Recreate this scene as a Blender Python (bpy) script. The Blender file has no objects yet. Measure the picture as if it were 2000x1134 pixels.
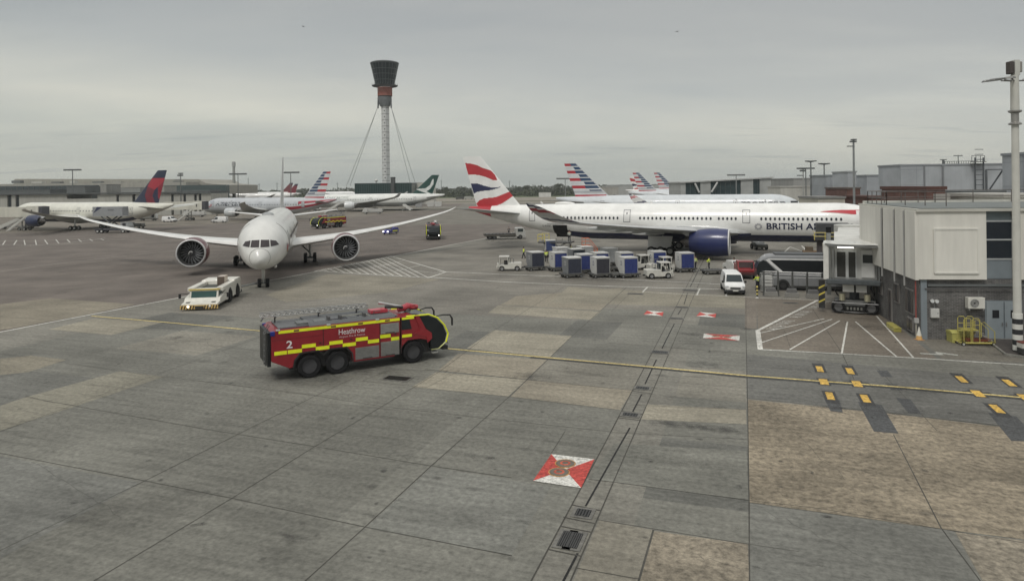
import bpy, math, random
from mathutils import Vector, Matrix
R_ = math.radians
rnd = random.Random(7)

# ------------------------------------------------------------------ camera, world, sun, exposure
SC = bpy.context.scene
CAM_F, CAM_H, HOR, ROLL = 1333.0, 11.2, 362.0, R_(0.7)
cd = bpy.data.cameras.new('camera'); cam = bpy.data.objects.new('camera', cd)
SC.collection.objects.link(cam); SC.camera = cam
cam.location = (0, 0, CAM_H); cam.rotation_euler = (R_(90), ROLL, 0)
cd.sensor_width = 36; cd.lens = 36 * CAM_F / 2000; cd.shift_y = -(567 - HOR) / 2000
cd.clip_start = 0.5; cd.clip_end = 9000
SC.render.resolution_x = 1024; SC.render.resolution_y = 580

w = bpy.data.worlds.new('World'); SC.world = w; w.use_nodes = True
nt = w.node_tree; N = nt.nodes; LK = nt.links
bg = N['Background']; bg.inputs['Strength'].default_value = 0.1
sky = N.new('ShaderNodeTexSky'); sky.sky_type = 'NISHITA'; sky.sun_disc = False
SUN_EL, SUN_AZ = R_(52), R_(205)
sky.sun_elevation = SUN_EL; sky.sun_rotation = SUN_AZ
def node(t, **k):
    n = N.new(t)
    for a, b in k.items(): setattr(n, a, b)
    return n
tc = node('ShaderNodeTexCoord'); sep = node('ShaderNodeSeparateXYZ'); LK.new(tc.outputs['Generated'], sep.inputs[0])
def mth(op, a, b=None, clamp=False):
    n = node('ShaderNodeMath', operation=op); n.use_clamp = clamp
    for i, x in enumerate((a, b)):
        if x is None: continue
        if isinstance(x, (int, float)): n.inputs[i].default_value = x
        else: LK.new(x, n.inputs[i])
    return n.outputs[0]
zz = mth('MAXIMUM', sep.outputs[2], 0.0)
den = mth('ADD', zz, 0.10)
px = mth('DIVIDE', sep.outputs[0], den); py = mth('DIVIDE', sep.outputs[1], den)
cmb = node('ShaderNodeCombineXYZ'); LK.new(px, cmb.inputs[0]); LK.new(py, cmb.inputs[1])
def noise(scale, detail, sx, sy, off, rot=0, dist=0.0):
    mp = node('ShaderNodeMapping'); LK.new(cmb.outputs[0], mp.inputs[0])
    mp.inputs['Scale'].default_value = (sx, sy, 1); mp.inputs['Location'].default_value = (off, off * .7, 0)
    mp.inputs['Rotation'].default_value = (0, 0, rot)
    n = node('ShaderNodeTexNoise'); LK.new(mp.outputs[0], n.inputs['Vector'])
    n.inputs['Scale'].default_value = scale; n.inputs['Detail'].default_value = detail; n.inputs['Distortion'].default_value = dist
    n.inputs['Roughness'].default_value = 0.55
    return n.outputs['Fac']
def ramp(fac, stops, interp='EASE'):
    n = node('ShaderNodeValToRGB'); LK.new(fac, n.inputs[0]); cr = n.color_ramp; cr.interpolation = interp
    while len(cr.elements) > 1: cr.elements.remove(cr.elements[-1])
    for i, (p, c) in enumerate(stops):
        e = cr.elements[0] if i == 0 else cr.elements.new(p)
        e.position = p; e.color = (c[0], c[1], c[2], 1)
    return n.outputs[0]
def mix(fac, a, b, mode='MIX'):
    n = node('ShaderNodeMix', data_type='RGBA', blend_type=mode)
    if isinstance(fac, (int, float)): n.inputs[0].default_value = fac
    else: LK.new(fac, n.inputs[0])
    for i, x in ((6, a), (7, b)):
        if isinstance(x, tuple): n.inputs[i].default_value = (*x, 1)
        else: LK.new(x, n.inputs[i])
    return n.outputs[2]
# overcast: horizon to zenith brightness, brighter overhead
ee = mth('MAXIMUM', mth('ADD', zz, mth('MULTIPLY', mth('MINIMUM', mth('MAXIMUM', sep.outputs[0], -.7), .7), .085)), 0.0)
base = ramp(ee, [(0.0, (.60, .62, .58)), (.045, (.60, .62, .585)), (.078, (.75, .745, .68)), (.105, (.70, .70, .65)), (.15, (.575, .59, .58)), (.23, (.49, .505, .51)), (.32, (.50, .51, .51)), (.55, (.85, .85, .84)), (1.0, (1.12, 1.12, 1.12))], 'LINEAR')
cl = noise(0.34, 5, .55, 1.0, 3.1, R_(-30), .3)
cl2 = noise(1.1, 5, .6, 1.2, 9.4, R_(-28), .5)
cm = ramp(mth('ADD', mth('MULTIPLY', cl, .84), mth('MULTIPLY', cl2, .16)), [(.34, (.80, .825, .845)), (.45, (.93, .942, .945)), (.54, (1.02, 1.015, .995)), (.66, (1.20, 1.175, 1.11))])
skycol = mix(1.0, base, cm, 'MULTIPLY')
# small dark cloudlets low over the horizon
c3 = noise(3.4, 4, .22, 1.0, 1.7, 0, .2)
low = mth('MULTIPLY', ramp(zz, [(0.0, (0, 0, 0)), (.02, (1, 1, 1)), (.055, (1, 1, 1)), (.09, (0, 0, 0))], 'LINEAR'), ramp(c3, [(.57, (0, 0, 0)), (.66, (.5, .5, .5))]))
skycol = mix(low, skycol, (.40, .43, .43))
skycol = mix(1.0, skycol, (1.0, 1.0, .985), 'MULTIPLY')
ten = node('ShaderNodeVectorMath', operation='SCALE'); LK.new(skycol, ten.inputs[0]); ten.inputs['Scale'].default_value = 8.9
fin = mix(0.93, sky.outputs[0], ten.outputs[0])
LK.new(fin, bg.inputs['Color'])

sl = bpy.data.lights.new('sun', 'SUN'); sun = bpy.data.objects.new('sun', sl); SC.collection.objects.link(sun)
sl.energy = 1.5; sl.angle = R_(14); sl.color = (1.0, .96, .9)
sd = Vector((math.sin(SUN_AZ) * math.cos(SUN_EL), math.cos(SUN_AZ) * math.cos(SUN_EL), math.sin(SUN_EL)))
sun.rotation_euler = (-sd).to_track_quat('-Z', 'Y').to_euler(); sun.location = (0, -20, 60)
SC.view_settings.view_transform = 'Standard'; SC.view_settings.look = 'None'; SC.view_settings.exposure = 0.0; SC.view_settings.gamma = 1
try:
    SC.cycles.use_denoising = True; SC.cycles.max_bounces = 6
except Exception: pass

# ------------------------------------------------------------------ helpers
def at(u, v, z=0.0):
    a = (u - 1000) / CAM_F; b = (HOR - v) / CAM_F; c, s = math.cos(ROLL), math.sin(ROLL)
    Y = (z - CAM_H) / (-a * s + b * c)
    return Vector(((a * c + b * s) * Y, Y, z))
def upix(p):
    c, s = math.cos(ROLL), math.sin(ROLL); zr = p[2] - CAM_H
    return 1000 + CAM_F * (p[0] * c - zr * s) / p[1]
def xat(u, Y): return (u - 1000) / CAM_F * Y
def zat(u, v, Y):
    return CAM_H + (HOR - (u - 1000) * math.sin(ROLL) - v) * Y / CAM_F
def lin(h):
    h = h.lstrip('#'); o = []
    for i in (0, 2, 4):
        c = int(h[i:i + 2], 16) / 255; o.append(c / 12.92 if c <= .04045 else ((c + .055) / 1.055) ** 2.4)
    return tuple(o)

WHITE = (.80, .80, .78); OFFW = (.62, .62, .58); GREY = (.30, .31, .31); MID = (.16, .17, .17); DARK = (.035, .037, .04); BLACK = (.012, .012, .013)
NAVY = (.012, .022, .10); RED = (.50, .018, .03); YEL = (.78, .72, .02); SILVER = (.42, .43, .43); LIME = (.60, .80, .04)

MATS = {}
def material(name, rough=.5, metal=0.0, dirt=.12, scale=1.2, coat=0.0, bump=0.0, emit=None, spec=.5, streak=False):
    if name in MATS: return MATS[name]
    m = bpy.data.materials.new(name); m.use_nodes = True; t = m.node_tree; n = t.nodes; l = t.links
    b = n['Principled BSDF']; b.inputs['Roughness'].default_value = rough; b.inputs['Metallic'].default_value = metal
    b.inputs['Coat Weight'].default_value = coat; b.inputs['Specular IOR Level'].default_value = spec
    a = n.new('ShaderNodeAttribute'); a.attribute_name = 'Col'
    tcn = n.new('ShaderNodeTexCoord'); mp = n.new('ShaderNodeMapping'); l.new(tcn.outputs['Object'], mp.inputs[0])
    if streak: mp.inputs['Scale'].default_value = (1, 1, .12)
    nz = n.new('ShaderNodeTexNoise'); nz.inputs['Scale'].default_value = scale; nz.inputs['Detail'].default_value = 8; nz.inputs['Roughness'].default_value = .62
    l.new(mp.outputs[0], nz.inputs['Vector'])
    mr = n.new('ShaderNodeMapRange'); mr.inputs[1].default_value = .3; mr.inputs[2].default_value = .7
    mr.inputs[3].default_value = 1 - dirt; mr.inputs[4].default_value = 1 + dirt * .35; l.new(nz.outputs['Fac'], mr.inputs[0])
    mx = n.new('ShaderNodeVectorMath'); mx.operation = 'SCALE'; l.new(a.outputs['Color'], mx.inputs[0]); l.new(mr.outputs[0], mx.inputs['Scale'])
    l.new(mx.outputs[0], b.inputs['Base Color'])
    if bump:
        bp = n.new('ShaderNodeBump'); bp.inputs['Strength'].default_value = bump; bp.inputs['Distance'].default_value = .02
        l.new(nz.outputs['Fac'], bp.inputs['Height']); l.new(bp.outputs[0], b.inputs['Normal'])
    if emit:
        b.inputs['Emission Color'].default_value = (*emit[0], 1); b.inputs['Emission Strength'].default_value = emit[1]
    MATS[name] = m; return m
M_paint = material('aircraft_paint', .32, 0, .14, .5, coat=.25)
M_gloss = material('vehicle_paint', .35, 0, .16, 1.6, coat=.3)
M_matte = material('painted_surface', .7, 0, .16, .8)
M_wall = material('wall_cladding', .75, 0, .2, .8, streak=True)
M_metal = material('bare_metal', .42, .75, .2, 2.0)
M_rubber = material('rubber', .8, 0, .3, 3.0, spec=.3)
M_glass = material('dark_glass', .22, 0, .15, .6, spec=.25)
M_brick = None
M_cloth = material('cloth', .9, 0, .25, 6)
M_skin = material('skin', .6, 0, .1, 4)
M_lamp = material('lamp_light', .4, emit=((1, .98, .9), 3.0))
M_blue = material('blue_beacon', .3, emit=((.15, .15, 1), 2.5))

class MB:
    def __init__(s): s.v = []; s.f = []; s.c = []
    def face(s, pts, col):
        b = len(s.v); s.v += [tuple(p) for p in pts]; s.f.append(tuple(range(b, b + len(pts)))); s.c.append(col); return s
    def box(s, c, d, col, rz=0.0, ry=0.0, top=None):
        b = len(s.v); m = Matrix.Rotation(rz, 3, 'Z') @ Matrix.Rotation(ry, 3, 'Y'); c = Vector(c)
        for z in (-1, 1):
            k = 1 if (z < 0 or top is None) else top
            for x, y in ((-1, -1), (1, -1), (1, 1), (-1, 1)):
                s.v.append(tuple(c + m @ Vector((x * d[0] / 2 * k, y * d[1] / 2 * k, z * d[2] / 2))))
        F = [(0, 3, 2, 1), (4, 5, 6, 7), (0, 1, 5, 4), (1, 2, 6, 5), (2, 3, 7, 6), (3, 0, 4, 7)]
        s.f += [tuple(b + i for i in q) for q in F]; s.c += [col] * 6; return s
    def bb(s, x0, x1, y0, y1, z0, z1, col):
        return s.box(((x0 + x1) / 2, (y0 + y1) / 2, (z0 + z1) / 2), (abs(x1 - x0), abs(y1 - y0), abs(z1 - z0)), col)
    def prism(s, poly, a, b_, col, axis='y', side=None):
        mp = {'y': lambda p, t: (p[0], t, p[1]), 'z': lambda p, t: (p[0], p[1], t), 'x': lambda p, t: (t, p[0], p[1])}[axis]
        n = len(poly); b = len(s.v)
        s.v += [mp(p, a) for p in poly] + [mp(p, b_) for p in poly]
        s.f.append(tuple(b + i for i in range(n))); s.c.append(col)
        s.f.append(tuple(b + n + i for i in reversed(range(n)))); s.c.append(col)
        for i in range(n):
            j = (i + 1) % n; s.f.append((b + i, b + n + i, b + n + j, b + j)); s.c.append(side or col)
        return s
    def loft(s, rings, col, caps=(True, True), closed=True):
        b = len(s.v); n = len(rings[0])
        for r in rings: s.v += [tuple(p) for p in r]
        for i in range(len(rings) - 1):
            for j in range(n if closed else n - 1):
                k = (j + 1) % n
                s.f.append((b + i * n + j, b + i * n + k, b + (i + 1) * n + k, b + (i + 1) * n + j))
                s.c.append(col(i, j) if callable(col) else col)
        if caps[0]: s.f.append(tuple(b + j for j in reversed(range(n)))); s.c.append(col(0, 0) if callable(col) else col)
        if caps[1]:
            o = b + (len(rings) - 1) * n; s.f.append(tuple(o + j for j in range(n))); s.c.append(col(len(rings) - 2, 0) if callable(col) else col)
        return s
    def tube(s, path, r, col, n=8, caps=True):
        path = [Vector(p) for p in path]; rings = []
        for i, p in enumerate(path):
            d = (path[min(i + 1, len(path) - 1)] - path[max(i - 1, 0)]).normalized()
            q = Vector((0, 0, 1)) if abs(d.z) < .9 else Vector((1, 0, 0))
            u = d.cross(q).normalized(); w_ = d.cross(u).normalized(); rr = r[i] if isinstance(r, (list, tuple)) else r
            rings.append([p + u * (rr * math.cos(2 * math.pi * k / n)) + w_ * (rr * math.sin(2 * math.pi * k / n)) for k in range(n)])
        return s.loft(rings, col, (caps, caps))
    def lathe(s, prof, o, axis, col, n=24):
        o = Vector(o); rings = []
        for t, r in prof:
            ring = []
            for k in range(n):
                a = 2 * math.pi * k / n; c_, s_ = r * math.cos(a), r * math.sin(a)
                d = {'x': (t, c_, s_), 'y': (c_, t, s_), 'z': (c_, s_, t)}[axis]
                ring.append(o + Vector(d))
            rings.append(ring)
        return s.loft(rings, col, (False, False))
    def build(s, name, mat, parent=None, smooth=None, bevel=0.0, loc=None):
        me = bpy.data.meshes.new(name); me.from_pydata(s.v, [], s.f); me.materials.append(mat)
        ca = me.color_attributes.new('Col', 'FLOAT_COLOR', 'CORNER'); data = []
        for f, c in zip(s.f, s.c):
            data += [c[0], c[1], c[2], 1.0] * len(f)
        ca.data.foreach_set('color', data)
        me.validate(); me.update()
        if smooth:
            me.polygons.foreach_set('use_smooth', [True] * len(me.polygons)); me.set_sharp_from_angle(angle=R_(smooth))
        o = bpy.data.objects.new(name, me); SC.collection.objects.link(o)
        if parent: o.parent = parent
        if loc is not None: o.location = loc
        if bevel:
            m = o.modifiers.new('bevel', 'BEVEL'); m.width = bevel; m.segments = 2; m.limit_method = 'ANGLE'; m.angle_limit = R_(40)
        return o
def tag(o, label=None, cat=None, group=None, kind=None):
    for k, x in (('label', label), ('category', cat), ('group', group), ('kind', kind)):
        if x: o[k] = x
    return o
def thing(name, label, cat, loc=(0, 0, 0), rz=0.0, group=None):
    o = bpy.data.objects.new(name, None); SC.collection.objects.link(o); o.location = loc; o.rotation_euler = (0, 0, rz)
    o.empty_display_size = .3
    return tag(o, label, cat, group)
def kids(o): return KID.get(o.name, [])
KID = {}
def copy_tree(o, loc=None, rz=None, label=None, skip=(), scale=None, group=None):
    chs = {}
    for x in bpy.data.objects:
        if x.parent: chs.setdefault(x.parent.name, []).append(x)
    def rec(a, par):
        c = a.copy(); SC.collection.objects.link(c)
        if par: c.parent = par
        for h in chs.get(a.name, []):
            if h.name.split('.')[0] not in skip: rec(h, c)
        return c
    c = rec(o, None)
    if loc is not None: c.location = loc
    if rz is not None: c.rotation_euler = (0, 0, rz)
    if label: c['label'] = label
    if scale: c.scale = (scale,) * 3
    if group: c['group'] = group
    return c
def struct(mb, name, mat, **k):
    o = mb.build(name, mat, **k); o['kind'] = 'structure'; return o
def text_geo(body, size=1.0, bold=0.0, res=3):
    cu = bpy.data.curves.new('t', 'FONT'); cu.body = body; cu.size = size; cu.offset = bold; cu.resolution_u = res
    ob = bpy.data.objects.new('t', cu); SC.collection.objects.link(ob); bpy.context.view_layer.update()
    dg = bpy.context.evaluated_depsgraph_get(); me = bpy.data.meshes.new_from_object(ob.evaluated_get(dg))
    vs = [v.co.copy() for v in me.vertices]; fs = [tuple(p.vertices) for p in me.polygons]
    bpy.data.objects.remove(ob); bpy.data.curves.remove(cu); bpy.data.meshes.remove(me)
    x0 = min(v.x for v in vs); x1 = max(v.x for v in vs); y0 = min(v.y for v in vs); y1 = max(v.y for v in vs)
    return [((v.x - x0), (v.y - y0)) for v in vs], fs, x1 - x0, y1 - y0
def add_text(mb, body, fn, w, h, col, bold=0.0):
    """fn(x,y) maps flat lettering (0..w, 0..h) to a point in space"""
    vs, fs, tw, th = text_geo(body, 1.0, bold); b = len(mb.v)
    mb.v += [tuple(fn(x / tw * w, y / th * h)) for x, y in vs]; mb.f += [tuple(b + i for i in f) for f in fs]; mb.c += [col] * len(fs)
    return mb
def inpoly(x, y, P):
    c = False; j = len(P) - 1
    for i in range(len(P)):
        if (P[i][1] > y) != (P[j][1] > y) and x < (P[j][0] - P[i][0]) * (y - P[i][1]) / (P[j][1] - P[i][1]) + P[i][0]: c = not c
        j = i
    return c
# ------------------------------------------------------------------ ground
def concrete(name, rough=.8, streaky=.19, blot=.26, fine=.42, fs=4.5, rot=R_(-18.7)):
    m = bpy.data.materials.new(name); m.use_nodes = True; t = m.node_tree; n = t.nodes; l = t.links
    b = n['Principled BSDF']; b.inputs['Roughness'].default_value = rough; b.inputs['Specular IOR Level'].default_value = .35
    a = n.new('ShaderNodeAttribute'); a.attribute_name = 'Col'; g = n.new('ShaderNodeNewGeometry')
    mp = n.new('ShaderNodeMapping'); mp.vector_type = 'TEXTURE'; l.new(g.outputs['Position'], mp.inputs[0]); mp.inputs['Rotation'].default_value = (0, 0, rot)
    def nz(sc, det, sx, sy, lo, hi, a0, a1, rough_=.6):
        q = n.new('ShaderNodeMapping'); l.new(mp.outputs[0], q.inputs[0]); q.inputs['Scale'].default_value = (sx, sy, 1)
        x = n.new('ShaderNodeTexNoise'); l.new(q.outputs[0], x.inputs['Vector']); x.inputs['Scale'].default_value = sc; x.inputs['Detail'].default_value = det; x.inputs['Roughness'].default_value = rough_
        r = n.new('ShaderNodeMapRange'); l.new(x.outputs['Fac'], r.inputs[0]); r.inputs[1].default_value = lo; r.inputs[2].default_value = hi; r.inputs[3].default_value = a0; r.inputs[4].default_value = a1
        return r.outputs[0], x.outputs['Fac']
    s1, _ = nz(1.0, 8, .16, 2.6, .34, .66, 1 - streaky, 1 + streaky * .7, .68)
    s2, _ = nz(.16, 5, 1, 1, .34, .66, 1 - blot, 1 + blot * .55)
    s3, f3 = nz(fs, 9, 1, 1, .3, .7, 1 - fine, 1 + fine * .7, .72)
    s4, _ = nz(.55, 8, .5, 1.4, .60, .74, 1.0, .68)
    def mul(x, y):
        q = n.new('ShaderNodeMath'); q.operation = 'MULTIPLY'; l.new(x, q.inputs[0]); l.new(y, q.inputs[1]); return q.outputs[0]
    k = mul(mul(s1, s2), mul(s3, s4))
    mx = n.new('ShaderNodeVectorMath'); mx.operation = 'SCALE'; l.new(a.outputs['Color'], mx.inputs[0]); l.new(k, mx.inputs['Scale'])
    l.new(mx.outputs[0], b.inputs['Base Color'])
    bp = n.new('ShaderNodeBump'); bp.inputs['Strength'].default_value = .25; bp.inputs['Distance'].default_value = .01; l.new(f3, bp.inputs['Height']); l.new(bp.outputs[0], b.inputs['Normal'])
    return m
M_conc = concrete('concrete'); M_tan = concrete('exposed_concrete', fine=.7, fs=4.0, streaky=.2, blot=.42)
M_asph = concrete('asphalt', .85, .16, .26, .34, 6.0, R_(10))
M_mark = concrete('road_paint', .65, .18, .22, .75, 7.0)
M_grass = concrete('grass', .95, .2, .3, .5, 2.0)

CB = (.184, .181, .157); CD = (.140, .139, .124); CT = (.27, .243, .19); CL = (.31, .285, .225); AS = (.158, .139, .124); AG = (.165, .163, .15)
g = MB(); g.face([(-2600, -200, 0), (2600, -200, 0), (2600, 3000, 0), (-2600, 3000, 0)], (.152, .131, .114)); struct(g, 'ground', M_asph)
PZ = [0]
def px_poly(mb, pts, col, z):
    PZ[0] += 1; z = .0062 + .0002 * PZ[0]; mb.face([at(u, v, z) for u, v in pts], col); return mb
def strip(mb, pts, wd, col, z, world=False):
    mb.n_ = getattr(mb, 'n_', 0) + 1; z0 = z + .00008 * mb.n_; sg_ = 0
    P = [Vector(p) if world else at(p[0], p[1], z) for p in pts]
    for a, b in zip(P[:-1], P[1:]):
        sg_ += 1; z = z0 + .00004 * (sg_ % 2); d = (b - a).normalized(); nrm = Vector((-d.y, d.x, 0)) * wd / 2; e = d * wd * .25
        mb.face([Vector((*(a - nrm - e).xy, z)), Vector((*(b - nrm + e).xy, z)), Vector((*(b + nrm + e).xy, z)), Vector((*(a + nrm - e).xy, z))], col)
    return mb
# apron concrete, laid as slabs on the 18.7 degree grid
TH = R_(18.7); EA = Vector((math.sin(TH), math.cos(TH), 0)); EB = Vector((math.cos(TH), -math.sin(TH), 0))
O0 = at(1037, 1134)
def grid_pt(a, b, z): p = O0 + EA * a + EB * b; return (p.x, p.y, z)
W1 = [at(*p) for p in ((-700, 788), (0, 648), (182, 613), (340, 583), (640, 526), (870, 480), (945, 466), (1010, 452))]
def near_side(p):   # camera side of the taxiway edge line
    for a, b in zip(W1[:-1], W1[1:]):
        if a.x <= p[0] < b.x: return p[1] < a.y + (b.y - a.y) * (p[0] - a.x) / (b.x - a.x)
    return p[0] >= W1[-1].x or p[1] < 20
sl = MB(); rs = random.Random(3)
da, db = 6.1, 7.3
for i in range(-5, 26):
    for j in range(-14, 20):
        b0 = j * db + (2.3 if j >= 0 else 0); a0 = i * da
        c = grid_pt(a0 + da / 2, b0 + db / 2, 0)
        if not near_side(c): continue
        if not all(near_side(grid_pt(a0 + x, b0 + y, 0)) for x in (0, da) for y in (0, db)): continue
        t = rs.random(); k = rs.uniform(.90, 1.06) * (.93 if c[0] < -3 and c[1] < 34 else 1); col = CB if t < .62 else (CD if t < .84 else (.235, .222, .186))
        if c[1] > 60: col = (.205, .192, .165)
        col = tuple(x * k for x in col)
        sl.face([grid_pt(a0, b0, .004), grid_pt(a0, b0 + db, .004), grid_pt(a0 + da, b0 + db, .004), grid_pt(a0 + da, b0, .004)], col)
struct(sl, 'concrete_apron', M_conc)
# base behind/around the grid: concrete up to the edge line
ed = MB()
poly = [(p.x, p.y, .002) for p in W1] + [(14, 190, .002), (140, 190, .002), (140, -20, .002), (-90, -20, .002)]
ed.face(poly, (.20, .192, .165)); struct(ed, 'apron_base', M_conc)
# far concrete stands and taxiways
tx = MB()
tx.face([(-300, 150, .002), (-127, 186, .002), (-60, 250, .002), (-40, 340, .002), (-300, 330, .002)], (0.191, 0.170, 0.140))
tx.face([at(640, 412, .002), at(1100, 410, .002), at(1100, 402, .002), at(640, 404, .002)], (0.187, 0.174, 0.145))
tx.face([(-45, 430, .003), (260, 430, .003), (300, 700, .003), (-90, 700, .003)], (0.255, 0.230, 0.187))
tx.face([(-30, 200, .003), (400, 190, .003), (400, 430, .003), (-30, 430, .003)], (0.178, 0.166, 0.140))
struct(tx, 'far_stands', M_conc)
gr = MB()
gr.face([(-60, 470, .006), (110, 470, .006), (115, 490, .006), (-60, 488, .006)], (.075, .08, .045))
gr.face([(-700, 640, .007), (500, 640, .007), (700, 1400, .007), (-900, 1400, .007)], (.075, .10, .035))
gr.face([(-40, 330, .006), (70, 332, .006), (70, 341, .006), (-40, 338, .006)], (.09, .085, .05))
struct(gr, 'grass_field', M_grass)
# patches
pc = MB(); pt = MB()
Zp = .008
for P, c in [
    ([(1170, 1015), (1276, 1034), (1245, 1134), (1120, 1134)], (0.238, 0.221, 0.180)),
    ([(965, 644), (1117, 656), (1074, 697), (911, 680)], CL), ([(895, 690), (1068, 702), (1028, 740), (856, 723)], CT),
    ([(852, 726), (1028, 741), (992, 774), (805, 755)], CL), ([(1030, 741), (1236, 762), (1211, 800), (997, 774)], CT),
    ([(973, 596), (1174, 608), (1154, 624), (953, 611)], CL), ([(1008, 578), (1215, 562), (1174, 606), (978, 595)], CT),
    ([(1262, 789), (1457, 799), (1458, 828), (1252, 818)], CL), ([(95, 643), (182, 622), (322, 628), (217, 654)], (0.271, 0.250, 0.197)),
    ([(0, 594), (98, 582), (264, 594), (182, 612), (0, 645)], (0.238, 0.213, 0.164)), ([(0, 700), (60, 694), (130, 702), (55, 726), (0, 732)], (0.238, 0.217, 0.168)),
    ([(235, 724), (320, 735), (150, 792), (0, 840), (0, 792), (50, 775)], (0.234, 0.221, 0.176)),
    ([(1455, 578), (1478, 580), (1478, 642), (1455, 642)], (0.189, 0.164, 0.135)), ([(1478, 580), (1700, 592), (1830, 700), (1482, 680)], (0.176, 0.152, 0.123)),
    ([(1110, 560), (1455, 578), (1455, 602), (1075, 590)], (0.254, 0.234, 0.184)),
    ([(640, 535), (860, 545), (760, 570), (560, 590), (520, 575)], (0.246, 0.226, 0.180)),
    ([(0, 1090), (0, 890), (275, 942)], (0.164, 0.164, 0.148)), ([(715, 1030), (842, 911), (1075, 950), (1000, 1083)], (0.184, 0.184, 0.164)),
    ([(1465, 982), (1862, 1036), (1915, 1134), (1464, 1134)], (0.176, 0.175, 0.156)),
    ([(1200, 865), (1458, 880), (1462, 975), (1150, 935)], (0.182, 0.180, 0.156)),
    ([(1220, 625), (1452, 640), (1456, 690), (1180, 668)], (0.193, 0.189, 0.164)),
    ([(1840, 700), (2000, 708), (2000, 640), (1870, 640), (1800, 665)], (0.164, 0.152, 0.127)),
    ([(1457, 691), (2040, 745), (2060, 842), (1745, 806), (1458, 778)], (0.148, 0.146, 0.133)),
    ]:
    px_poly(pc, P, c, Zp)
px_poly(pt, [(1461, 780), (1745, 808), (2060, 845), (2060, 1060), (1862, 1035), (1463, 980)], (.265, .225, .165), Zp)
px_poly(pt, [(1278, 1036), (1461, 1062), (1463, 1134), (1250, 1134)], (.27, .235, .18), Zp)
px_poly(pt, [(1866, 1038), (2060, 1062), (2060, 1160), (1920, 1134)], (.27, .238, .185), Zp)
struct(pc, 'repaired_concrete', M_conc); struct(pt, 'exposed_concrete_slabs', M_tan)
# joints
jt = MB(); JC = (.07, .067, .058); Zj = .012
for wd, P in [
    (.05, [(595, 1134), (713, 1028), (842, 909), (999, 770), (1117, 656), (1226, 559)]), (.045, [(182, 1134), (453, 972), (615, 871), (746, 793), (860, 724), (966, 644), (1100, 561)]),
    (.045, [(0, 1074), (283, 938), (463, 848), (617, 772), (690, 738)]), (.03, [(0, 842), (330, 722), (640, 610)]),
    (.045, [(-40, 876), (0, 884), (283, 938), (453, 972), (713, 1028), (999, 1084)]), (.04, [(50, 775), (400, 837), (615, 871), (842, 909), (999, 932)]),
    (.035, [(324, 735), (602, 770), (746, 793), (946, 816), (1200, 843)]), (.05, [(830, 721), (856, 723), (1028, 741), (1238, 762)]),
    (.05, [(1457, 585), (1457, 650), (1460, 775), (1463, 980), (1464, 1134)]), (.06, [(1037, 1134), (1184, 860), (1340, 561), (1372, 500)]), (.06, [(1114, 1134), (1233, 860), (1362, 561), (1390, 500)]),
    (.03, [(1168, 1014), (1465, 1062), (1560, 1076)]), (.04, [(1150, 935), (1203, 941), (1462, 976), (1600, 992), (1862, 1036), (2050, 1068)]),
    (.07, [(1276, 1034), (1247, 1134)]), (.04, [(1125, 1108), (1250, 1130)]), (.045, [(1461, 777), (1745, 806), (2050, 842)]),
    (.05, [(1745, 848), (1838, 1030), (1915, 1134)]), (.05, [(1587, 603), (1645, 690), (1668, 740)]), (.04, [(1715, 720), (1830, 840)]),
    (.03, [(1200, 844), (1458, 857)]), (.035, [(1230, 790), (1458, 799)]), (.03, [(1180, 668), (1456, 690)]),
    (.03, [(994, 774), (1210, 800)]), (.03, [(805, 755), (994, 774)]), (.03, [(1104, 841), (1077, 884)]), (.035, [(1172, 607), (1222, 562)]), (.035, [(1195, 607), (1240, 563)]),
    (.03, [(50, 772), (90, 783), (155, 792)]), (.025, [(0, 690), (140, 710), (330, 738)]), (.025, [(395, 672), (560, 690)]), (.03, [(1500, 577), (1700, 588)]),
    (.03, [(1792, 606), (1970, 722)]), (.03, [(708, 743), (761, 722), (898, 723), (833, 756), (708, 743)]), (.03, [(1532, 645), (1544, 680)])]:
    strip(jt, P, wd * .8, JC, Zj)
for P in ([(1144, 987), (1230, 835)], [(1100, 1134), (1128, 1080)], [(1236, 803), (1253, 770)], [(1260, 749), (1282, 702)], [(1293, 680), (1317, 632)], [(1324, 614), (1331, 603)], [(1336, 594), (1343, 572)], [(1348, 560), (1378, 500)]):
    strip(jt, P, .07, (.02, .02, .02), Zj)
for P in ([(1118, 985), (1172, 996)], [(1101, 1009), (1161, 1021)], [(1097, 1027), (1155, 1038)], [(1072, 1072), (1135, 1085)], [(1244, 752), (1281, 757)], [(1236, 763), (1275, 768)], [(1215, 802), (1255, 808)], [(1208, 815), (1250, 820)]):
    strip(jt, P, .05, JC, Zj)
cr = MB(); rc = random.Random(4)
for (u0, v0, u1, v1) in ((1500, 800, 1680, 960), (60, 900, 240, 1010), (330, 640, 470, 700), (1290, 1060, 1440, 1110), (900, 640, 1010, 700), (1250, 640, 1440, 660), (1550, 900, 1760, 930), (100, 760, 300, 790), (700, 880, 830, 900), (1500, 1000, 1700, 1090)):
    n_ = 12; P = []
    for k in range(n_ + 1): t_ = k / n_; P.append((u0 + (u1 - u0) * t_ + rc.uniform(-5, 5), v0 + (v1 - v0) * t_ + rc.uniform(-4, 4)))
    strip(cr, P, .012, (.07, .067, .06), .0125)
struct(cr, 'pavement_cracks', M_asph)
struct(jt, 'slab_joints', M_asph)

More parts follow.
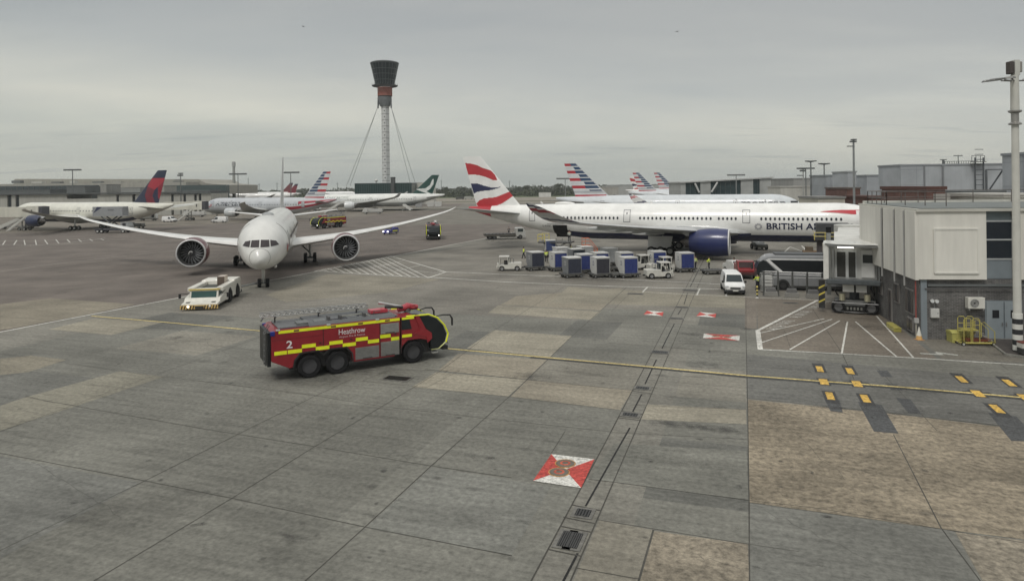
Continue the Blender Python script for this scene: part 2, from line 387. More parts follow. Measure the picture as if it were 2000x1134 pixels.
# markings
mk = MB(); WM = (.62, .61, .56); YM = (.70, .56, .22); Zm = .018
def white(P, wd=.25, c=WM): strip(mk, P, wd, c, Zm)
white([(-300, 708), (0, 648), (182, 613), (340, 583), (480, 556), (640, 526), (870, 480), (945, 466), (1010, 452)], .28)
white([(855, 530), (1000, 536), (1130, 541), (1340, 551), (1425, 556)], .26); white([(837, 541), (1000, 551), (1170, 558), (1300, 562), (1440, 565)], .26)
white([(1255, 570), (1420, 578), (1480, 581), (1600, 586)], .14); white([(1265, 560), (1255, 570)], .16); white([(1367, 563), (1361, 576)], .16); white([(1421, 564), (1418, 578)], .16)
# hatched island
HQ = [(615, 529), (763, 500), (871, 531), (837, 542)]
hw = [at(u, v, Zm) for u, v in HQ]
for a, b in zip(HQ, HQ[1:] + HQ[:1]): white([a, b], .24)
nh = 14
for i in range(1, nh):
    t = i / nh
    pa = hw[0].lerp(hw[1], t) if t < .98 else hw[1]; pb = hw[0].lerp(hw[3], min(1, t * 1.0))
    q = pa + (hw[2] - hw[1]) * (t * .92)
    strip(mk, [hw[0].lerp(hw[1], t), hw[0].lerp(hw[1], t).lerp(hw[0].lerp(hw[3], min(1, t + .07)), 1.0)], .16, WM, Zm, True)
for t in (.3, .6):
    strip(mk, [hw[1].lerp(hw[2], t), hw[1].lerp(hw[2], t) + (hw[3] - hw[2]) * .95 + (hw[0] - hw[1]) * .35 * (1 - t)], .14, WM, Zm, True)
strip(mk, [hw[0].lerp(hw[1], .45), hw[2].lerp(hw[3], .3)], .14, WM, Zm, True)
# stand area at the jet bridge
white([(1597, 586), (1480, 645)], .26); white([(1480, 645), (1485, 682)], .34); white([(1485, 682), (1640, 690), (1780, 698), (2060, 716)], .17)
for P in ([(1610, 622), (1484, 650)], [(1625, 623), (1486, 669)], [(1640, 626), (1543, 682)], [(1655, 628), (1644, 690)], [(1671, 628), (1751, 696)], [(1712, 617), (1784, 698)]): white(P, .12)
for i, t in enumerate([.04, .08, .13, .17, .22, .26, .31, .42, .46, .51, .55, .6, .72, .77, .81, .86, .91, .95]):
    p = at(1597, 586, Zm).lerp(at(1480, 645, Zm), t) + Vector((.35, -.12, 0)); strip(mk, [p, p + Vector((.95, -.1 + .05 * (i % 3), 0))], .13, WM, Zm, True)
    if i % 2: strip(mk, [p + Vector((.3, .1, 0)), p + Vector((.55, -.3, 0))], .10, WM, Zm, True)
white([(1800, 690), (1838, 692), (1830, 688), (1868, 693)], .3, (.45, .45, .41))
# yellow centreline
strip(mk, [(1040, 697), (1255, 716), (1457, 735), (1760, 757), (2060, 783)], .46, (.05, .05, .048), .0175)
strip(mk, [(180, 617), (300, 627), (500, 645), (870, 680), (1255, 714.5), (1457, 733), (1760, 755.5), (2060, 781)], .19, YM, Zm)
YB = (.66, .42, .09)
def tile(u, v, L, Wd, col, z, ang=0.0, sh=.0):
    p = at(u, v, z); a = EA.copy(); b = EB.copy()
    r = Matrix.Rotation(ang, 3, 'Z'); a = r @ a; b = r @ b
    mk.face([p - a * L / 2 - b * Wd / 2, p - a * L / 2 + b * Wd / 2, p + a * L / 2 + b * Wd / 2, p + a * L / 2 - b * Wd / 2], col)
for u, v in ((1600, 718), (1659, 722), (1877, 738), (1970, 745), (1622, 775), (1691, 780), (1948, 800)):
    tile(u, v, 2.15, .64, (.05, .05, .05) , .0168); tile(u + (1 if v < 760 else -1), v + (2 if v < 760 else -2.5), 1.3, .36, YB, .0245)
for u, v in ((1609, 745), (1674, 749), (1910, 768), (2003, 776)):
    tile(u, v, .75, 1.3, (.055, .055, .055), .0170); tile(u, v, 1.35, .66, (.05, .05, .05), .0172); tile(u, v, 1.15, .44, YB, .0246)
for P in ([(1712, 723), (1733, 723), (1744, 736), (1722, 735)], [(1728, 748), (1752, 750), (1764, 762), (1740, 760)], [(1610, 778), (1640, 781), (1646, 805), (1622, 802)], [(1675, 784), (1722, 790), (1755, 846), (1707, 842)], [(1750, 776), (1778, 779), (1800, 808), (1774, 806)], [(1930, 805), (1985, 812), (2030, 862), (1975, 860)]):
    mk.face([at(u, v, .0160) for u, v in P], (.075, .077, .078))
# left taxiway lines
white([(0, 530), (120, 514), (270, 497), (345, 489)], .3, (.34, .31, .27)); white([(-100, 495), (0, 486), (180, 473), (370, 456), (470, 448)], .3, (.34, .32, .27))
white([(-80, 479), (60, 479), (120, 476), (205, 465)], .2); white([(-80, 470), (60, 470), (110, 468), (205, 464)], .2, (.4, .38, .33))
for i in range(10):
    u = 5 + i * 22; white([(u + (6 if i < 2 else -2 if i < 4 else -6), 469.5 - i * .35), (u, 478 - max(0, i - 3) * 1.5)], .2)
white([(640, 428), (700, 426)], .3, (.4, .37, .32)); white([(850, 437), (880, 436)], .3, (.4, .37, .32)); white([(858, 430), (880, 429)], .3, (.4, .37, .32))
white([(1428, 488), (1385, 496)], .2); white([(1530, 494), (1543, 482), (1578, 495)], .2); white([(1566, 480), (1582, 496)], .3)
struct(mk, 'painted_markings', M_mark)

# red and white hydrant panels painted on the slabs
def hydrant_panel(cs, label, seams, wa):
    P = [at(u, v, .028) for u, v in cs]; c = (P[0] + P[1] + P[2] + P[3]) / 4; m = MB(); RD = (.55, .075, .06); WT = (.7, .69, .64)
    for k in range(4):
        m.face([P[k], P[(k + 1) % 4], c], (WT if k % 2 == wa else RD))
    o = struct(m, 'hydrant_panel', M_mark); return P
def disc(mb, c, r0, r1, col, z, n=28, e=1.0):
    for k in range(n):
        a0, a1 = 2 * math.pi * k / n, 2 * math.pi * (k + 1) / n
        q = [Vector((c.x + r * math.cos(a), c.y + r * math.sin(a), z)) for r, a in ((r0, a0), (r1, a0), (r1, a1), (r0, a1))]
        mb.face(q if r0 > 0 else q[1:3] + [Vector((c.x, c.y, z))], col)
def pit_lid(u, v, r, label, grp='hydrant pit lids'):
    p = at(u, v, 0); t = thing('hydrant_lid', label, 'pit lid', (p.x, p.y, .030), 0, grp); o = Vector((0, 0, 0))
    m = MB(); m.lathe([(0, r), (.012, r), (.012, r * .9)], (0, 0, 0), 'z', (.62, .33, .12), 32); m.build('painted_ring', M_mark, t)
    m = MB(); m.lathe([(0, r * .88), (.02, r * .86), (.022, r * .62), (.022, 0)], (0, 0, 0), 'z', (.22, .19, .15), 32); m.build('lid', M_metal, t)
    m = MB(); m.lathe([(.02, r * .52), (.027, r * .5), (.028, r * .3)], (0, 0, 0), 'z', (.55, .12, .07), 24); m.build('centre_ring', M_mark, t)
hydrant_panel([(1077, 886), (1161, 896), (1135, 952), (1041, 938)], '', 0, 0)
pit_lid(1104, 906, .42, 'round hydrant pit lid on large red and white panel, the one nearer the terminal'); pit_lid(1092, 923, .42, 'round hydrant pit lid on large red and white panel, the one nearest the camera')
hydrant_panel([(1264, 606), (1296, 609), (1294, 617), (1257, 614)], '', 0, 0)
hydrant_panel([(1367, 609), (1399, 612), (1397, 620), (1360, 617)], '', 0, 0)
hydrant_panel([(1375, 651), (1445, 655), (1444, 665), (1373, 660)], '', 0, 1)
pit_lid(1398, 657, .26, 'round lid at the left end of the narrow red hydrant panel'); pit_lid(1421, 659, .26, 'round lid at the right end of the narrow red hydrant panel')
# grates
def grate(u, v, wa, wb, label, frame=True):
    p = at(u, v, 0); t = thing('drain_grate', label, 'drain grate', (p.x, p.y, .026), -TH, 'drain grates')
    m = MB(); m.bb(-wb / 2 - .12, wb / 2 + .12, -wa / 2 - .12, wa / 2 + .12, -.012, .003, (.17, .165, .15)); m.build('frame', M_conc, t)
    m = MB(); n = max(5, int(wb / .12))
    m.bb(-wb / 2, wb / 2, -wa / 2, wa / 2, .003, .006, (.015, .015, .015))
    for k in range(n):
        x = -wb / 2 + (k + .5) * wb / n; m.bb(x - .022, x + .022, -wa / 2, wa / 2, .006, .018, (.085, .083, .08))
    m.build('bars', M_metal, t)
for u, v, a, b, s in ((1104, 1053, .95, .34, 'left half of the double drain grate nearest the camera in the trench strip'), (1123, 1056, .95, .34, 'right half of the double drain grate nearest the camera in the trench strip'), (1139, 1002, .5, .5, 'square drain grate just beyond the double grate in the trench strip'),
    (1231, 810, .45, .7, 'drain grate in the trench strip, first one beyond the large red panel'), (1255, 758, .45, .7, 'drain grate in the trench strip, just on the camera side of the yellow line'), (1289, 688, .6, 1.0, 'drain grate in the trench strip just beyond the yellow line'),
    (1321, 622, .4, 1.0, 'drain grate in the trench strip beside the narrow red panel'), (1332, 600, .4, 1.0, 'drain grate in the trench strip between the two small red panels'), (1347, 567, .5, 1.3, 'drain grate in the trench strip inside the white parking bays'),
    (776, 739, .75, 1.5, 'dark drain grate in its own square slab below the fire engine'), (1241, 574, .5, 1.4, 'drain grate left of the white parking bay corner'), (1544, 592, .4, 1.1, 'drain grate in front of the grey barrier fence')):
    grate(u, v, a, b, s)
# oil and rubber stains, dark patches under vehicles and jets: soft-edged sheets
def soft_patch_mat():
    m = bpy.data.materials.new('stains_dark_patches'); m.use_nodes = True; t = m.node_tree; n = t.nodes; l = t.links
    b = n['Principled BSDF']; b.inputs['Base Color'].default_value = (.055, .052, .048, 1); b.inputs['Roughness'].default_value = .6
    a = n.new('ShaderNodeAttribute'); a.attribute_name = 'Col'; g_ = n.new('ShaderNodeNewGeometry'); z = n.new('ShaderNodeTexNoise'); l.new(g_.outputs['Position'], z.inputs['Vector'])
    z.inputs['Scale'].default_value = 1.6; z.inputs['Detail'].default_value = 7
    r = n.new('ShaderNodeMapRange'); l.new(z.outputs['Fac'], r.inputs[0]); r.inputs[1].default_value = .38; r.inputs[2].default_value = .68; r.inputs[3].default_value = .1; r.inputs[4].default_value = 1
    q = n.new('ShaderNodeMath'); q.operation = 'MULTIPLY'; l.new(a.outputs['Fac'], q.inputs[0]); l.new(r.outputs[0], q.inputs[1]); l.new(q.outputs[0], b.inputs['Alpha'])
    return m
M_soft_patch = soft_patch_mat(); st = MB()
stv = []
def soft_patch(u, v, ru, rv, k, ang=0.0):
    p = at(u, v, 0); s = p.y / CAM_F; ra = rv * s * p.y / CAM_H * 1.0; rb = ru * s; n = 20; m = 6
    z = .0262 + .00001 * len(stv); stv.append(1)
    for i in range(m):
        for j in range(n):
            pts = []; cs = []
            for rr, jj in ((i, j), (i + 1, j), (i + 1, j + 1), (i, j + 1)):
                aa = 2 * math.pi * jj / n; q = rr / m
                d = EB * (rb * q * math.cos(aa)) + EA * (ra * q * math.sin(aa)); pts.append(Vector((p.x + d.x, p.y + d.y, z)))
            al = k * (1 - ((i + .5) / m) ** 1.5); st.face(pts, (al, al, al))
for a in ((1320, 829, 70, 8, .85), (1400, 838, 60, 8, .7), (1030, 735, 60, 9, .5), (1370, 712, 48, 10, .45), (1350, 653, 26, 3, .8), (1290, 733, 14, 3, .6), (1405, 795, 16, 3, .6), (1320, 776, 30, 3, .5),
          (600, 740, 90, 14, .35), (700, 720, 120, 12, .35), (450, 625, 14, 3, .7), (400, 705, 14, 4, .4), (1255, 770, 20, 4, .3), (1720, 800, 200, 14, .22), (1780, 760, 90, 8, .3), (1550, 720, 60, 8, .25),
          (760, 480, 90, 14, .2), (430, 500, 120, 14, .35), (600, 515, 70, 12, .4), (560, 545, 60, 6, .25), (1300, 505, 120, 9, .5), (1180, 500, 160, 10, .3), (1480, 500, 60, 5, .3), (130, 452, 120, 8, .35), (560, 420, 100, 5, .35), (1400, 690, 30, 4, .3),
          (1615, 795, 40, 5, .55), (1700, 640, 60, 6, .3), (1900, 690, 60, 6, .25), (985, 470, 60, 6, .4), (1150, 545, 200, 6, .25), (240, 1000, 200, 40, .18), (900, 1000, 150, 30, .15), (1320, 900, 120, 12, .2), (1500, 1080, 120, 20, .15)):
    soft_patch(*a)
rr0 = random.Random(21)
for k in range(210):
    v = 470 + 640 * rr0.random() ** 1.4; u = rr0.uniform(0, 2000); s_ = (v - 360) / 400
    if v < 640 and u > 1790: continue
    big = rr0.random() < .18
    soft_patch(u, v, (rr0.uniform(12, 45) if big else rr0.uniform(2, 8)) * s_, (rr0.uniform(2, 7) if big else rr0.uniform(1, 3)) * s_, rr0.uniform(.25, .5) if big else rr0.uniform(.4, .95))
struct(st, 'stains_and_dark_patches', M_soft_patch)
# ------------------------------------------------------------------ aircraft
class Fus:
    def __init__(s, L, ry, rz, z0, Ln, Lt, droop, xm, up=.8, nn=2.0):
        s.L, s.ry, s.rz, s.z0, s.Ln, s.Lt, s.dr, s.xm, s.up, s.nn = L, ry, rz, z0, Ln, Lt, droop, xm, up, nn
    def sec(s, d):
        g = 1.0; zc = s.z0
        if d < s.Ln:
            q = max(0.0, d / s.Ln); g = max(.02, (1 - (1 - q) ** s.nn) ** .58); zc = s.z0 - s.dr * (1 - q) ** 2.2
        elif d > s.L - s.Lt:
            q = (d - s.L + s.Lt) / s.Lt; g = 1 - .90 * q ** 1.55; zc = s.z0 + s.rz * (1 - g) * s.up
        return zc, s.ry * g, s.rz * g
    def pt(s, d, a, off=0.0):
        zc, ry, rz = s.sec(d); return Vector((s.xm - d, (ry + off) * math.sin(a), zc + (rz + off) * math.cos(a)))
    def side(s, d, z, sg, off=.03):
        zc, ry, rz = s.sec(d); k = max(-1, min(1, (z - zc) / (rz + off))); return Vector((s.xm - d, sg * (ry + off) * math.sqrt(max(0, 1 - k * k)), z))
    def nose(s, y, z, off=.03):
        lo, hi = 0.0, s.Ln
        for _ in range(30):
            m = (lo + hi) / 2; zc, ry, rz = s.sec(m)
            if (y / ry) ** 2 + ((z - zc) / rz) ** 2 > 1: lo = m
            else: hi = m
        zc, ry, rz = s.sec(hi); n = Vector((.6, y / ry / ry * 2, (z - zc) / rz / rz * 2)).normalized()
        return Vector((s.xm - hi, y, z)) + n * off
    def mesh(s, col, n=48, extra=()):
        ds = [0, .08, .2, .4, .65, 1.0, 1.4, 1.9, 2.5, 3.2, 4, 5, 6, 7.2]; ds = [d for d in ds if d < s.Ln] + [s.Ln]
        x = s.Ln
        while x < s.L - s.Lt - 1: x += 1.25; ds.append(min(x, s.L - s.Lt))
        k = 26; ds += [s.L - s.Lt + s.Lt * i / k for i in range(1, k + 1)]; ds = sorted(set(round(d, 3) for d in ds) | set(extra))
        mb = MB(); rings = [[s.pt(d, 2 * math.pi * j / n) for j in range(n)] for d in ds]
        mb.loft(rings, lambda i, j: col((ds[i] + ds[i + 1]) / 2, 2 * math.pi * (j + .5) / n, s)); return mb
def interp(stn, n):
    """smooth (Catmull-Rom) resample of station tuples"""
    out = []
    for i in range(len(stn) - 1):
        p0, p1, p2, p3 = stn[max(0, i - 1)], stn[i], stn[i + 1], stn[min(len(stn) - 1, i + 2)]
        for k in range(n):
            t = k / n; out.append(tuple(p1[c] * (1 - t) + p2[c] * t if c in (9,) else .5 * (2 * p1[c] + (p2[c] - p0[c]) * t + (2 * p0[c] - 5 * p1[c] + 4 * p2[c] - p3[c]) * t * t + (3 * p1[c] - p0[c] - 3 * p2[c] + p3[c]) * t ** 3) for c in range(len(p1))))
    out.append(stn[-1]); return out
AF = [(0, 0), (.015, .22), (.06, .42), (.15, .55), (.3, .6), (.5, .52), (.72, .33), (.9, .13), (1, .015), (.9, -.07), (.7, -.17), (.5, -.28), (.3, -.34), (.12, -.32), (.03, -.2)]
def foil(mb, stn, sg, xm, col, sub=4, vertical=False):
    """stn: (y, s_le, z, chord, thick, cant)"""
    S = interp(stn, sub); rings = []
    for y, sl_, z, ch, th, ca in S:
        r = []
        for x, t in AF:
            tt = t * th
            if vertical: r.append(Vector((xm - sl_ - x * ch, tt * (1 if t > 0 else 1.6), z)))
            else: r.append(Vector((xm - sl_ - x * ch, sg * (y - tt * math.sin(ca)), z + tt * math.cos(ca))))
        rings.append(r)
    mb.loft(rings, (lambda i, j: col(S[i], j)) if callable(col) else col); return mb
def fin_mesh(mb, root, tip, xm, paint, nu=80, nv=84):
    """root/tip: (s_le, z, chord, half thickness); paint(c from trailing edge 0..1, w 0..1)"""
    for sg in (-1, 1):
        b = len(mb.v)
        for i in range(nv + 1):
            w_ = i / nv; sl_ = root[0] + (tip[0] - root[0]) * w_; z = root[1] + (tip[1] - root[1]) * w_; ch = root[2] + (tip[2] - root[2]) * w_; th = root[3] + (tip[3] - root[3]) * w_
            for j in range(nu + 1):
                c = j / nu; x = 1 - c; prof = 2.0 * (math.sqrt(max(0, x)) * .9 - x * .55 - x * x * .35) if x < 1 else 0
                mb.v.append((xm - sl_ - x * ch, sg * (th * max(0, prof) + .012), z))
        for i in range(nv):
            for j in range(nu):
                q = (b + i * (nu + 1) + j, b + i * (nu + 1) + j + 1, b + (i + 1) * (nu + 1) + j + 1, b + (i + 1) * (nu + 1) + j)
                mb.f.append(q if sg > 0 else q[::-1]); mb.c.append(paint((j + .5) / nu, (i + .5) / nv))
    b = len(mb.v); t = tip; mb.v += [(xm - t[0], 0, t[1] + .03), (xm - t[0] - t[2], 0, t[1] + .01)]
    return mb
def wheel(parent, c, r, wd, hub=(.45, .45, .43), name='wheel', rim=True):
    m = MB(); m.lathe([(-wd / 2, r * .62), (-wd / 2, r * .9), (-wd * .3, r), (wd * .3, r), (wd / 2, r * .9), (wd / 2, r * .62)], (0, 0, 0), 'y', BLACK, 20)
    if rim: m.lathe([(-wd * .42, r * .6), (-wd * .3, r * .1), (-wd * .3, 0)], (0, 0, 0), 'y', hub, 16); m.lathe([(wd * .42, r * .6), (wd * .3, r * .1), (wd * .3, 0)], (0, 0, 0), 'y', hub, 16)
    return m.build(name, M_rubber, parent, 40, loc=c)
def gear(root, x, y, ztop, axles, r, wd, gap, name='landing_gear', door=None, gcol=(.5, .5, .48), brace=0):
    t = bpy.data.objects.new(name, None); SC.collection.objects.link(t); t.parent = root; t.location = (x, y, 0)
    m = MB(); m.tube([(0, 0, r * .95), (0, 0, ztop)], [.16, .22], gcol, 10); xs = [a * axles[1] for a in axles[0]]
    m.tube([(0, 0, ztop * .55), (-1.4, 0, ztop)], .09, gcol, 8)
    if brace: m.tube([(0, 0, ztop * .45), (0, brace, ztop)], .1, gcol, 8); m.tube([(.25, 0, ztop * .4), (.25, brace * .8, ztop)], .06, MID, 8)
    if len(xs) > 1: m.box(((xs[0] + xs[-1]) / 2, 0, r), (abs(xs[-1] - xs[0]) + .3, .25, .25), MID)
    for a in xs: m.tube([(a, -gap / 2, r), (a, gap / 2, r)], .09, MID, 8)
    m.build('strut', M_metal, t, 40)
    for a in xs:
        for sg in (-1, 1): wheel(t, (a, sg * gap / 2, r), r, wd)
    if door:
        d = MB(); d.prism([(-door[0], ztop + .1), (door[0], ztop + .1), (door[0] * .8, ztop - door[1]), (-door[0] * 1.05, ztop - door[1])], door[2] - .03, door[2] + .03, door[3]); d.build('gear_door', M_paint, t)
    return t
def engine(root, x, y, z, D, Ln, cols, wing_z, fwd=1, fan=True):
    t = bpy.data.objects.new('engine', None); SC.collection.objects.link(t); t.parent = root; t.location = (x, y, z); R = D / 2
    lip, body, pyl = cols; n = 36
    m = MB(); m.lathe([(-.05, R * .865), (0.03, R * .90), (-.02, R * .945), (-.16, R * .975)], (0, 0, 0), 'x', lip, n); m.build('inlet_lip', M_paint, t, 60)
    m = MB(); pr = [(-.16, .975), (-.6, 1.0), (-1.6, 1.03), (-2.8, 1.02), (-Ln * .75, .93), (-Ln, .76)]
    m.lathe([(a, b * R) for a, b in pr], (0, 0, 0), 'x', lambda i, j: body if i < 4 else tuple(k * .8 for k in body), n); m.build('nacelle', M_paint, t, 60)
    m = MB(); m.lathe([(-.05, R * .865), (-.5, R * .80), (-1.15, R * .79)], (0, 0, 0), 'x', (.22, .22, .22), n); m.build('inlet_duct', M_metal, t, 60)
    m = MB(); m.lathe([(-Ln + .05, R * .74), (-Ln + .9, R * .72), (-Ln + .9, 0)], (0, 0, 0), 'x', DARK, n); m.lathe([(-Ln + .4, R * .5), (-Ln - .7, R * .42), (-Ln - .75, R * .3), (-Ln - 1.5, .05)], (0, 0, 0), 'x', (.16, .15, .14), 20); m.build('exhaust_nozzle', M_metal, t, 60)
    if fan:
        m = MB()
        for k in range(20):
            a = 2 * math.pi * k / 20
            P = [(r_ * R, a + tw, xo) for r_, tw, xo in ((.2, 0, -.85), (.5, .12, -.9), (.785, .30, -1.0))]; Q = [(r_ * R, a + tw + .19, xo - .18) for r_, tw, xo in ((.2, 0, -.85), (.5, .10, -.9), (.785, .16, -1.0))]
            pp = [Vector((xo, r_ * math.cos(b), r_ * math.sin(b))) for r_, b, xo in P]; qq = [Vector((xo, r_ * math.cos(b), r_ * math.sin(b))) for r_, b, xo in Q]
            for i in (0, 1): m.face([pp[i], pp[i + 1], qq[i + 1], qq[i]], (.24, .245, .255))
        m.lathe([(-1.25, R * .8), (-1.25, 0)], (0, 0, 0), 'x', (.012, .012, .013), n); m.build('fan', M_matte, t)
        m = MB(); m.lathe([(-.35, 0), (-.45, R * .08), (-.65, R * .15), (-.9, R * .2)], (0, 0, 0), 'x', (.06, .06, .065), 20)
        for k in range(9):
            a0 = k * .42; a1 = a0 + .35; r0, r1 = .03 + .015 * k, .045 + .015 * k
            q = [Vector((-.40 - r_ * .62, r_ * R * math.cos(a), r_ * R * math.sin(a))) for r_, a in ((r0, a0), (r1 + .03, a0), (r1 + .045, a1), (r0 + .015, a1))]; m.face(q, (.6, .6, .58))
        m.build('spinner', M_paint, t, 60)
    m = MB(); h = wing_z - z
    m.prism([(-.9, R * .93), (-1.6, h + .1), (-Ln - 1.8, h + .35), (-Ln - 2.4, h - .1), (-Ln - .2, R * .35), (-2.6, R * .6)], -.2, .2, pyl); m.build('pylon', M_paint, t, 30, bevel=.06)
    return t
def windows(root, F, spans, z, sg, step, size=(.15, .22), col=(.03, .035, .045), ring=True, name='window'):
    first = None; x0 = None
    for a, b in spans:
        n = max(1, int(round((b - a) / step))) if b > a else 0
        for k in range(n + 1):
            d = a + (b - a) * k / max(1, n)
            if first is None:
                m = MB(); N_ = 12
                def P(rx, rzz, off, i):
                    an = 2 * math.pi * i / N_; q = F.side(d + rx * math.cos(an), z + rzz * math.sin(an), sg, off); return Vector((-rx * math.cos(an), q.y, q.z))
                if ring: m.face([P(size[0] * 1.3, size[1] * 1.22, .012, i) for i in range(N_)], (.45, .45, .44))
                m.face([P(size[0], size[1], .022, i) for i in range(N_)], col)
                first = m.build(name, M_glass, root, loc=(F.xm - d, 0, 0))
            else:
                c = first.copy(); SC.collection.objects.link(c); c.location = (F.xm - d, 0, 0)
def side_quad(mb, F, d0, d1, z0, z1, sg, off, col, n=5):
    for i in range(n):
        for j in range(n):
            q = [F.side(d0 + (d1 - d0) * a / n, z0 + (z1 - z0) * b / n, sg, off) for a, b in ((i, j), (i + 1, j), (i + 1, j + 1), (i, j + 1))]; mb.face(q, col)
def door(root, F, d, z0, z1, w_, sg, col=(.72, .72, .70), rim=(.22, .22, .23), name='cabin_door'):
    m = MB(); side_quad(m, F, d - w_ / 2, d + w_ / 2, z0, z1, sg, .015, rim); side_quad(m, F, d - w_ / 2 + .1, d + w_ / 2 - .1, z0 + .1, z1 - .1, sg, .03, col)
    side_quad(m, F, d - .1, d + .1, z0 + (z1 - z0) * .62, z0 + (z1 - z0) * .78, sg, .04, (.05, .05, .06), 1)
    return m.build(name, M_paint, root)
def side_text(root, F, body, d_front, d_back, z0, h, sg, col, bold=.0, name='lettering', off=.035):
    m = MB(); wd = abs(d_back - d_front)
    add_text(m, body, lambda x, y: F.side(d_front + (d_back - d_front) * x / wd, z0 + y, sg, off), wd, h, col, bold)
    return m.build(name, M_paint, root)

def airliner(name, label, pos, heading, L, ry, rz, z0, xm, wing, fin, htail, eng, gears, fcol, wcol=(.42, .43, .43), finpaint=None, hcol=None, group='parked airliners', Ln=7.5, Lt=20, droop=.9, fair=True, faircol=None, up=.8, wsub=4, category='airliner', both_fan=True):
    root = thing(name, label, category, (pos[0], pos[1], 0), heading, group)
    F = Fus(L, ry, rz, z0, Ln, Lt, droop, xm, up)
    F.mesh(fcol).build('fuselage', M_paint, root, 60)
    wr = wing
    if fair:
        m = MB(); fa, fb = fair if isinstance(fair, tuple) else (wr[0][1] - 2.5, wr[0][1] + wr[0][3] + 3.5); rings = []
        for i in range(17):
            t = i / 16; g = max(.02, math.sin(math.pi * t) ** .55); rings.append([Vector((xm - fa - (fb - fa) * t, (ry * 1.06 * (.55 + .45 * g)) * math.sin(2 * math.pi * k / 28), z0 - rz * .42 + (rz * .74 * g) * math.cos(2 * math.pi * k / 28))) for k in range(28)])
        m.loft(rings, faircol or (lambda i, j: wcol)); m.build('belly_fairing', M_paint, root, 60)
    for sg in (-1, 1):
        m = MB(); foil(m, wing, sg, xm, (lambda S, j, w_=wcol: wcol(S, j, sg)) if callable(wcol) else wcol, wsub)
        m.build('wing', M_paint, root, 50)
        m = MB(); foil(m, htail, sg, xm, hcol or ((lambda S, j: (.45, .46, .46))), 3); m.build('tailplane', M_paint, root, 50)
    m = MB(); fin_mesh(m, fin[0], fin[1], xm, finpaint or (lambda c, w_: WHITE)); m.build('tail_fin', M_paint, root, 60)
    for sg in (-1, 1):
        engine(root, xm - eng['s'], sg * eng['y'], eng['z'], eng['D'], eng['L'], eng['cols'], eng['wz'], fan=eng.get('fan', True))
    return root, F

def flap_fairings(root, xm, ys, stn_fn, col, Lf=4.2):
    for sg in (-1, 1):
        for y in ys:
            s_te, z = stn_fn(y); m = MB(); rings = []
            for i in range(9):
                t = i / 8; g = max(.04, math.sin(math.pi * (t * .93 + .05))) ** .6
                rings.append([Vector((xm - (s_te - Lf * .72) - Lf * t, sg * y + .2 * g * math.cos(2 * math.pi * k / 10), z - .35 - .12 * t + .33 * g * math.sin(2 * math.pi * k / 10))) for k in range(10)])
            m.loft(rings, col); m.build('flap_fairing', M_paint, root, 60)

# liveries
def fin_flag(c, w_):     # striped red, white and blue tail; c from trailing edge
    if w_ > .985 or c > .955: return (.50, .51, .52)
    if w_ < .09: return (.45, .03, .05) if w_ > .0 else WHITE
    if w_ < .20: return (.62, .63, .64) if w_ < .145 else (.42, .43, .45)
    k = (1 - w_) / .80 * 7.4; b = int(k); f = k - b
    if f > .74: return (.66, .67, .68)
    split = .50 if b % 2 == 0 else .36 + .0 * b
    if b % 2 == 0: return (.42, .025, .04) if c < .47 else (.018, .05, .12)
    return (.60, .61, .62) if c < .55 else (.018, .05, .12)
P_R1 = [(265, 235), (340, 245), (420, 270), (480, 305), (600, 350), (660, 410), (712, 492), (660, 488), (560, 440), (480, 415), (420, 405), (340, 405)]
P_B1 = [(400, 530), (480, 530), (560, 560), (640, 585), (700, 595), (780, 582), (740, 605), (650, 632), (560, 640), (500, 655), (470, 680)]
P_R2 = [(530, 820), (560, 770), (620, 742), (700, 738), (760, 722), (820, 692), (885, 652), (945, 712), (900, 765), (850, 815), (780, 850), (680, 862), (560, 858)]
def fin_ribbon(c, w_):
    y = 855 - 715 * w_; te = 545 - 330 * w_; le = 420 + (1 - w_) * 650; x = te + c * (le - te)
    for P, col in ((P_R1, (.42, .025, .035)), (P_B1, (.015, .02, .07)), (P_R2, (.46, .025, .035))):
        if inpoly(x, y, P): return col
    return (.76, .76, .74)
P_CW = [(1055, 300), (1150, 288), (1195, 240), (1225, 160), (1240, 150), (1228, 230), (1190, 300), (1152, 335), (1205, 380), (1190, 388), (1120, 345)]
def fin_brush(c, w_):
    y = 385 - 293 * w_; le = 1000 + 230 * w_; te = 1200 + 95 * w_; x = te + c * (le - te)
    return (.68, .70, .68) if inpoly(x, y, P_CW) else (.008, .055, .045)
P_DR = [(400, 355), (565, 355), (540, 400), (430, 492), (338, 450)]; P_DD = [(338, 450), (430, 492), (400, 560), (440, 668), (335, 668), (300, 560)]; P_DE = [(540, 400), (530, 480), (470, 668), (445, 668), (410, 560), (430, 492)]
def fin_wedge(c, w_):
    y = 668 - 406 * w_; le = 115 + 365 * w_; te = 470 + 115 * w_; x = te + c * (le - te)
    if inpoly(x, y, P_DR): return (.36, .02, .04)
    if inpoly(x, y, P_DD): return (.16, .012, .028)
    if inpoly(x, y, P_DE): return (.23, .015, .032) if y < 600 and x > 470 else (.02, .022, .055)
    return (.015, .022, .055)

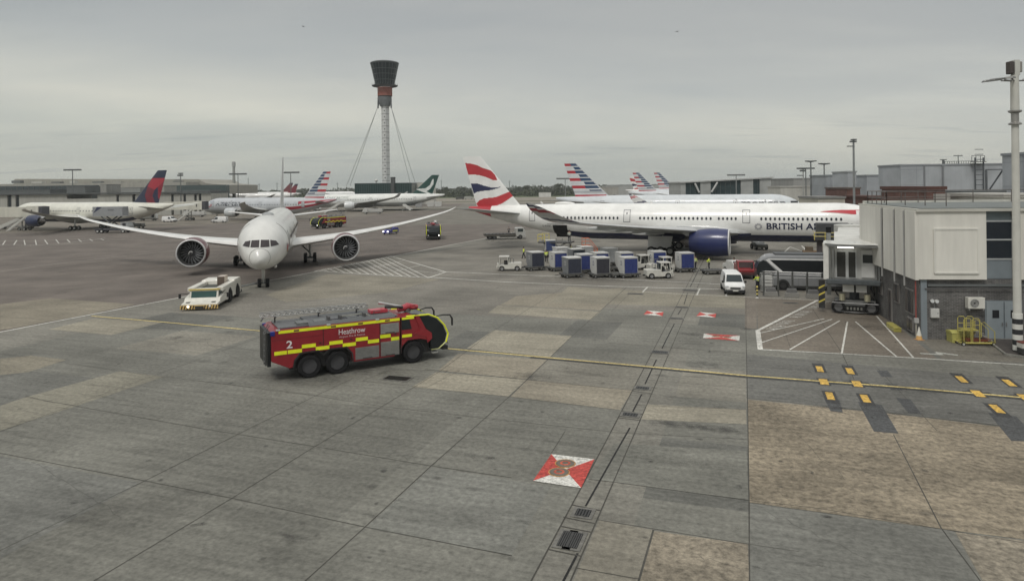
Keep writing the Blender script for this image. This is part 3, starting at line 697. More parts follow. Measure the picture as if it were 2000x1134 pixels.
# ---- 1. white twin-jet being towed towards the camera
HV = math.atan2(-.961, .277); MV = (-35.5, 102.3)
wingV = [(0, 19.5, 3.2, 13.0, 1.25, 0), (2.9, 21.3, 3.4, 11.8, 1.2, 0), (9.9, 26.6, 4.0, 7.6, .8, 0), (19, 33.8, 5.1, 4.6, .46, 0), (26.3, 39.6, 6.4, 2.9, .28, 0), (29.0, 42.8, 7.0, 1.8, .16, .1), (30.3, 45.3, 7.4, .5, .05, .1)]
htV = [(0, 53.2, 6.0, 6.2, .5, 0), (1.2, 54.2, 6.05, 5.6, .45, 0), (9.9, 60.2, 6.9, 1.9, .16, 0)]
WV = (.70, .70, .68)
aV, FV = airliner('white_airliner', 'white twin-engine airliner seen nose-on, being towed towards the camera with red engine pods', MV, HV, 62.8, 2.88, 2.97, 4.95, 31.4,
    wingV, ((47.6, 7.2, 9.8, .42), (57.6, 17.0, 3.2, .16)), htV,
    dict(s=19.3, y=9.75, z=2.95, D=3.75, L=4.6, cols=((.50, .50, .50), (.12, .012, .02), WV), wz=4.2), None, lambda d, a, F: (.655, .655, .63), WV, lambda c, w_: (.50, .50, .49) if c < .93 else (.42, .42, .41), lambda S, j: WV, droop=1.35, Ln=8.5, Lt=21)
gear(aV, 25.83, 0, 2.5, ([0], 0), .50, .38, .86, 'nose_gear')
for sg in (-1, 1): gear(aV, 0, sg * 4.9, 3.1, ([-.75, .75], 1), .66, .5, 1.35, brace=-sg * 1.8)
for q in ([(.04, .60), (.04, 1.42), (.90, 1.38), (.98, .60)], [(1.10, .62), (1.02, 1.36), (1.62, 1.22), (1.95, .72)]):
    for sg in (-1, 1):
        m = MB(); n = 6; c4 = [Vector((sg * (a * .94 + .03), 4.36 + b * .90)) for a, b in q]
        for i in range(n):
            for j in range(n):
                def bl(s_, t_): p = c4[0] * (1 - s_) * (1 - t_) + c4[3] * s_ * (1 - t_) + c4[2] * s_ * t_ + c4[1] * (1 - s_) * t_; return FV.nose(p.x, p.y, .035)
                m.face([bl(i / n, j / n), bl((i + 1) / n, j / n), bl((i + 1) / n, (j + 1) / n), bl(i / n, (j + 1) / n)], (.05, .042, .045))
        m.build('cockpit_window', M_glass, aV, 60)
m = MB(); pp = [FV.nose(1.05 * math.sin(a), 3.82 + .98 * math.cos(a), .02) for a in [i * math.pi / 14 - math.pi * .75 for i in range(22)]]; m.tube(pp, .018, (.30, .30, .29), 6); m.build('radome_seam', M_matte, aV)
for sg in (-1, 1):
    m = MB(); m.tube([FV.pt(5.8 + i * .1, sg * (.55 + .16 * i), .02) for i in range(10)], .02, (.33, .33, .32), 6); m.build('panel_seam', M_matte, aV)
m = MB(); rings = []
for i in range(9):
    t = i / 8; g = max(.05, math.sin(math.pi * (t * .92 + .06))) ** .5; rings.append([Vector((31.4 - 13.2 - 2.6 * t, .75 * g * math.sin(2 * math.pi * k / 16), FV.z0 + FV.rz - .1 + .42 * g * math.cos(2 * math.pi * k / 16))) for k in range(16)])
m.loft(rings, (.30, .31, .31)); m.build('antenna_dome', M_paint, aV, 60)
for d in range(9, 48, 4):
    m = MB(); m.tube([FV.pt(d, a, .006) for a in [k * math.pi / 12 - math.pi / 2 for k in range(13)]], .012, (.42, .42, .41), 5); m.build('panel_seam', M_matte, aV)
windows(aV, FV, [(9.2, 13.5), (16.0, 27.0), (29.0, 47.0)], 5.35, 1, .62, (.15, .24))
for d in (7.6, 14.8, 28.0, 48.5): door(aV, FV, d, 4.35, 6.3, 1.1, 1, (.66, .66, .64))
# pale flying-figure colours on the forward flank, kept as plain strokes
m = MB()
for x0, x1, z0, z1, c in ((5.2, 5.8, 4.2, 4.8, (.45, .05, .05)), (5.6, 6.2, 3.9, 4.2, (.5, .3, .1)), (5.9, 7.2, 4.5, 4.65, (.3, .3, .32)), (5.0, 5.4, 4.7, 4.95, (.25, .25, .3)), (10.0, 13.0, 2.9, 3.5, (.5, .52, .55))):
    side_quad(m, FV, x0, x1, z0, z1, 1, .03, c, 3)
m.build('flank_artwork', M_paint, aV)
m = MB(); m.lathe([(0, .02), (-.3, .16), (-.9, .16)], (24.0, 1.2, 2.05), 'x', (.75, .75, .72), 10); m.build('taxi_light', M_paint, aV)
flap_fairings(aV, 31.4, (8.0, 12.5, 17.5), lambda y: (32.0 + (y - 3) * .38 + 1.0, 3.4 + (y - 3) * .11), WV)
m = MB()
for y, s_, z in ((5.5, 33.9, 3.5), (8.0, 34.6, 3.8)): m.box((31.4 - s_ - .2, y, z - .35), (1.3, 2.2, .09), WV, 0, R_(-14))
m.build('lowered_flap', M_paint, aV)

# ---- 2. long white airliner with ribbon tail, docked at the terminal
tB = R_(21); HB = -tB; dB = Vector((math.cos(tB), -math.sin(tB))); rB = Vector((-math.sin(tB), -math.cos(tB))); MBp = Vector((25.0, 112.5))
def s_along(u, M, d, r, off, lo=-60, hi=60):
    for _ in range(50):
        m = (lo + hi) / 2; p = M + d * m + r * off
        if upix((p.x, p.y, 5)) < u: lo = m
        else: hi = m
    return (lo + hi) / 2
eN = s_along(1757, MBp, dB, rB, 0); eT = s_along(917, MBp, dB, rB, 0); LB = eN - eT
def sB(u): return eN - s_along(u, MBp, dB, rB, 3.0)
ribU = lambda S, j, sg: (.50, .51, .51)
def wingcolB(S, j, sg=1):
    y = S[0]
    if y > 29.6:
        f = (S[2] - 6.4) * 1.7 + j * .12
        k = (f * 1.0) % 3
        return (.25, .03, .04) if .4 < k < 1.1 else ((.03, .03, .06) if 1.5 < k < 2.0 else (.42, .42, .41))
    return (.50, .51, .51)
sw = eN + 3.2     # s of wing root leading edge reference
w0 = sB(1452)
wingB = [(0, w0 - 1.5, 3.2, 15.5, 1.4, 0), (3.1, w0 + .8, 3.4, 13.6, 1.35, 0), (10.5, w0 + 5.8, 4.15, 9.0, .9, 0), (20, w0 + 12.2, 5.15, 5.6, .5, 0), (28.0, w0 + 17.6, 6.1, 3.7, .3, .1), (30.3, w0 + 19.2, 6.55, 3.5, .24, .45), (31.6, w0 + 20.5, 7.2, 3.1, .16, .85), (32.5, w0 + 22.2, 8.1, 2.2, .09, 1.1), (32.9, w0 + 24.2, 9.0, .7, .03, 1.2)]
sfin = sB(1018) - .8
aB, FB = airliner('long_airliner', 'long white airliner with navy belly and ribbon-painted tail docked at the terminal', MBp, HB, LB, 2.98, 3.02, 4.95, eN,
    wingB, ((sfin + 1.9, 7.5, 8.6, .4), (sfin + 9.7, 16.6, 3.5, .15)), [(0, LB - 12.0, 6.1, 7.2, .5, 0), (1.6, LB - 10.8, 6.2, 6.2, .45, 0), (9.6, LB - 4.2, 7.4, 2.4, .2, 0)],
    dict(s=eN - 10.9, y=10.5, z=2.55, D=3.95, L=5.6, cols=((.72, .72, .70), (.016, .025, .105), (.55, .56, .56)), wz=4.6), None,
    lambda d, a, F: ((.44, .03, .045) if (d > LB - 4.6 and abs(a - math.pi) > .5) else ((.014, .02, .075) if (127.4 < math.degrees(a) < 232.6 and sB(1690) - 20 < d < sB(1086)) else (.80, .80, .775))),
    wingcolB, fin_ribbon, lambda S, j: (.34, .35, .34), Ln=8.5, Lt=24, droop=1.0, faircol=lambda i, j: (.014, .02, .075) if (i < 16 and 8.0 < j < 20) else (.60, .61, .60), wsub=5)
gear(aB, .3, -5.3, 2.9, ([-1.45, 0, 1.45], 1), .68, .5, 1.4, door=(1.9, 1.7, -.75, (.60, .60, .58)), brace=1.6); gear(aB, .3, 5.3, 2.9, ([-1.45, 0, 1.45], 1), .68, .5, 1.4, brace=-1.6)
gear(aB, eN - 5.2, 0, 2.3, ([0], 0), .52, .4, .9, 'nose_gear')
for sg in (-1,):
    windows(aB, FB, [(sB(1206), sB(1079)), (sB(1298), sB(1250)), (sB(1388), sB(1312)), (sB(1437), sB(1404)), (sB(1643), sB(1487))], 5.62, sg, .665, (.14, .215))
    for u in (1036, 1224, 1457.5): door(aB, FB, sB(u), 4.95, 7.0, 1.15, sg)
    door(aB, FB, sB(1681), 4.95, 7.0, 1.2, sg, (.74, .74, .72), (.80, .80, .78))
    dbt = side_text(aB, FB, 'BRITISH AIRWAYS', sB(1497), sB(1668), 4.02, .98, sg, (.010, .016, .055), .022)
    side_text(aB, FB, 'G-XWBG', sB(1056), sB(1074), 4.0, .33, sg, (.05, .05, .06))
    m = MB(); pts = [(1602, 6.72), (1625, 6.92), (1650, 6.98), (1672, 6.98), (1697, 6.98), (1697, 6.32), (1672, 6.38), (1650, 6.45), (1628, 6.58)]
    n = 28
    for i in range(n):
        u0, u1 = 1602 + i * 98 / n, 1602 + (i + 1) * 98 / n
        def tz(u): t = (u - 1602) / 98; return 6.70 + .28 * min(1, t * 2.4) ** .6, 6.70 - .36 * min(1, t * 1.5) ** 1.2
        for k in range(3):
            def zz_(u, f): a, b = tz(u); return b + (a - b) * f
            m.face([FB.side(sB(u0), zz_(u0, k / 3), sg, .022), FB.side(sB(u1), zz_(u1, k / 3), sg, .022), FB.side(sB(u1), zz_(u1, (k + 1) / 3), sg, .022), FB.side(sB(u0), zz_(u0, (k + 1) / 3), sg, .022)], (.46, .022, .035))
    m.build('red_ribbon', M_paint, aB)
    m = MB(); cx, cz = sB(1481), 4.45
    for k in range(9):
        a = k * .7; side_quad(m, FB, cx + .42 * math.cos(a) - .13, cx + .42 * math.cos(a) + .13, cz + .36 * math.sin(a) - .12, cz + .36 * math.sin(a) + .12, sg, .03 + .001 * k, (.40, .40, .42), 1)
    m.build('crest', M_paint, aB)
m = MB(); rings = []
for i in range(9):
    t = i / 8; g = max(.05, math.sin(math.pi * (t * .9 + .07))) ** .5; rings.append([Vector((eN - sB(1094) + 0 - 0 + .0 - 3.4 * (t - .5) * -1, .7 * g * math.sin(2 * math.pi * k / 14), 7.95 + .33 * g * math.cos(2 * math.pi * k / 14))) for k in range(14)])
m.loft(rings, (.78, .78, .76)); m.build('antenna_dome', M_paint, aB, 60)
for u in (1046, 1265):
    m = MB(); m.prism([(0, 7.9), (.45, 7.9), (.1, 8.35), (-.05, 8.35)], -.03, .03, (.7, .7, .68)); m.build('blade_antenna', M_paint, aB, loc=(eN - sB(u), 0, 0))
m = MB(); side_quad(m, FB, sB(1106), sB(1077), 2.15, 4.35, -1, .04, (.012, .012, .014), 8); m.build('cargo_hold_opening', M_matte, aB)
m = MB(); m.box((eN - (sB(1106) + sB(1077)) / 2, -4.1, 4.72), (2.9, 2.0, .12), (.22, .22, .21), 0); m.build('cargo_door', M_paint, aB)
def teB(y): return (w0 + .8 + (y - 3.1) * .67 + 13.6 - (y - 3.1) * .45, 3.4 + (y - 3.1) * .118)
flap_fairings(aB, eN, (6.5, 12.5, 17.0, 21.5), teB, (.48, .49, .48), 5.0)

# ---- 3. generic parked airliners
def parked(name, label, nose_uv, zn, tail_u, tN, L, R, z0, finp, fcol, ecol, zfin, side, group='parked airliners', D=3.3, wing_up=None, dist=None, wcol=(.48, .49, .48), hcol=None):
    """nose at pixel column nose_uv[0] and distance dist; heading tN (world angle)"""
    d = Vector((math.cos(tN), math.sin(tN))); Y = dist; N0 = Vector((xat(nose_uv, Y), Y)); xm = L * .5; M = N0 - d * xm; k = L / 62.8
    wg = [(0, 19.5 * k, z0 - 1.7, 13 * k, 1.2, 0), (R, 21.3 * k, z0 - 1.5, 11.5 * k, 1.15, 0), (9.9 * k, 26.6 * k, z0 - .9, 7.4 * k, .8, 0), (19 * k, 33.8 * k, z0 + .2, 4.6 * k, .45, 0), (27 * k, 40.2 * k, z0 + 1.4, 2.6 * k, .25, .15)]
    wg += ([(28.6 * k, 42.4 * k, z0 + 2.1, 1.8 * k, .14, .9), (29.2 * k, 44.4 * k, z0 + 3.7, .8, .06, 1.2)] if wing_up else [(30 * k, 44.8 * k, z0 + 2.0, .5, .05, .1)])
    s0 = 47.6 * k
    a, F = airliner(name, label, M, tN, L, R, R * 1.02, z0, xm, wg, ((s0, z0 + R * .75, 9.6 * k, .4), (s0 + 9.6 * k, zfin, 3.3 * k, .15)),
        [(0, 53.2 * k, z0 + 1.0, 6.2 * k, .5, 0), (1.2, 54.2 * k, z0 + 1.05, 5.6 * k, .45, 0), (9.6 * k, 60.0 * k, z0 + 1.8, 2.0 * k, .2, 0)],
        dict(s=19.8 * k, y=9.7 * k, z=z0 - 2.1, D=D, L=4.4, cols=(ecol[0], ecol[1], (.55, .56, .56)), wz=z0 - .7, fan=False), None, fcol, wcol, finp, hcol, Ln=8, Lt=20 * k, droop=1.1, group=group)
    for sg in (-1, 1): gear(a, 0, sg * 4.9, 2.9, ([-.75, .75], 1), .64, .5, 1.3)
    gear(a, xm - 5.8, 0, 2.3, ([0], 0), .5, .36, .85, 'nose_gear')
    for sg in ((side,) if side else ()):
        windows(a, F, [(9 * k, 15 * k), (17 * k, 29 * k), (31 * k, 48 * k)], z0 + .42, sg, 1.1, (.2, .2), (.09, .1, .11), False)
        for q in (7.0, 16, 30, 49.5): door(a, F, q * k, z0 - .5, z0 + 1.45, 1.2, sg, tuple(.9 * c for c in fcol(20, 1, F)))
        m = MB(); side_quad(m, F, 1.9, 3.6, z0 + .45, z0 + 1.25, sg, .03, (.03, .03, .035), 4); m.build('cockpit_window', M_glass, a)
    return a, F, xm
def plain(c): return lambda d, a, F: c
CREAM = (.68, .675, .60)
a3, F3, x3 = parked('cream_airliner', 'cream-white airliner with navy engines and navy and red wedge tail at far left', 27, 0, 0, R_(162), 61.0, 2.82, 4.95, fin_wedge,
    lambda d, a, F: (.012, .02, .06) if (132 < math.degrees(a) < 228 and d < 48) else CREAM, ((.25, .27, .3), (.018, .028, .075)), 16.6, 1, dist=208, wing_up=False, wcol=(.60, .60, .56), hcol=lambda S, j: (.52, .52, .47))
SIL = (.47, .49, .51)
def aa_fus(L):
    def f(d, a, F):
        dg = math.degrees(a); dg = min(dg, 360 - dg)
        if d > L - 19 and dg > 60:
            k = (d - (L - 19)) / 19
            if 62 < dg < 84 and d > L - 14: return (.36, .03, .05)
            if 98 < dg < 118: return (.36, .03, .05)
            if 84 < dg < 98: return (.6, .61, .62)
        return SIL
    return f
a4, F4, x4 = parked('silver_airliner', 'silver airliner with red and blue striped tail parked behind the towed white jet', 398, 0, 0, R_(162), 57.0, 2.85, 4.95, fin_flag, aa_fus(57.0), ((.6, .61, .62), (.52, .54, .55)), 16.9, 1, dist=256)
for z_, b_, q in ((4.85, .02, 0),):
    d4 = Vector((math.cos(R_(162)), math.sin(R_(162)))); r4 = Vector((-math.sin(R_(162)), math.cos(R_(162)))); M4 = Vector((a4.location.x, a4.location.y))
    def s4(u):
        lo, hi = 0, 50
        for _ in range(40):
            m_ = (lo + hi) / 2; p = M4 + d4 * (x4 - m_) + r4 * 2.85
            if upix((p.x, p.y, 5)) < u: lo = m_
            else: hi = m_
        return lo
    side_text(a4, F4, 'American', s4(421), s4(468), 4.9, 2.2, 1, (.035, .04, .055), .0)
    m = MB(); m.face([F4.side(d_, z__, 1, .05) for d_, z__ in ((4.6, 6.5), (6.6, 6.9), (5.9, 5.8))], (.03, .06, .16)); m.face([F4.side(d_, z__, 1, .05) for d_, z__ in ((5.6, 5.75), (4.2, 4.6), (5.0, 4.5), (6.2, 5.2))], (.35, .03, .05)); m.build('eagle_emblem', M_paint, a4)
a5, F5, x5 = parked('white_engine_airliner', 'white airliner with grey belly and dark green tail bearing a white brush mark', 590, 0, 0, R_(180 + 6), 66.0, 2.98, 5.0, fin_brush,
    lambda d, a, F: (.42, .43, .42) if 112 < math.degrees(a) < 248 else (.74, .75, .72), ((.72, .73, .72), (.66, .68, .68)), 16.6, 1, dist=318, wing_up=True, wcol=(.30, .31, .30), D=3.7)
side_text(a5, F5, 'CATHAY PACIFIC', 9.5, 21.5, 6.1, .8, 1, (.02, .09, .07))
# right-hand row behind the long airliner
for nm, lb, un, Y, L, zf, z0_ in (('silver_airliner', 'silver airliner with largest striped tail on the right, directly behind the long white airliner', 1574, 170, 65.0, 17.2, 5.25),
        ('silver_airliner', 'silver airliner with striped tail, middle of the three striped tails on the right', 1485, 313, 61, 16.7, 5.0), ('silver_airliner', 'silver airliner with striped tail, rightmost and farthest of the three on the right', 1497, 377, 64, 17.6, 5.6)):
    a6, F6, x6 = parked(nm, lb, un, 0, 0, R_(-21), L, 2.88, z0_, fin_flag, plain((.58, .61, .63)), ((.6, .61, .62), (.52, .54, .55)), zf, -1 if Y < 200 else 0, dist=Y, group='silver airliners with striped tails')
    if Y < 200:
        d_ = Vector((math.cos(R_(21)), -math.sin(R_(21)))); r_ = Vector((-math.sin(R_(21)), -math.cos(R_(21)))); M_ = Vector((a6.location.x, a6.location.y))
        s1 = x6 - s_along(1428, M_, d_, r_, 2.9); s2 = x6 - s_along(1535, M_, d_, r_, 2.9)
        side_text(a6, F6, 'American', s1, s2, 5.0, 2.0, -1, (.06, .065, .08), .02)
a4['group'] = 'silver airliners with striped tails'
parked('ribbon_tail_airliner', 'distant white airliner with red and navy ribbon tail left of the middle striped tail', 1413, 0, 0, R_(-21), 62, 2.9, 5.0, fin_ribbon, plain((.74, .74, .72)), ((.6, .6, .6), (.02, .03, .13)), 16.2, 0, dist=429)
# far tails and fuselages beyond the left pier
def far_jet(label, un, Y, L, ang, finp, fc, zf=16.5):
    return parked('distant_airliner', label, un, 0, 0, ang, L, 2.6, 4.8, finp, plain(fc), ((.6, .6, .6), (.5, .5, .5)), zf, 0, dist=Y, group='distant airliners beyond the left pier')
far_jet('tiny distant airliner with ribbon tail in front of the slim grey tower', 540, 640, 50, R_(5), fin_ribbon, (.72, .72, .7), 18)
far_jet('distant white airliner with dark red tail to the right of the towed jet fin', 478, 560, 45, R_(182), lambda c, w_: (.20, .015, .03) if w_ < .8 else (.03, .02, .05), (.74, .74, .72), 14.5)
far_jet('distant white airliner whose dark red tail shows narrowly beside the towed jet fin', 462, 700, 60, R_(181), lambda c, w_: (.17, .02, .03) if w_ < .85 else (.03, .02, .05), (.74, .74, .72), 16.5)
far_jet('distant white airliner just left of the control tower base', 700, 640, 44, R_(8), lambda c, w_: (.6, .6, .6), (.76, .76, .75), 12)
# ------------------------------------------------------------------ buildings
def brick_mat(name, c1, c2, mortar, sc, dirt=.45):
    m = bpy.data.materials.new(name); m.use_nodes = True; t = m.node_tree; n = t.nodes; l = t.links; b = n['Principled BSDF']; b.inputs['Roughness'].default_value = .9
    tc_ = n.new('ShaderNodeTexCoord'); sp = n.new('ShaderNodeSeparateXYZ'); l.new(tc_.outputs['Object'], sp.inputs[0]); ad = n.new('ShaderNodeMath'); l.new(sp.outputs[0], ad.inputs[0]); l.new(sp.outputs[1], ad.inputs[1])
    cb = n.new('ShaderNodeCombineXYZ'); l.new(ad.outputs[0], cb.inputs[0]); l.new(sp.outputs[2], cb.inputs[1])
    br = n.new('ShaderNodeTexBrick'); l.new(cb.outputs[0], br.inputs['Vector']); br.inputs['Color1'].default_value = (*c1, 1); br.inputs['Color2'].default_value = (*c2, 1); br.inputs['Mortar'].default_value = (*mortar, 1)
    br.inputs['Scale'].default_value = sc; br.inputs['Mortar Size'].default_value = .012; br.inputs['Row Height'].default_value = .10; br.inputs['Brick Width'].default_value = .30
    z = n.new('ShaderNodeTexNoise'); z.inputs['Scale'].default_value = .9; z.inputs['Detail'].default_value = 8; z.inputs['Roughness'].default_value = .7; l.new(tc_.outputs['Object'], z.inputs['Vector'])
    r = n.new('ShaderNodeMapRange'); l.new(z.outputs['Fac'], r.inputs[0]); r.inputs[1].default_value = .35; r.inputs[2].default_value = .68; r.inputs[3].default_value = 1 - dirt; r.inputs[4].default_value = 1.2
    x = n.new('ShaderNodeVectorMath'); x.operation = 'SCALE'; l.new(br.outputs['Color'], x.inputs[0]); l.new(r.outputs[0], x.inputs['Scale']); l.new(x.outputs[0], b.inputs['Base Color'])
    return m
M_brick = brick_mat('sooty_brick', (.135, .13, .125), (.085, .083, .082), (.20, .195, .19), 1.0)
M_redbrick = brick_mat('red_brick', (.13, .045, .035), (.09, .032, .026), (.16, .13, .11), 1.0, .3)
def clad_mat(name, col, sx, sz, line=.6):
    m = bpy.data.materials.new(name); m.use_nodes = True; t = m.node_tree; n = t.nodes; l = t.links; b = n['Principled BSDF']; b.inputs['Roughness'].default_value = .6
    tc_ = n.new('ShaderNodeTexCoord'); sp = n.new('ShaderNodeSeparateXYZ'); l.new(tc_.outputs['Object'], sp.inputs[0]); ad = n.new('ShaderNodeMath'); l.new(sp.outputs[0], ad.inputs[0]); l.new(sp.outputs[1], ad.inputs[1])
    cb = n.new('ShaderNodeCombineXYZ'); l.new(ad.outputs[0], cb.inputs[0]); l.new(sp.outputs[2], cb.inputs[1])
    br = n.new('ShaderNodeTexBrick'); br.offset = 0; l.new(cb.outputs[0], br.inputs['Vector']); br.inputs['Color1'].default_value = (*col, 1); br.inputs['Color2'].default_value = (*[c * .93 for c in col], 1); br.inputs['Mortar'].default_value = (*[c * line for c in col], 1)
    br.inputs['Scale'].default_value = 1; br.inputs['Mortar Size'].default_value = .03; br.inputs['Row Height'].default_value = sz; br.inputs['Brick Width'].default_value = sx
    z = n.new('ShaderNodeTexNoise'); z.inputs['Scale'].default_value = .25; z.inputs['Detail'].default_value = 7; l.new(tc_.outputs['Object'], z.inputs['Vector'])
    r = n.new('ShaderNodeMapRange'); l.new(z.outputs['Fac'], r.inputs[0]); r.inputs[1].default_value = .35; r.inputs[2].default_value = .65; r.inputs[3].default_value = .85; r.inputs[4].default_value = 1.08
    x = n.new('ShaderNodeVectorMath'); x.operation = 'SCALE'; l.new(br.outputs['Color'], x.inputs[0]); l.new(r.outputs[0], x.inputs['Scale']); l.new(x.outputs[0], b.inputs['Base Color'])
    return m
M_clad = clad_mat('grey_cladding', (.37, .39, .41), 1.2, 30, .85); M_clad2 = clad_mat('panel_cladding', (.325, .345, .365), 9, 3.4, .55); M_panel = clad_mat('pier_panels', (.36, .37, .36), 4.5, 1.6, .75)

# near pier block: brick ground floor, white upper floor
A = at(1797, 662); Bf = at(1700, 600) + Vector((.4, 3.5, 0))           # near corner, far end of the side wall
Fd = Vector((.985, -.10, 0)).normalized(); Sd = (Vector((31.6, 61.5, 0)) - A).normalized()
nb = thing('terminal_block', 'two-storey block with white upper floor over sooty brick ground floor at right', 'building', A)
def L2(x, y, z): return Vector((x * Fd.x + y * Sd.x, x * Fd.y + y * Sd.y, z))
def wallbox(mb, x0, x1, y0, y1, z0, z1, col):
    P = [L2(x0, y0, z0), L2(x1, y0, z0), L2(x1, y1, z0), L2(x0, y1, z0), L2(x0, y0, z1), L2(x1, y0, z1), L2(x1, y1, z1), L2(x0, y1, z1)]; b = len(mb.v); mb.v += [tuple(p) for p in P]
    for q in ((0, 3, 2, 1), (4, 5, 6, 7), (0, 1, 5, 4), (1, 2, 6, 5), (2, 3, 7, 6), (3, 0, 4, 7)): mb.f.append(tuple(b + i for i in q)); mb.c.append(col)
    return mb
m = MB(); wallbox(m, 0, 26, 0, 13.4, 0, 4.25, GREY); m.build('brick_wall', M_brick, nb)
m = MB(); wallbox(m, -.12, 4.35, -.3, 13.5, 4.25, 9.0, (.67, .655, .60)); wallbox(m, 6.15, 26, -.3, 13.6, 4.25, 9.0, (.64, .62, .56)); m.build('upper_wall', M_wall, nb)
m = MB(); wallbox(m, -.3, 26, -.45, 14.0, 9.0, 9.18, (.50, .49, .44)); wallbox(m, .1, 26, -.1, 13.4, 9.19, 9.24, (.15, .165, .16)); wallbox(m, 0, 26, 13.4, 13.7, 9.19, 9.42, (.55, .55, .5)); m.build('roof', M_matte, nb)
m = MB(); wallbox(m, 11, 40, 14.8, 40, 0, 7.2, (.42, .41, .37)); m.build('rear_wing', M_wall, nb)
m = MB(); wallbox(m, .95, 3.75, -.36, -.3, 4.75, 7.75, (.68, .665, .61));
for a in ((.9, 3.8, 7.72, 7.84), (.9, 3.8, 4.66, 4.78)): wallbox(m, a[0], a[1], -.40, -.3, a[2], a[3], (.66, .65, .6))
for a in ((.86, .98), (3.72, 3.84)): wallbox(m, a[0], a[1], -.39, -.3, 4.7, 7.8, (.64, .63, .58))
m.build('blank_panel', M_wall, nb)
m = MB(); wallbox(m, 4.352, 6.148, .0, .3, 4.25, 9.0, (.16, .18, .20)); f = m.build('window', M_matte, nb)
m = MB(); wallbox(m, 4.42, 6.1, -.03, -.0, 5.7, 8.2, (.02, .026, .034)); m.build('pane', M_glass, f)
m = MB(); 
for z_ in (5.6, 6.95, 8.25): m = MB(); wallbox(m, 4.36, 6.14, -.07, -.0, z_, z_ + .1, (.42, .44, .44)); m.build('transom', M_matte, f)
m = MB(); wallbox(m, 4.42, 6.1, -.028, -.0, 8.36, 8.95, (.14, .17, .18)); m.build('infill_panel', M_matte, f); m = MB(); wallbox(m, 4.42, 6.1, -.028, -.0, 4.3, 5.55, (.19, .22, .24)); m.build('infill_panel', M_matte, f)
m = MB()
for y_, w_ in ((1.75, .35), (3.9, .4), (6.8, .55)): m = MB(); wallbox(m, -.24, -.12, y_, y_ + w_, 4.25, 9.05, (.07, .075, .08)); m.build('recessed_glazing', M_glass, nb)
for y_, y2 in ((-.28, 1.75), (2.1, 3.9), (4.3, 6.8), (7.35, 13.45)): m = MB(); wallbox(m, -.36, -.12, y_, y2, 4.2, 9.05, (.67, .655, .60)); m.build('wall_panel', M_wall, nb)
for y_ in (2.0, 4.2, 7.2):
    m = MB(); m.tube([L2(-.34, y_, 3.5), L2(-.34, y_, 9.0)], .07, (.3, .3, .29), 8); m.build('drainpipe', M_matte, nb)
m = MB(); wallbox(m, .05, .45, -.12, 0, 0, 4.25, (.20, .23, .25)); m.build('corner_post', M_matte, nb)
m = MB(); wallbox(m, .5, 7.0, -.14, 0, 3.75, 3.9, (.13, .14, .14)); m.tube([L2(.3, -.2, 3.6), L2(4, -.2, 3.62), L2(7, -.2, 3.6)], .04, (.1, .1, .1), 6); m.build('conduit', M_matte, nb)
dr = MB(); wallbox(dr, 4.3, 6.75, -.06, -.0, 0.02, 2.75, (.20, .23, .25)); dr = dr.build('service_door', M_matte, nb)
for x_ in (4.38, 5.57):
    m = MB(); wallbox(m, x_, x_ + 1.1, -.12, -.06, .05, 2.68, (.25, .285, .305)); lf = m.build('door_leaf', M_matte, dr)
    m = MB(); wallbox(m, x_ + .38, x_ + .82, -.135, -.12, 1.55, 2.1, (.02, .022, .026)); m.build('vision_panel', M_glass, dr)
    m = MB(); wallbox(m, x_ + (1.0 if x_ < 5 else .06), x_ + (1.05 if x_ < 5 else .11), -.19, -.12, 1.0, 1.25, (.3, .3, .3)); m.build('handle', M_metal, dr)
for y0, y1, z0, z1, s in ((.9, 2.6, 1.5, 3.3, 'reddish'), (1.2, 2.3, .2, 1.2, ''), (4.0, 5.2, 1.8, 3.3, ''), (5.8, 6.6, .0, 2.6, 'door'), (8.2, 9.2, 1.8, 3.2, ''), (10.4, 11.4, 0, 2.7, 'door')):
    m = MB(); wallbox(m, -.1, .0, y0, y1, z0, z1, (.22, .21, .20)); f = m.build('window', M_matte, nb)
    m = MB(); k = 3; 
    for i in range(k):
        a = y0 + .06 + i * (y1 - y0) / k; wallbox(m, -.13, -.1, a, a + (y1 - y0) / k - .12, z0 + .1, z1 - .1, (.05, .05, .055) if i % 2 else (.10, .09, .085))
    m.build('pane', M_glass, f)
# things fixed to or standing by the block
def wallthing(name, label, cat, x, y, z): t = thing(name, label, cat, A + L2(x, y, z)); t.rotation_euler = (0, 0, math.atan2(Fd.y, Fd.x)); return t
t = wallthing('air_conditioner', 'white outdoor air conditioner box with round fan grille left of grey doors', 'air conditioner', 3.55, -.3, 2.25)
m = MB(); m.bb(-.55, .55, -.22, .22, 0, .78, (.62, .61, .56)); m.build('casing', M_gloss, t, bevel=.03)
m = MB(); m.lathe([(-.225, .31), (-.245, .31), (-.245, .27)], (-.14, 0, .39), 'y', (.5, .5, .47), 24); m.lathe([(-.228, .27), (-.228, 0)], (-.14, 0, .39), 'y', (.05, .05, .05), 24)
for r_ in (.08, .14, .2): m.lathe([(-.24, r_), (-.25, r_ + .012), (-.24, r_ + .024)], (-.14, 0, .39), 'y', (.55, .55, .52), 20)
m.build('fan_grille', M_matte, t)
for x_ in (-.46, .46): m = MB(); m.bb(x_ - .04, x_ + .04, -.2, .3, -.12, 0, (.4, .4, .4)); m.build('bracket', M_metal, t)
m = MB(); m.tube([(.3, .1, .78), (.32, .1, 1.3)], .03, (.25, .25, .25), 6); m.build('pipe', M_metal, t)
t = wallthing('junction_box', 'white metal junction box on the brick wall near the corner post', 'junction box', .95, -.13, 1.55)
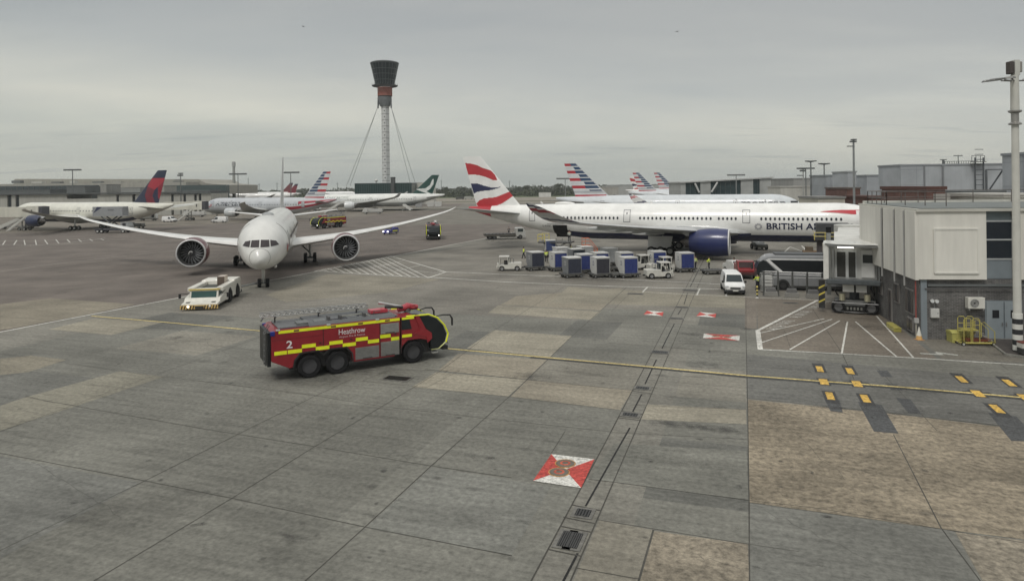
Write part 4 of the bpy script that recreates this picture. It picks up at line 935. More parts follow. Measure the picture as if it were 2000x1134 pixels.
m = MB(); m.bb(-.27, .27, -.1, .13, 0, .65, (.6, .6, .57)); m.build('casing', M_gloss, t, bevel=.02); m = MB(); m.bb(-.22, .22, -.115, -.1, .05, .6, (.55, .55, .53)); m.bb(.14, .18, -.13, -.115, .28, .38, (.1, .1, .1)); m.build('lid', M_gloss, t); m = MB(); m.tube([(0, 0, .65), (0, 0, 1.1)], .025, (.2, .2, .2), 6); m.build('cable', M_matte, t)
t = wallthing('floodlight', 'twin round white floodlights above the junction box', 'floodlight', .85, -.2, 2.75)
for sx in (-.14, .16):
    m = MB(); m.lathe([(-.2, .13), (-.16, .14), (0, .09), (.06, .04)], (sx, 0, -.02 * (sx > 0)), 'y', (.72, .72, .68), 18); m.lathe([(-.19, .12), (-.19, 0)], (sx, 0, -.02 * (sx > 0)), 'y', (.6, .62, .62), 18); m.build('lamp_head', M_gloss, t, 40)
m = MB(); m.bb(-.2, .2, .05, .2, -.04, .04, (.4, .4, .4)); m.build('bracket', M_metal, t)
t = wallthing('fire_call_box', 'small grey box on a red pipe at the brick corner', 'call box', -.25, -.05, 1.2); m = MB(); m.bb(-.14, .14, -.1, .1, -.05, .3, (.38, .38, .37)); m.build('casing', M_gloss, t, bevel=.02); m = MB(); m.tube([(0, .05, .3), (0, .05, 2.9)], .05, (.25, .06, .05), 8); m.tube([(0, .05, -.05), (.0, .05, -1.2)], .03, (.5, .48, .4), 8); m.build('riser_pipe', M_matte, t)
# cone
def cone(loc, label):
    t = thing('traffic_cone', label, 'traffic cone', loc); m = MB(); m.lathe([(.04, .21), (.3, .16), (.3, .158), (.55, .105), (.55, .103), (.85, .045), (.9, .04)], (0, 0, 0), 'z', lambda i, j: (.62, .36, .12) if i < 1 else (.66, .65, .58), 20); m.build('cone_body', M_gloss, t, 40)
    m = MB(); m.box((0, 0, .02), (.5, .5, .04), (.45, .25, .12)); m.build('base', M_rubber, t)
cone(at(1792, 662) + Vector((0, -.2, 0)), 'dirty white and orange traffic cone at the brick corner')
# grit boxes
def grit_box(name, label, loc, rz, s, col):
    t = thing(name, label, 'storage box', loc, rz); m = MB(); m.prism([(-s[0] / 2, 0), (s[0] / 2, 0), (s[0] / 2 * 1.04, s[2] * .75), (-s[0] / 2 * 1.04, s[2] * .75)], -s[1] / 2, s[1] / 2, col); m.build('bin', M_gloss, t, bevel=.03)
    m = MB(); m.prism([(-s[1] / 2 * 1.08, s[2] * .75), (s[1] / 2 * 1.08, s[2] * .75), (s[1] / 2 * .95, s[2] * .93), (-s[1] * .1, s[2]), (-s[1] / 2 * 1.0, s[2] * .9)], -s[0] / 2 * 1.08, s[0] / 2 * 1.08, tuple(c * 1.05 for c in col), axis='x'); m.build('lid', M_gloss, t, bevel=.03)
grit_box('grit_bin', 'dull yellow grit bin with closed lid against the brick wall', A + L2(2.35, -.75, 0), R_(-6), (1.35, .8, .85), (.42, .40, .12))
grit_box('grit_bin', 'low yellow box lying on the ground along the side wall', A + L2(-.75, 3.2, 0), R_(76), (1.9, .5, .38), (.42, .38, .10))
# yellow steps
t = thing('yellow_access_steps', 'yellow wheeled maintenance steps with hoop rails beside the grit bin', 'access steps', A + L2(2.9, -1.55, 0), R_(-6))
YS = (.42, .37, .10)
m = MB()
for y_ in (-.4, .4): m.tube([(-.95, y_, .2), (1.15, y_, .2)], .06, YS, 8)
for x_ in (-.95, 1.15): m.tube([(x_, -.4, .2), (x_, .4, .2)], .06, YS, 8)
m.box((.2, 0, .36), (1.5, .6, .16), (.16, .05, .03)); m.build('chassis', M_gloss, t)
m = MB(); m.bb(-.8, .15, -.38, .38, 1.02, 1.08, YS); m.build('platform', M_gloss, t)
for k in range(3): m = MB(); m.bb(.2 + k * .28, .48 + k * .28, -.36, .36, .82 - k * .24, .86 - k * .24, (.55, .54, .5)); m.build('step', M_metal, t)
m = MB()
for x0, x1 in ((-.8, -.35), (-.25, .2)):
    for y_ in (-.38, .38): m.tube([(x0, y_, .2), (x0, y_, 1.75), (x0 + .08, y_, 1.85), (x1 - .08, y_, 1.85), (x1, y_, 1.75), (x1, y_, .2)], .03, YS, 6); m.tube([(x0, y_, 1.4), (x1, y_, 1.4)], .025, YS, 6)
for y_ in (-.38, .38): m.tube([(.3, y_, .6), (.3, y_, 1.55), (.5, y_, 1.6), (1.15, y_, .95), (1.15, y_, .2)], .03, YS, 6)
m.build('handrail', M_gloss, t)
for x_ in (-.85, 1.05):
    for y_ in (-.42, .42): wheel(t, (x_, y_, .14), .14, .08)
# kerbed island with the mast
ki = MB(); KP = [at(1934, 672), at(1962, 694), at(2000, 700), at(2120, 712), A + L2(9.5, -.2, 0), A + L2(4.4, -.2, 0)]
ki.prism([(p.x, p.y) for p in KP], 0, .14, (.24, .235, .21), axis='z'); struct(ki, 'kerbed_island', M_conc)
ki = MB(); c = sum(KP, Vector()) / 6; ki.face([(*(c + (p - c) * .93).xy, .148) for p in KP], (.07, .062, .058)); struct(ki, 'island_surface', M_asph)
pp_ = at(1988, 686, .148)
t = thing('floodlight_mast', 'tall white mast with black and white banded base and lamp arms at right edge', 'floodlight mast', pp_)
zt = 18.3; m = MB(); m.tube([(0, 0, 2.45), (0, 0, zt * .80)], [.235, .205], (.54, .535, .49), 16); m.tube([(0, 0, zt * .84), (0, 0, zt - .6)], [.25, .23], (.54, .535, .49), 16); m.build('pole', M_matte, t, 40)
m = MB()
for k in range(7): m.tube([(0, 0, .1 + k * .336), (0, 0, .1 + (k + 1) * .336)], .285, (.02, .022, .025) if k % 2 else (.62, .62, .58), 16)
m.build('banded_base', M_matte, t, 40)
m = MB(); m.lathe([(zt * .795, .36), (zt * .8, .36), (zt * .805, .22), (zt * .835, .22), (zt * .84, .38), (zt * .845, .38)], (0, 0, 0), 'z', (.35, .34, .32), 16); m.build('collar', M_metal, t, 40)
for ang in (172, 195, 225, 350, 15):
    a = R_(ang); d = Vector((math.cos(a), math.sin(a), 0)); m = MB(); m.tube([(0, 0, zt - .95), d * .8 + Vector((0, 0, zt - .9))], .05, (.3, .3, .3), 6)
    ar = m.build('lamp_arm', M_metal, t); m = MB(); m.box(d * 1.35 + Vector((0, 0, zt - .86)), (1.1, .42, .12), (.22, .22, .21), a, R_(6), .85); m.build('lamp_head', M_metal, ar, bevel=.03)
m = MB(); m.bb(-.1, .22, -.2, .2, zt - .6, zt + .38, (.52, .52, .48)); m.build('control_box', M_matte, t); m = MB(); m.bb(-.42, -.13, -.2, .22, zt - .5, zt + .3, (.06, .05, .045)); m.bb(.25, .46, -.1, .22, zt - .4, zt + .3, (.25, .24, .22)); m.build('winch_box', M_matte, t, bevel=.05)
t = thing('impact_barrier', 'short black and white barrier block at the foot of the banded mast', 'barrier', pp_ + Vector((-.02, -.75, 0))); m = MB(); m.bb(-.42, 1.8, -.25, .25, .02, .42, (.03, .03, .03)); m.build('lower_block', M_matte, t, bevel=.03); m = MB(); m.bb(-.42, 1.8, -.25, .25, .43, .72, (.5, .49, .45)); m.bb(-.42, 1.8, -.255, .255, .722, .80, (.15, .04, .03)); m.build('upper_band', M_matte, t)
# roof railing
t = thing('roof_railing', 'galvanised guard rail around the flat grey roof of the white block', 'railing', A)
def rail(P, n):
    for i in range(len(P) - 1):
        for k in range(n + 1):
            q = P[i].lerp(P[i + 1], k / n); m = MB(); m.tube([q, q + Vector((0, 0, 1.1))], .035, (.17, .15, .14), 5); m.build('post', M_metal, t)
    for h in (.55, 1.1): m = MB(); m.tube([p + Vector((0, 0, h)) for p in P], .03, (.17, .15, .14), 5); m.build('rail', M_metal, t)
rail([L2(.3, 8, 9.2), L2(.3, 13.2, 9.2), L2(6, 13.2, 9.2)], 4); rail([L2(6, 13.2, 9.2), L2(25, 13.2, 9.2)], 6); rail([L2(.3, 8, 9.2), L2(3.2, 3.5, 9.2)], 3)
# roofs and plant behind
def block(name, label, cat, Y, u0, u1, vtop, depth, mat, col, zb=0.0, rz=0.0, roofcol=None):
    x0 = xat(u0, Y + (depth if u0 > 1000 else 0)); x1 = xat(u1, Y + (depth if u1 < 1000 else 0)); x1 = max(x1, x0 + 2); zt_ = zat((u0 + u1) / 2, vtop, Y); t = thing(name, label, cat, ((x0 + x1) / 2, Y, 0), rz)
    m = MB(); m.bb(-(x1 - x0) / 2, (x1 - x0) / 2, 0, depth, zb, zt_, col); m.build('wall', mat, t)
    m = MB(); m.bb(-(x1 - x0) / 2 - .15, (x1 - x0) / 2 + .15, -.15, depth + .15, zt_ + .003, zt_ + .35, roofcol or tuple(k * .8 for k in col)); m.build('roof', M_matte, t)
    return t, (x1 - x0) / 2, zt_
block('roof_annex', 'long low white-walled annex behind the roof railing', 'building', 68, 1838, 2080, 386, 10, M_wall, (.46, .45, .41))
t, hw_, zt_ = block('red_brick_plant_room', 'dark red brick plant room with pale vent panel above the white block', 'building', 74, 1722, 1826, 371, 9, M_redbrick, (.1, .04, .03)); m = MB(); m.bb(-hw_ + .7, -hw_ + 2.5, -.08, -.0, zt_ - 1.1, zt_ - .45, (.30, .29, .27)); m.build('vent_panel', M_matte, t)
block('red_brick_building', 'low red brick building left of the plant room with thin lamp mast before it', 'building', 112, 1648, 1740, 387, 9, M_redbrick, (.1, .04, .03))
block('red_brick_building', 'far low red brick building with dark flat roof', 'building', 145, 1612, 1680, 369, 10, M_redbrick, (.1, .04, .03), roofcol=(.12, .1, .09))
block('cream_building', 'low cream building just above the nose of the silver jets', 'building', 150, 1570, 1650, 387, 9, M_wall, (.46, .44, .38), roofcol=(.14, .13, .12))
block('cream_building', 'low cream flat-roofed building between brick buildings', 'building', 118, 1560, 1650, 388, 8, M_wall, (.44, .42, .36), roofcol=(.2, .2, .19))
t, hw_, zt_ = block('pipe_rack', 'dark horizontal pipe rack running along the far roof', 'pipe rack', 90, 1822, 1962, 378, 6, M_wall, (.11, .12, .12))
for k in range(4): m = MB(); m.tube([(-hw_, -.3, zt_ - .2 - k * .32), (hw_, -.3, zt_ - .2 - k * .32)], .09, ((.3, .31, .32), (.08, .08, .09))[k % 2], 6); m.build('pipe', M_metal, t)
t, hw_, zt_ = block('grey_hangar', 'big light grey metal-clad building with ladder tower on the skyline', 'building', 150, 1716, 1975, 323, 9, M_clad, (.33, .35, .37))
m = MB(); m.bb(-hw_ - .1, -hw_ + 4.9, -.25, -.0, 0, zt_ - .2, (.3, .32, .34)); m.build('panelled_bay', M_clad2, t)
m = MB()
for x_ in (-hw_ + 4.9, -hw_ + 9.0): m.bb(x_, x_ + .35, -.35, -.25, 0, zt_, (.17, .18, .19))
m.build('downpipe', M_matte, t)
lt = thing('ladder_tower', 'grey steel ladder tower and rooftop cage on the big grey building', 'ladder tower', (xat(1913, 149), 149, 0))
for sx in (-.9, .9): m = MB(); m.tube([(sx, 0, 8), (sx, 0, zt_ + 1.6)], .16, (.13, .14, .15), 6); m.build('upright', M_metal, lt)
for k in range(9): m = MB(); z_ = 9 + k * 1.1; m.tube([(-.9, 0, z_), (.9, 0, z_)], .08, (.15, .16, .17), 6); m.build('rung', M_metal, lt)
m = MB(); m.bb(-1.6, 1.2, -.6, .6, zt_ + .6, zt_ + .75, (.2, .2, .2)); m.build('landing', M_metal, lt)
m = MB(); 
for x_ in (-1.6, -.7, .3, 1.2): m.tube([(x_, 0, zt_ + .7), (x_, 0, zt_ + 2.0)], .06, (.15, .16, .17), 5)
m.tube([(-1.6, 0, zt_ + 2.0), (1.2, 0, zt_ + 2.0)], .06, (.15, .16, .17), 5); m.build('cage', M_metal, lt)
rr = thing('rooftop_railing', 'thin railing along the skyline of the big grey building', 'railing', (0, 0, 0))
for k in range(14): u = 1846 + k * 4.6; m = MB(); m.tube([(xat(u, 152), 152, zt_), (xat(u, 152), 152, zt_ + .9)], .06, (.17, .18, .18), 4); m.build('post', M_metal, rr)
m = MB(); m.tube([(xat(1842, 152), 152, zt_ + .9), (xat(1910, 152), 152, zt_ + .95)], .06, (.17, .18, .18), 4); m.build('rail', M_metal, rr)
for u, v, lb in ((1843, 312, 'stubby roof vent mast on the grey building skyline'), (1872, 304, 'thin T-shaped roof aerial on the grey building skyline')):
    t = thing('roof_mast', lb, 'mast', (xat(u, 156), 156, zt_)); h = zat(u, v, 156) - zt_; m = MB(); m.tube([(0, 0, 0), (0, 0, h)], .25 if u < 1850 else .08, (.15, .16, .16), 6); m.build('pole', M_metal, t); m = MB(); m.box((0, 0, h), (1.9 if u > 1850 else 1.4, .3, .18), (.15, .16, .16)); m.build('head', M_metal, t)
t = thing('steel_frame', 'dark steel portal frame with diagonal brace beside the tall panelled block', 'steel frame', (xat(1945, 100), 100, 0)); z0_ = zat(1945, 372, 100); z1_ = zat(1945, 331, 100)
m = MB(); m.tube([(-1.4, 0, z0_), (-1.4, 0, z1_)], .16, (.15, .16, .17), 6); m.tube([(1.1, 0, z0_), (1.1, 0, z1_)], .1, (.05, .055, .06), 6); m.tube([(-1.4, 0, z1_), (1.1, 0, z1_)], .09, (.15, .16, .17), 6); m.build('frame', M_metal, t); m = MB(); m.tube([(-.9, 0, z0_ + .2), (1.1, 0, z1_)], .11, (.05, .055, .06), 6); m.build('brace', M_metal, t)
t, hw_, zt_ = block('panelled_block', 'tall blue-grey panelled block at the right edge behind the mast', 'building', 84, 1958, 2130, 296, 14, M_clad2, (.3, .32, .34))
t2, hw_, zt_ = block('stair_tower', 'pale grey square stair tower on the skyline left of the hangar', 'building', 165, 1626, 1655, 337, 8, M_clad, (.4, .42, .42))
block('grey_link_building', 'long low grey building between stair tower and hangar', 'building', 172, 1655, 1718, 344, 10, M_clad, (.33, .35, .36)); block('grey_link_building', 'panelled grey building left of the stair tower', 'building', 176, 1582, 1628, 344, 10, M_clad2, (.3, .33, .34))
# glazed pier with sloping roof
t = thing('glazed_pier', 'long low grey pier with dark glazed bays and gently rising roof', 'pier', (0, 0, 0)); Yp = 260
def pz(u, v): return (xat(u, Yp), zat(u, v, Yp))
segs = [(1330, 1339, 0), (1339, 1368, 1), (1368, 1388, 0), (1388, 1447, 1), (1447, 1471, 0), (1471, 1484, 1), (1484, 1508, 0)]
def topv(u): return 360.5 - (u - 1330) * (360.5 - 351) / 180 - (2.5 if u > 1440 else 0) * 0
for a, b, gl in segs:
    m = MB(); (x0, z0), (x1, z1) = pz(a, topv(a)), pz(b, topv(b)); m.prism([(x0, 0), (x1, 0), (x1, z1 + .6), (x0, z0 + .6)], Yp + (.5 if gl else 0), Yp + 20, (.035, .055, .06) if gl else (.33, .34, .34)); o = m.build('glazed_bay' if gl else 'clad_bay', M_glass if gl else M_panel, t)
    if gl:
        m = MB(); n = max(3, int((x1 - x0) / 1.8))
        for k in range(n + 1): x = x0 + (x1 - x0) * k / n; m.bb(x - .06, x + .06, Yp + .38, Yp + .5, 0, z0, (.15, .17, .17))
        m.build('mullions', M_metal, o)
m = MB(); (x0, z0), (x1, z1) = pz(1328, topv(1328)), pz(1510, topv(1510)); m.prism([(x0, z0 + .6), (x1, z1 + .6), (x1, z1 + 1.1), (x0, z0 + 1.1)], Yp - .6, Yp + 21, (.42, .43, .42)); m.build('roof', M_matte, t)
for ua, va, ub, vb in ((1356, 358, 1364, 376), (1400, 356, 1388, 375)): m = MB(); (x0, z0), (x1, z1) = pz(ua, va), pz(ub, vb); m.tube([(x0, Yp - 1, z0), (x1, Yp - 1, z1)], .35, (.5, .5, .49), 6); m.build('strut', M_matte, t)
block('pier_end_building', 'low pale flat-roofed building beyond the glazed pier', 'building', 230, 1506, 1584, 350, 20, M_wall, (.30, .30, .29)); block('low_terminal_building', 'low white service building below the glazed pier end', 'building', 205, 1500, 1590, 366, 10, M_wall, (.48, .47, .43))
block('far_terminal_wing', 'far dark-glazed terminal wing behind the striped tails', 'building', 470, 1176, 1330, 361.5, 20, M_panel, (.2, .21, .21)); t, hw_, zt_ = block('far_service_building', 'far pale building with two dark doors left of the ribbon tail', 'building', 440, 1168, 1208, 366, 12, M_wall, (.34, .33, .3))
for x_ in (-3.5, 2.2): m = MB(); m.bb(x_, x_ + 1.8, -.1, 0, 0.1, 4.3, (.03, .03, .03)); m.build('door', M_matte, t)
# light masts
def mast(label, u, Y, vtop, kind, zb=0.0, r=.16, col=(.20, .21, .21)):
    z = zat(u, vtop, Y); t = thing('light_mast', label, 'light mast', (xat(u, Y), Y, zb), 0, 'apron light masts'); s = Y / 100
    m = MB(); m.tube([(0, 0, 0), (0, 0, z - zb)], [r, r * .7], col, 8); m.build('pole', M_metal, t); h = z - zb
    if kind == 'T':
        m = MB(); m.bb(-1.3 * s, 1.3 * s, -.2, .2, h - .1 * s, h + .12 * s, tuple(c * .7 for c in col)); m.build('lamp_head', M_metal, t)
    elif kind == 'wing':
        for sg in (-1, 1): m = MB(); m.prism([(0, h), (sg * .75 * s, h + .03 * s), (sg * .75 * s, h - .1 * s), (0, h - .22 * s)], -.3 * s, .3 * s, (.10, .11, .11)); m.build('lamp_head', M_metal, t)
    else:
        m = MB(); m.bb(-.45 * s, .35 * s, -.3, .3, h - .3 * s, h - .08 * s, (.13, .14, .14)); m.bb(-.3 * s, .35 * s, -.3, .3, h, h + .18 * s, (.13, .14, .14)); m.build('lamp_head', M_metal, t)
        m = MB(); m.bb(-.9 * s, 0, -.2, .2, h - .95 * s, h - .8 * s, (.22, .23, .23)); m.build('side_lamp', M_metal, t)
mast('thin light mast with stacked lamp heads in front of the low red brick building', 1668, 108, 274, 'stack', r=.22, col=(.30, .31, .31)); mast('light mast with winged head, tallest of the group left of the stair tower', 1584, 180, 314, 'wing', r=.24)
mast('light mast with winged head just left of the stair tower', 1610, 190, 319, 'wing', r=.24); mast('short white light mast beside the winged masts', 1569, 170, 331, 'stack', r=.2, col=(.45, .45, .43)); mast('slim dark light mast beside the short white one', 1574, 200, 329, 'T', r=.2)
mast('slim light mast rising in front of the glazed pier', 1438, 250, 342, 'T', r=.22, col=(.36, .37, .37)); mast('far slim mast left of the largest striped tail on the right', 1104, 420, 349, 'T', r=.3, col=(.3, .31, .31))
mast('T-headed light mast above the left terminal roof', 142, 330, 332, 'T', r=.28); mast('light mast with stacked head right of the wedge tail', 353, 300, 340, 'stack', r=.26); mast('light mast just right of the slim grey tower', 465, 470, 340, 'T', r=.35)
mast('light mast just right of the towed jet fin', 568, 430, 337, 'T', r=.35)
t = thing('slim_tower', 'slim tapering grey tower left of the towed jet fin', 'tower', (xat(457, 520), 520, 0)); zt_ = zat(457, 316, 520); m = MB(); m.tube([(0, 0, 0), (0, 0, zt_ - 5), (0, 0, zt_)], [1.35, .9, 1.2], (.27, .28, .26), 12); m.build('shaft', M_matte, t, 40); m = MB(); m.tube([(0, 0, zt_ - 3.5), (0, 0, zt_ - .2)], [1.45, 1.3], (.34, .35, .34), 12); m.build('head', M_matte, t, 40)
# left terminal and pier
Yt = 470; t = thing('terminal_building', 'wide pale-roofed terminal on the left skyline with dark glazed front', 'terminal', (0, 0, 0))
def tz(u, v, Y=Yt): return (xat(u, Y), zat(u, v, Y))
m = MB(); P = [tz(27, 379), tz(27, 352), tz(30, 349.5), tz(388, 350), tz(402, 358), tz(440, 361), tz(440, 379)]; m.prism(P, Yt, Yt + 60, (.31, .30, .26)); m.build('upper_roof', M_wall, t)
m = MB(); a, b = tz(-200, 358), tz(390, 364); m.bb(a[0], b[0], Yt - 20, Yt - 1, tz(0, 392)[1], tz(150, 358.5)[1], (.34, .33, .29)); m.build('lower_roof', M_wall, t)
m = MB(); m.bb(xat(-220, Yt - 25), xat(185, Yt - 25), Yt - 25, Yt - 20.1, 0, tz(80, 363.5)[1], (.055, .07, .075)); m.bb(xat(315, Yt - 25), xat(442, Yt - 25), Yt - 25, Yt - 20.1, 0, tz(380, 362)[1], (.06, .085, .085)); m.build('glazed_front', M_glass, t)
m = MB()
for k in range(36): u = -200 + k * 11; m.bb(xat(u, Yt - 26), xat(u, Yt - 26) + .3, Yt - 25.3, Yt - 25, 0, tz(80, 364.5)[1], (.13, .14, .14))
m.build('mullions', M_metal, t)
rs = random.Random(11)
for k in range(9):
    u = 40 + k * 38 + rs.uniform(-8, 8); m = MB(); z_ = tz(u, 358)[1]; m.bb(xat(u, Yt - 4), xat(u + rs.uniform(8, 22), Yt - 4), Yt - 12, Yt - 8, z_, z_ + rs.uniform(.8, 1.8), rs.choice([(.3, .3, .28), (.12, .13, .13), (.45, .45, .42)])); m.build('roof_plant', M_matte, t)
# clutter block of plant between
for i, (u0, u1, vt, Y, col) in enumerate([(130, 196, 365, 400, (.11, .12, .12)), (196, 236, 361, 405, (.27, .27, .25)), (236, 300, 367, 402, (.24, .25, .24)), (300, 345, 364, 410, (.3, .3, .27)), (-60, 130, 372, 395, (.09, .10, .10)), (345, 430, 372, 380, (.12, .14, .14))]):
    block('service_building', ('dark plant building left of the light mast group', 'pale plant building behind the pier, left of the wedge tail', 'grey plant building directly behind the wedge tail', 'pale flat-roofed building right of the wedge tail', 'long dark building under the terminal glass at far left', 'dark low building above the boarding bridges')[i], 'building', Y, u0, u1, vt, 15, M_wall, col)
for i, (u0, u1, vt, dk) in enumerate([(-80, 14, 381, 0), (14, 22, 383, 1), (22, 30, 381, 0), (30, 37, 383, 1), (37, 130, 380, 0), (130, 190, 388, 0), (190, 227, 380, 0), (227, 232, 383, 1), (232, 258, 380, 0), (258, 264, 383, 1), (264, 315, 379, 0), (315, 334, 379, 0), (334, 339, 381, 1), (339, 358, 379, 0), (358, 363, 381, 1), (363, 379, 379, 0), (379, 384, 381, 1), (384, 388, 379, 0), (388, 393, 381, 1), (393, 412, 378, 0)]):
    if i == 0: pier = thing('left_pier', 'long pale-panelled pier with narrow dark windows behind the left airliners', 'pier', (0, 0, 0))
    Y = 300; m = MB(); m.bb(xat(u0, Y), xat(u1, Y), Y + (.6 if dk else 0), Y + 18, 0 if not dk else 3, zat((u0 + u1) / 2, vt, Y), (.03, .035, .04) if dk else (.37, .365, .33)); m.build('window' if dk else 'wall_panel', M_glass if dk else M_wall, pier)
m = MB(); m.bb(xat(-80, 300), xat(412, 300), 299, 319, zat(200, 379, 300) + .002, zat(200, 376.5, 300), (.06, .065, .065)); m.build('roof', M_matte, pier)
# control tower
Yc = 416; xc = xat(754, Yc)
t = thing('control_tower', 'tall airport control tower with glass cab on a slender shaft and cable stays', 'control tower', (xc, Yc, 0))
def ctz(v): return zat(754, v, Yc)
m = MB(); rr_ = 2.45; tri = lambda z, r: [Vector((r * math.cos(a), r * math.sin(a), z)) for a in (R_(b) for b in (250, 262, 278, 290, 10, 22, 38, 50, 130, 142, 158, 170))]
n = 17; rings = []
z0_, z1_ = 0, ctz(200)
for k in range(n): za, zb_ = z0_ + (z1_ - z0_) * k / n, z0_ + (z1_ - z0_) * (k + 1) / n; rings += [tri(za + .02, rr_ * .975), tri(za + .35, rr_ * .975), tri(za + .36, rr_), tri(zb_, rr_)]
m.loft(rings, lambda i, j: (.20, .21, .21) if i % 4 in (0,) else (.58, .59, .58)); m.build('shaft', M_matte, t)
for k in range(14): m = MB(); z_ = z0_ + (z1_ - z0_) * (k + 3.45) / n; m.bb(-.35, .35, -rr_ - .05, -rr_ + .4, z_, z_ + .7, (.1, .11, .11)); m.build('shaft_window', M_glass, t)
m = MB(); m.tube([(0, 0, ctz(208)), (0, 0, ctz(196)), (0, 0, ctz(188))], [3.0, 4.2, 4.0], (.13, .14, .145), 12); m.build('neck_flare', M_matte, t, 40)
for a in (200, 340, 90):
    m = MB(); r0 = Vector((math.cos(R_(a)), math.sin(R_(a)), 0)); m.face([r0 * 2.4 + Vector((0, 0, ctz(196))), r0 * 4.6 + Vector((0, 0, ctz(196))), r0 * 4.3 + Vector((0, 0, ctz(212)))], (.12, .13, .13)); m.tube([r0 * 4.0 + Vector((0, 0, ctz(190))), r0 * 4.3 + Vector((0, 0, ctz(212)))], .5, (.12, .13, .135), 6); m.build('stay_bracket', M_matte, t)
m = MB(); m.tube([(0, 0, ctz(188)), (0, 0, ctz(171))], 4.5, (.25, .075, .05), 16); m.tube([(0, 0, ctz(190)), (0, 0, ctz(188))], [3.6, 4.5], (.06, .06, .06), 16); m.build('red_band', M_matte, t, 40)
m = MB(); m.lathe([(ctz(171), 5), (ctz(169), 7.6), (ctz(167.5), 7.9), (ctz(167), 6)], (0, 0, 0), 'z', (.05, .055, .06), 24); m.build('balcony', M_matte, t)
m = MB()
for k in range(16): a = k * math.pi / 8; m.tube([(7.7 * math.cos(a), 7.7 * math.sin(a), ctz(167.5)), (7.8 * math.cos(a), 7.8 * math.sin(a), ctz(164))], .09, (.1, .1, .1), 5)
m.build('balcony_rail', M_metal, t)
nseg = 48; m = MB(); cz = [(166, 5.8), (160, 6.0), (150, 6.7), (137, 7.55), (126, 8.35)]
m.lathe([(ctz(v), r) for v, r in cz], (0, 0, 0), 'z', (.008, .014, .017), nseg); m.build('glass_cab', M_glass, t, 60)
for k in range(24):
    a = 2 * math.pi * k / 24; m = MB(); m.tube([(r * 1.015 * math.cos(a), r * 1.015 * math.sin(a), ctz(v)) for v, r in cz], .085, (.12, .15, .155), 5); m.build('mullion', M_metal, t)
for v, r in ((158, 6.15), (147, 6.9), (137, 7.55)): m = MB(); m.lathe([(ctz(v), r * 1.01), (ctz(v) + .22, r * 1.025), (ctz(v) + .3, r * 1.0)], (0, 0, 0), 'z', (.15, .17, .17), nseg); m.build('transom', M_metal, t)
m = MB(); m.lathe([(ctz(126), 8.4), (ctz(124.5), 8.75), (ctz(123), 8.5), (ctz(121.5), 7.2), (ctz(121.3), 0)], (0, 0, 0), 'z', (.07, .08, .08), 32); m.build('roof', M_matte, t, 40)
for a, b, dx in ((738, 683, -3.4), (740, 690, -3.6), (768, 806, 3.6), (770, 816, 3.4)):
    m = MB(); m.tube([(dx, -1.5, ctz(204)), (xat(b, Yc) - xc, -8, ctz(362))], .14, (.30, .31, .30), 5); m.build('cable_stay', M_metal, t)
t, hw_, zt_ = block('glazed_office_block', 'long dark green glazed building at the foot of the control tower', 'building', 404, 693, 814, 358.5, 22, M_glass, (.018, .045, .045), roofcol=(.06, .08, .08))
for k in range(30): pass
m = MB()
for k in range(26): x_ = -hw_ + k * 2 * hw_ / 25; m.bb(x_ - .08, x_ + .08, -.15, 0, 0, zt_, (.06, .09, .09))
for z_ in (4, 8, 11.5): m.bb(-hw_, hw_, -.12, 0, z_, z_ + .2, (.05, .08, .08))
m.build('mullions', M_metal, t)
block('white_annex', 'white boxy annex right of the glazed tower base behind the green tail', 'building', 425, 810, 851, 357.5, 12, M_wall, (.56, .55, .50)); block('rooftop_hut', 'small dark block at the foot of the tower shaft', 'building', 402, 763, 771, 347, 5, M_matte, (.06, .065, .065))
t = thing('radome', 'small white radar ball on the roof of the tower base', 'radome', (xat(731, 404), 410, zt_)); m = MB(); m.lathe([(0, .4), (1.2, .4), (1.3, .8), (1.9, 1.1), (2.5, .8), (2.8, 0)], (0, 0, 0), 'z', (.6, .6, .57), 16); m.build('dome', M_matte, t, 60)
# far white shed
block('far_white_shed', 'far white low shed in front of the tree line', 'building', 640, 1052, 1076, 376.5, 6, M_wall, (.6, .6, .57))
for i, (u, vt, Y) in enumerate([(485, 347, 900), (506, 358, 800), (541, 356, 850), (659, 356, 900), (862, 351, 900), (921, 350, 880), (995, 352, 900)]):
    t = thing('distant_pylon', ('hazy thin pylon, first right of the slim grey tower', 'hazy thin pylon, second right of the slim grey tower', 'hazy thin pylon just left of the towed jet fin', 'hazy thin pylon left of the control tower', 'hazy thin pylon right of the green tail', 'hazy thin pylon left of the ribbon tail', 'hazy thin pylon right of the ribbon tail')[i], 'pylon', (xat(u, Y), Y, 0), 0, 'distant pylons')
    m = MB(); m.tube([(0, 0, 0), (0, 0, zat(u, vt, Y))], [.6, .35], (.25, .27, .27), 5); m.tube([(-1.6, 0, zat(u, vt + 3, Y)), (1.6, 0, zat(u, vt + 3, Y))], .25, (.25, .27, .27), 5); m.build('pole', M_metal, t)

# ------------------------------------------------------------------ woodland on the horizon
M_leaf = material('foliage', .95, 0, .45, .35)
def clump(mb, c, rx, rz_, n, rs, cols):
    for _ in range(n):
        a = rs.uniform(0, 2 * math.pi); e = rs.uniform(-.2, 1); q = rs.uniform(.35, 1.0) ** .5; ce = math.sqrt(max(0, 1 - e * e))
        p = Vector((c[0] + rx * q * ce * math.cos(a), c[1] + rx * .6 * q * ce * math.sin(a), c[2] + rz_ * q * e)); s = rs.uniform(.5, 1.5) * rx * .17
        d1 = Vector((rs.uniform(-1, 1), rs.uniform(-.5, .5), rs.uniform(-1, 1))).normalized(); d2 = Vector((rs.uniform(-1, 1), rs.uniform(-1, 1), rs.uniform(-1, 1))); d2 = (d2 - d1 * d2.dot(d1)).normalized()
        mb.face([p + d1 * s, p + d2 * s * .8, p - d1 * s * .9, p - d2 * s * .7], rs.choice(cols))
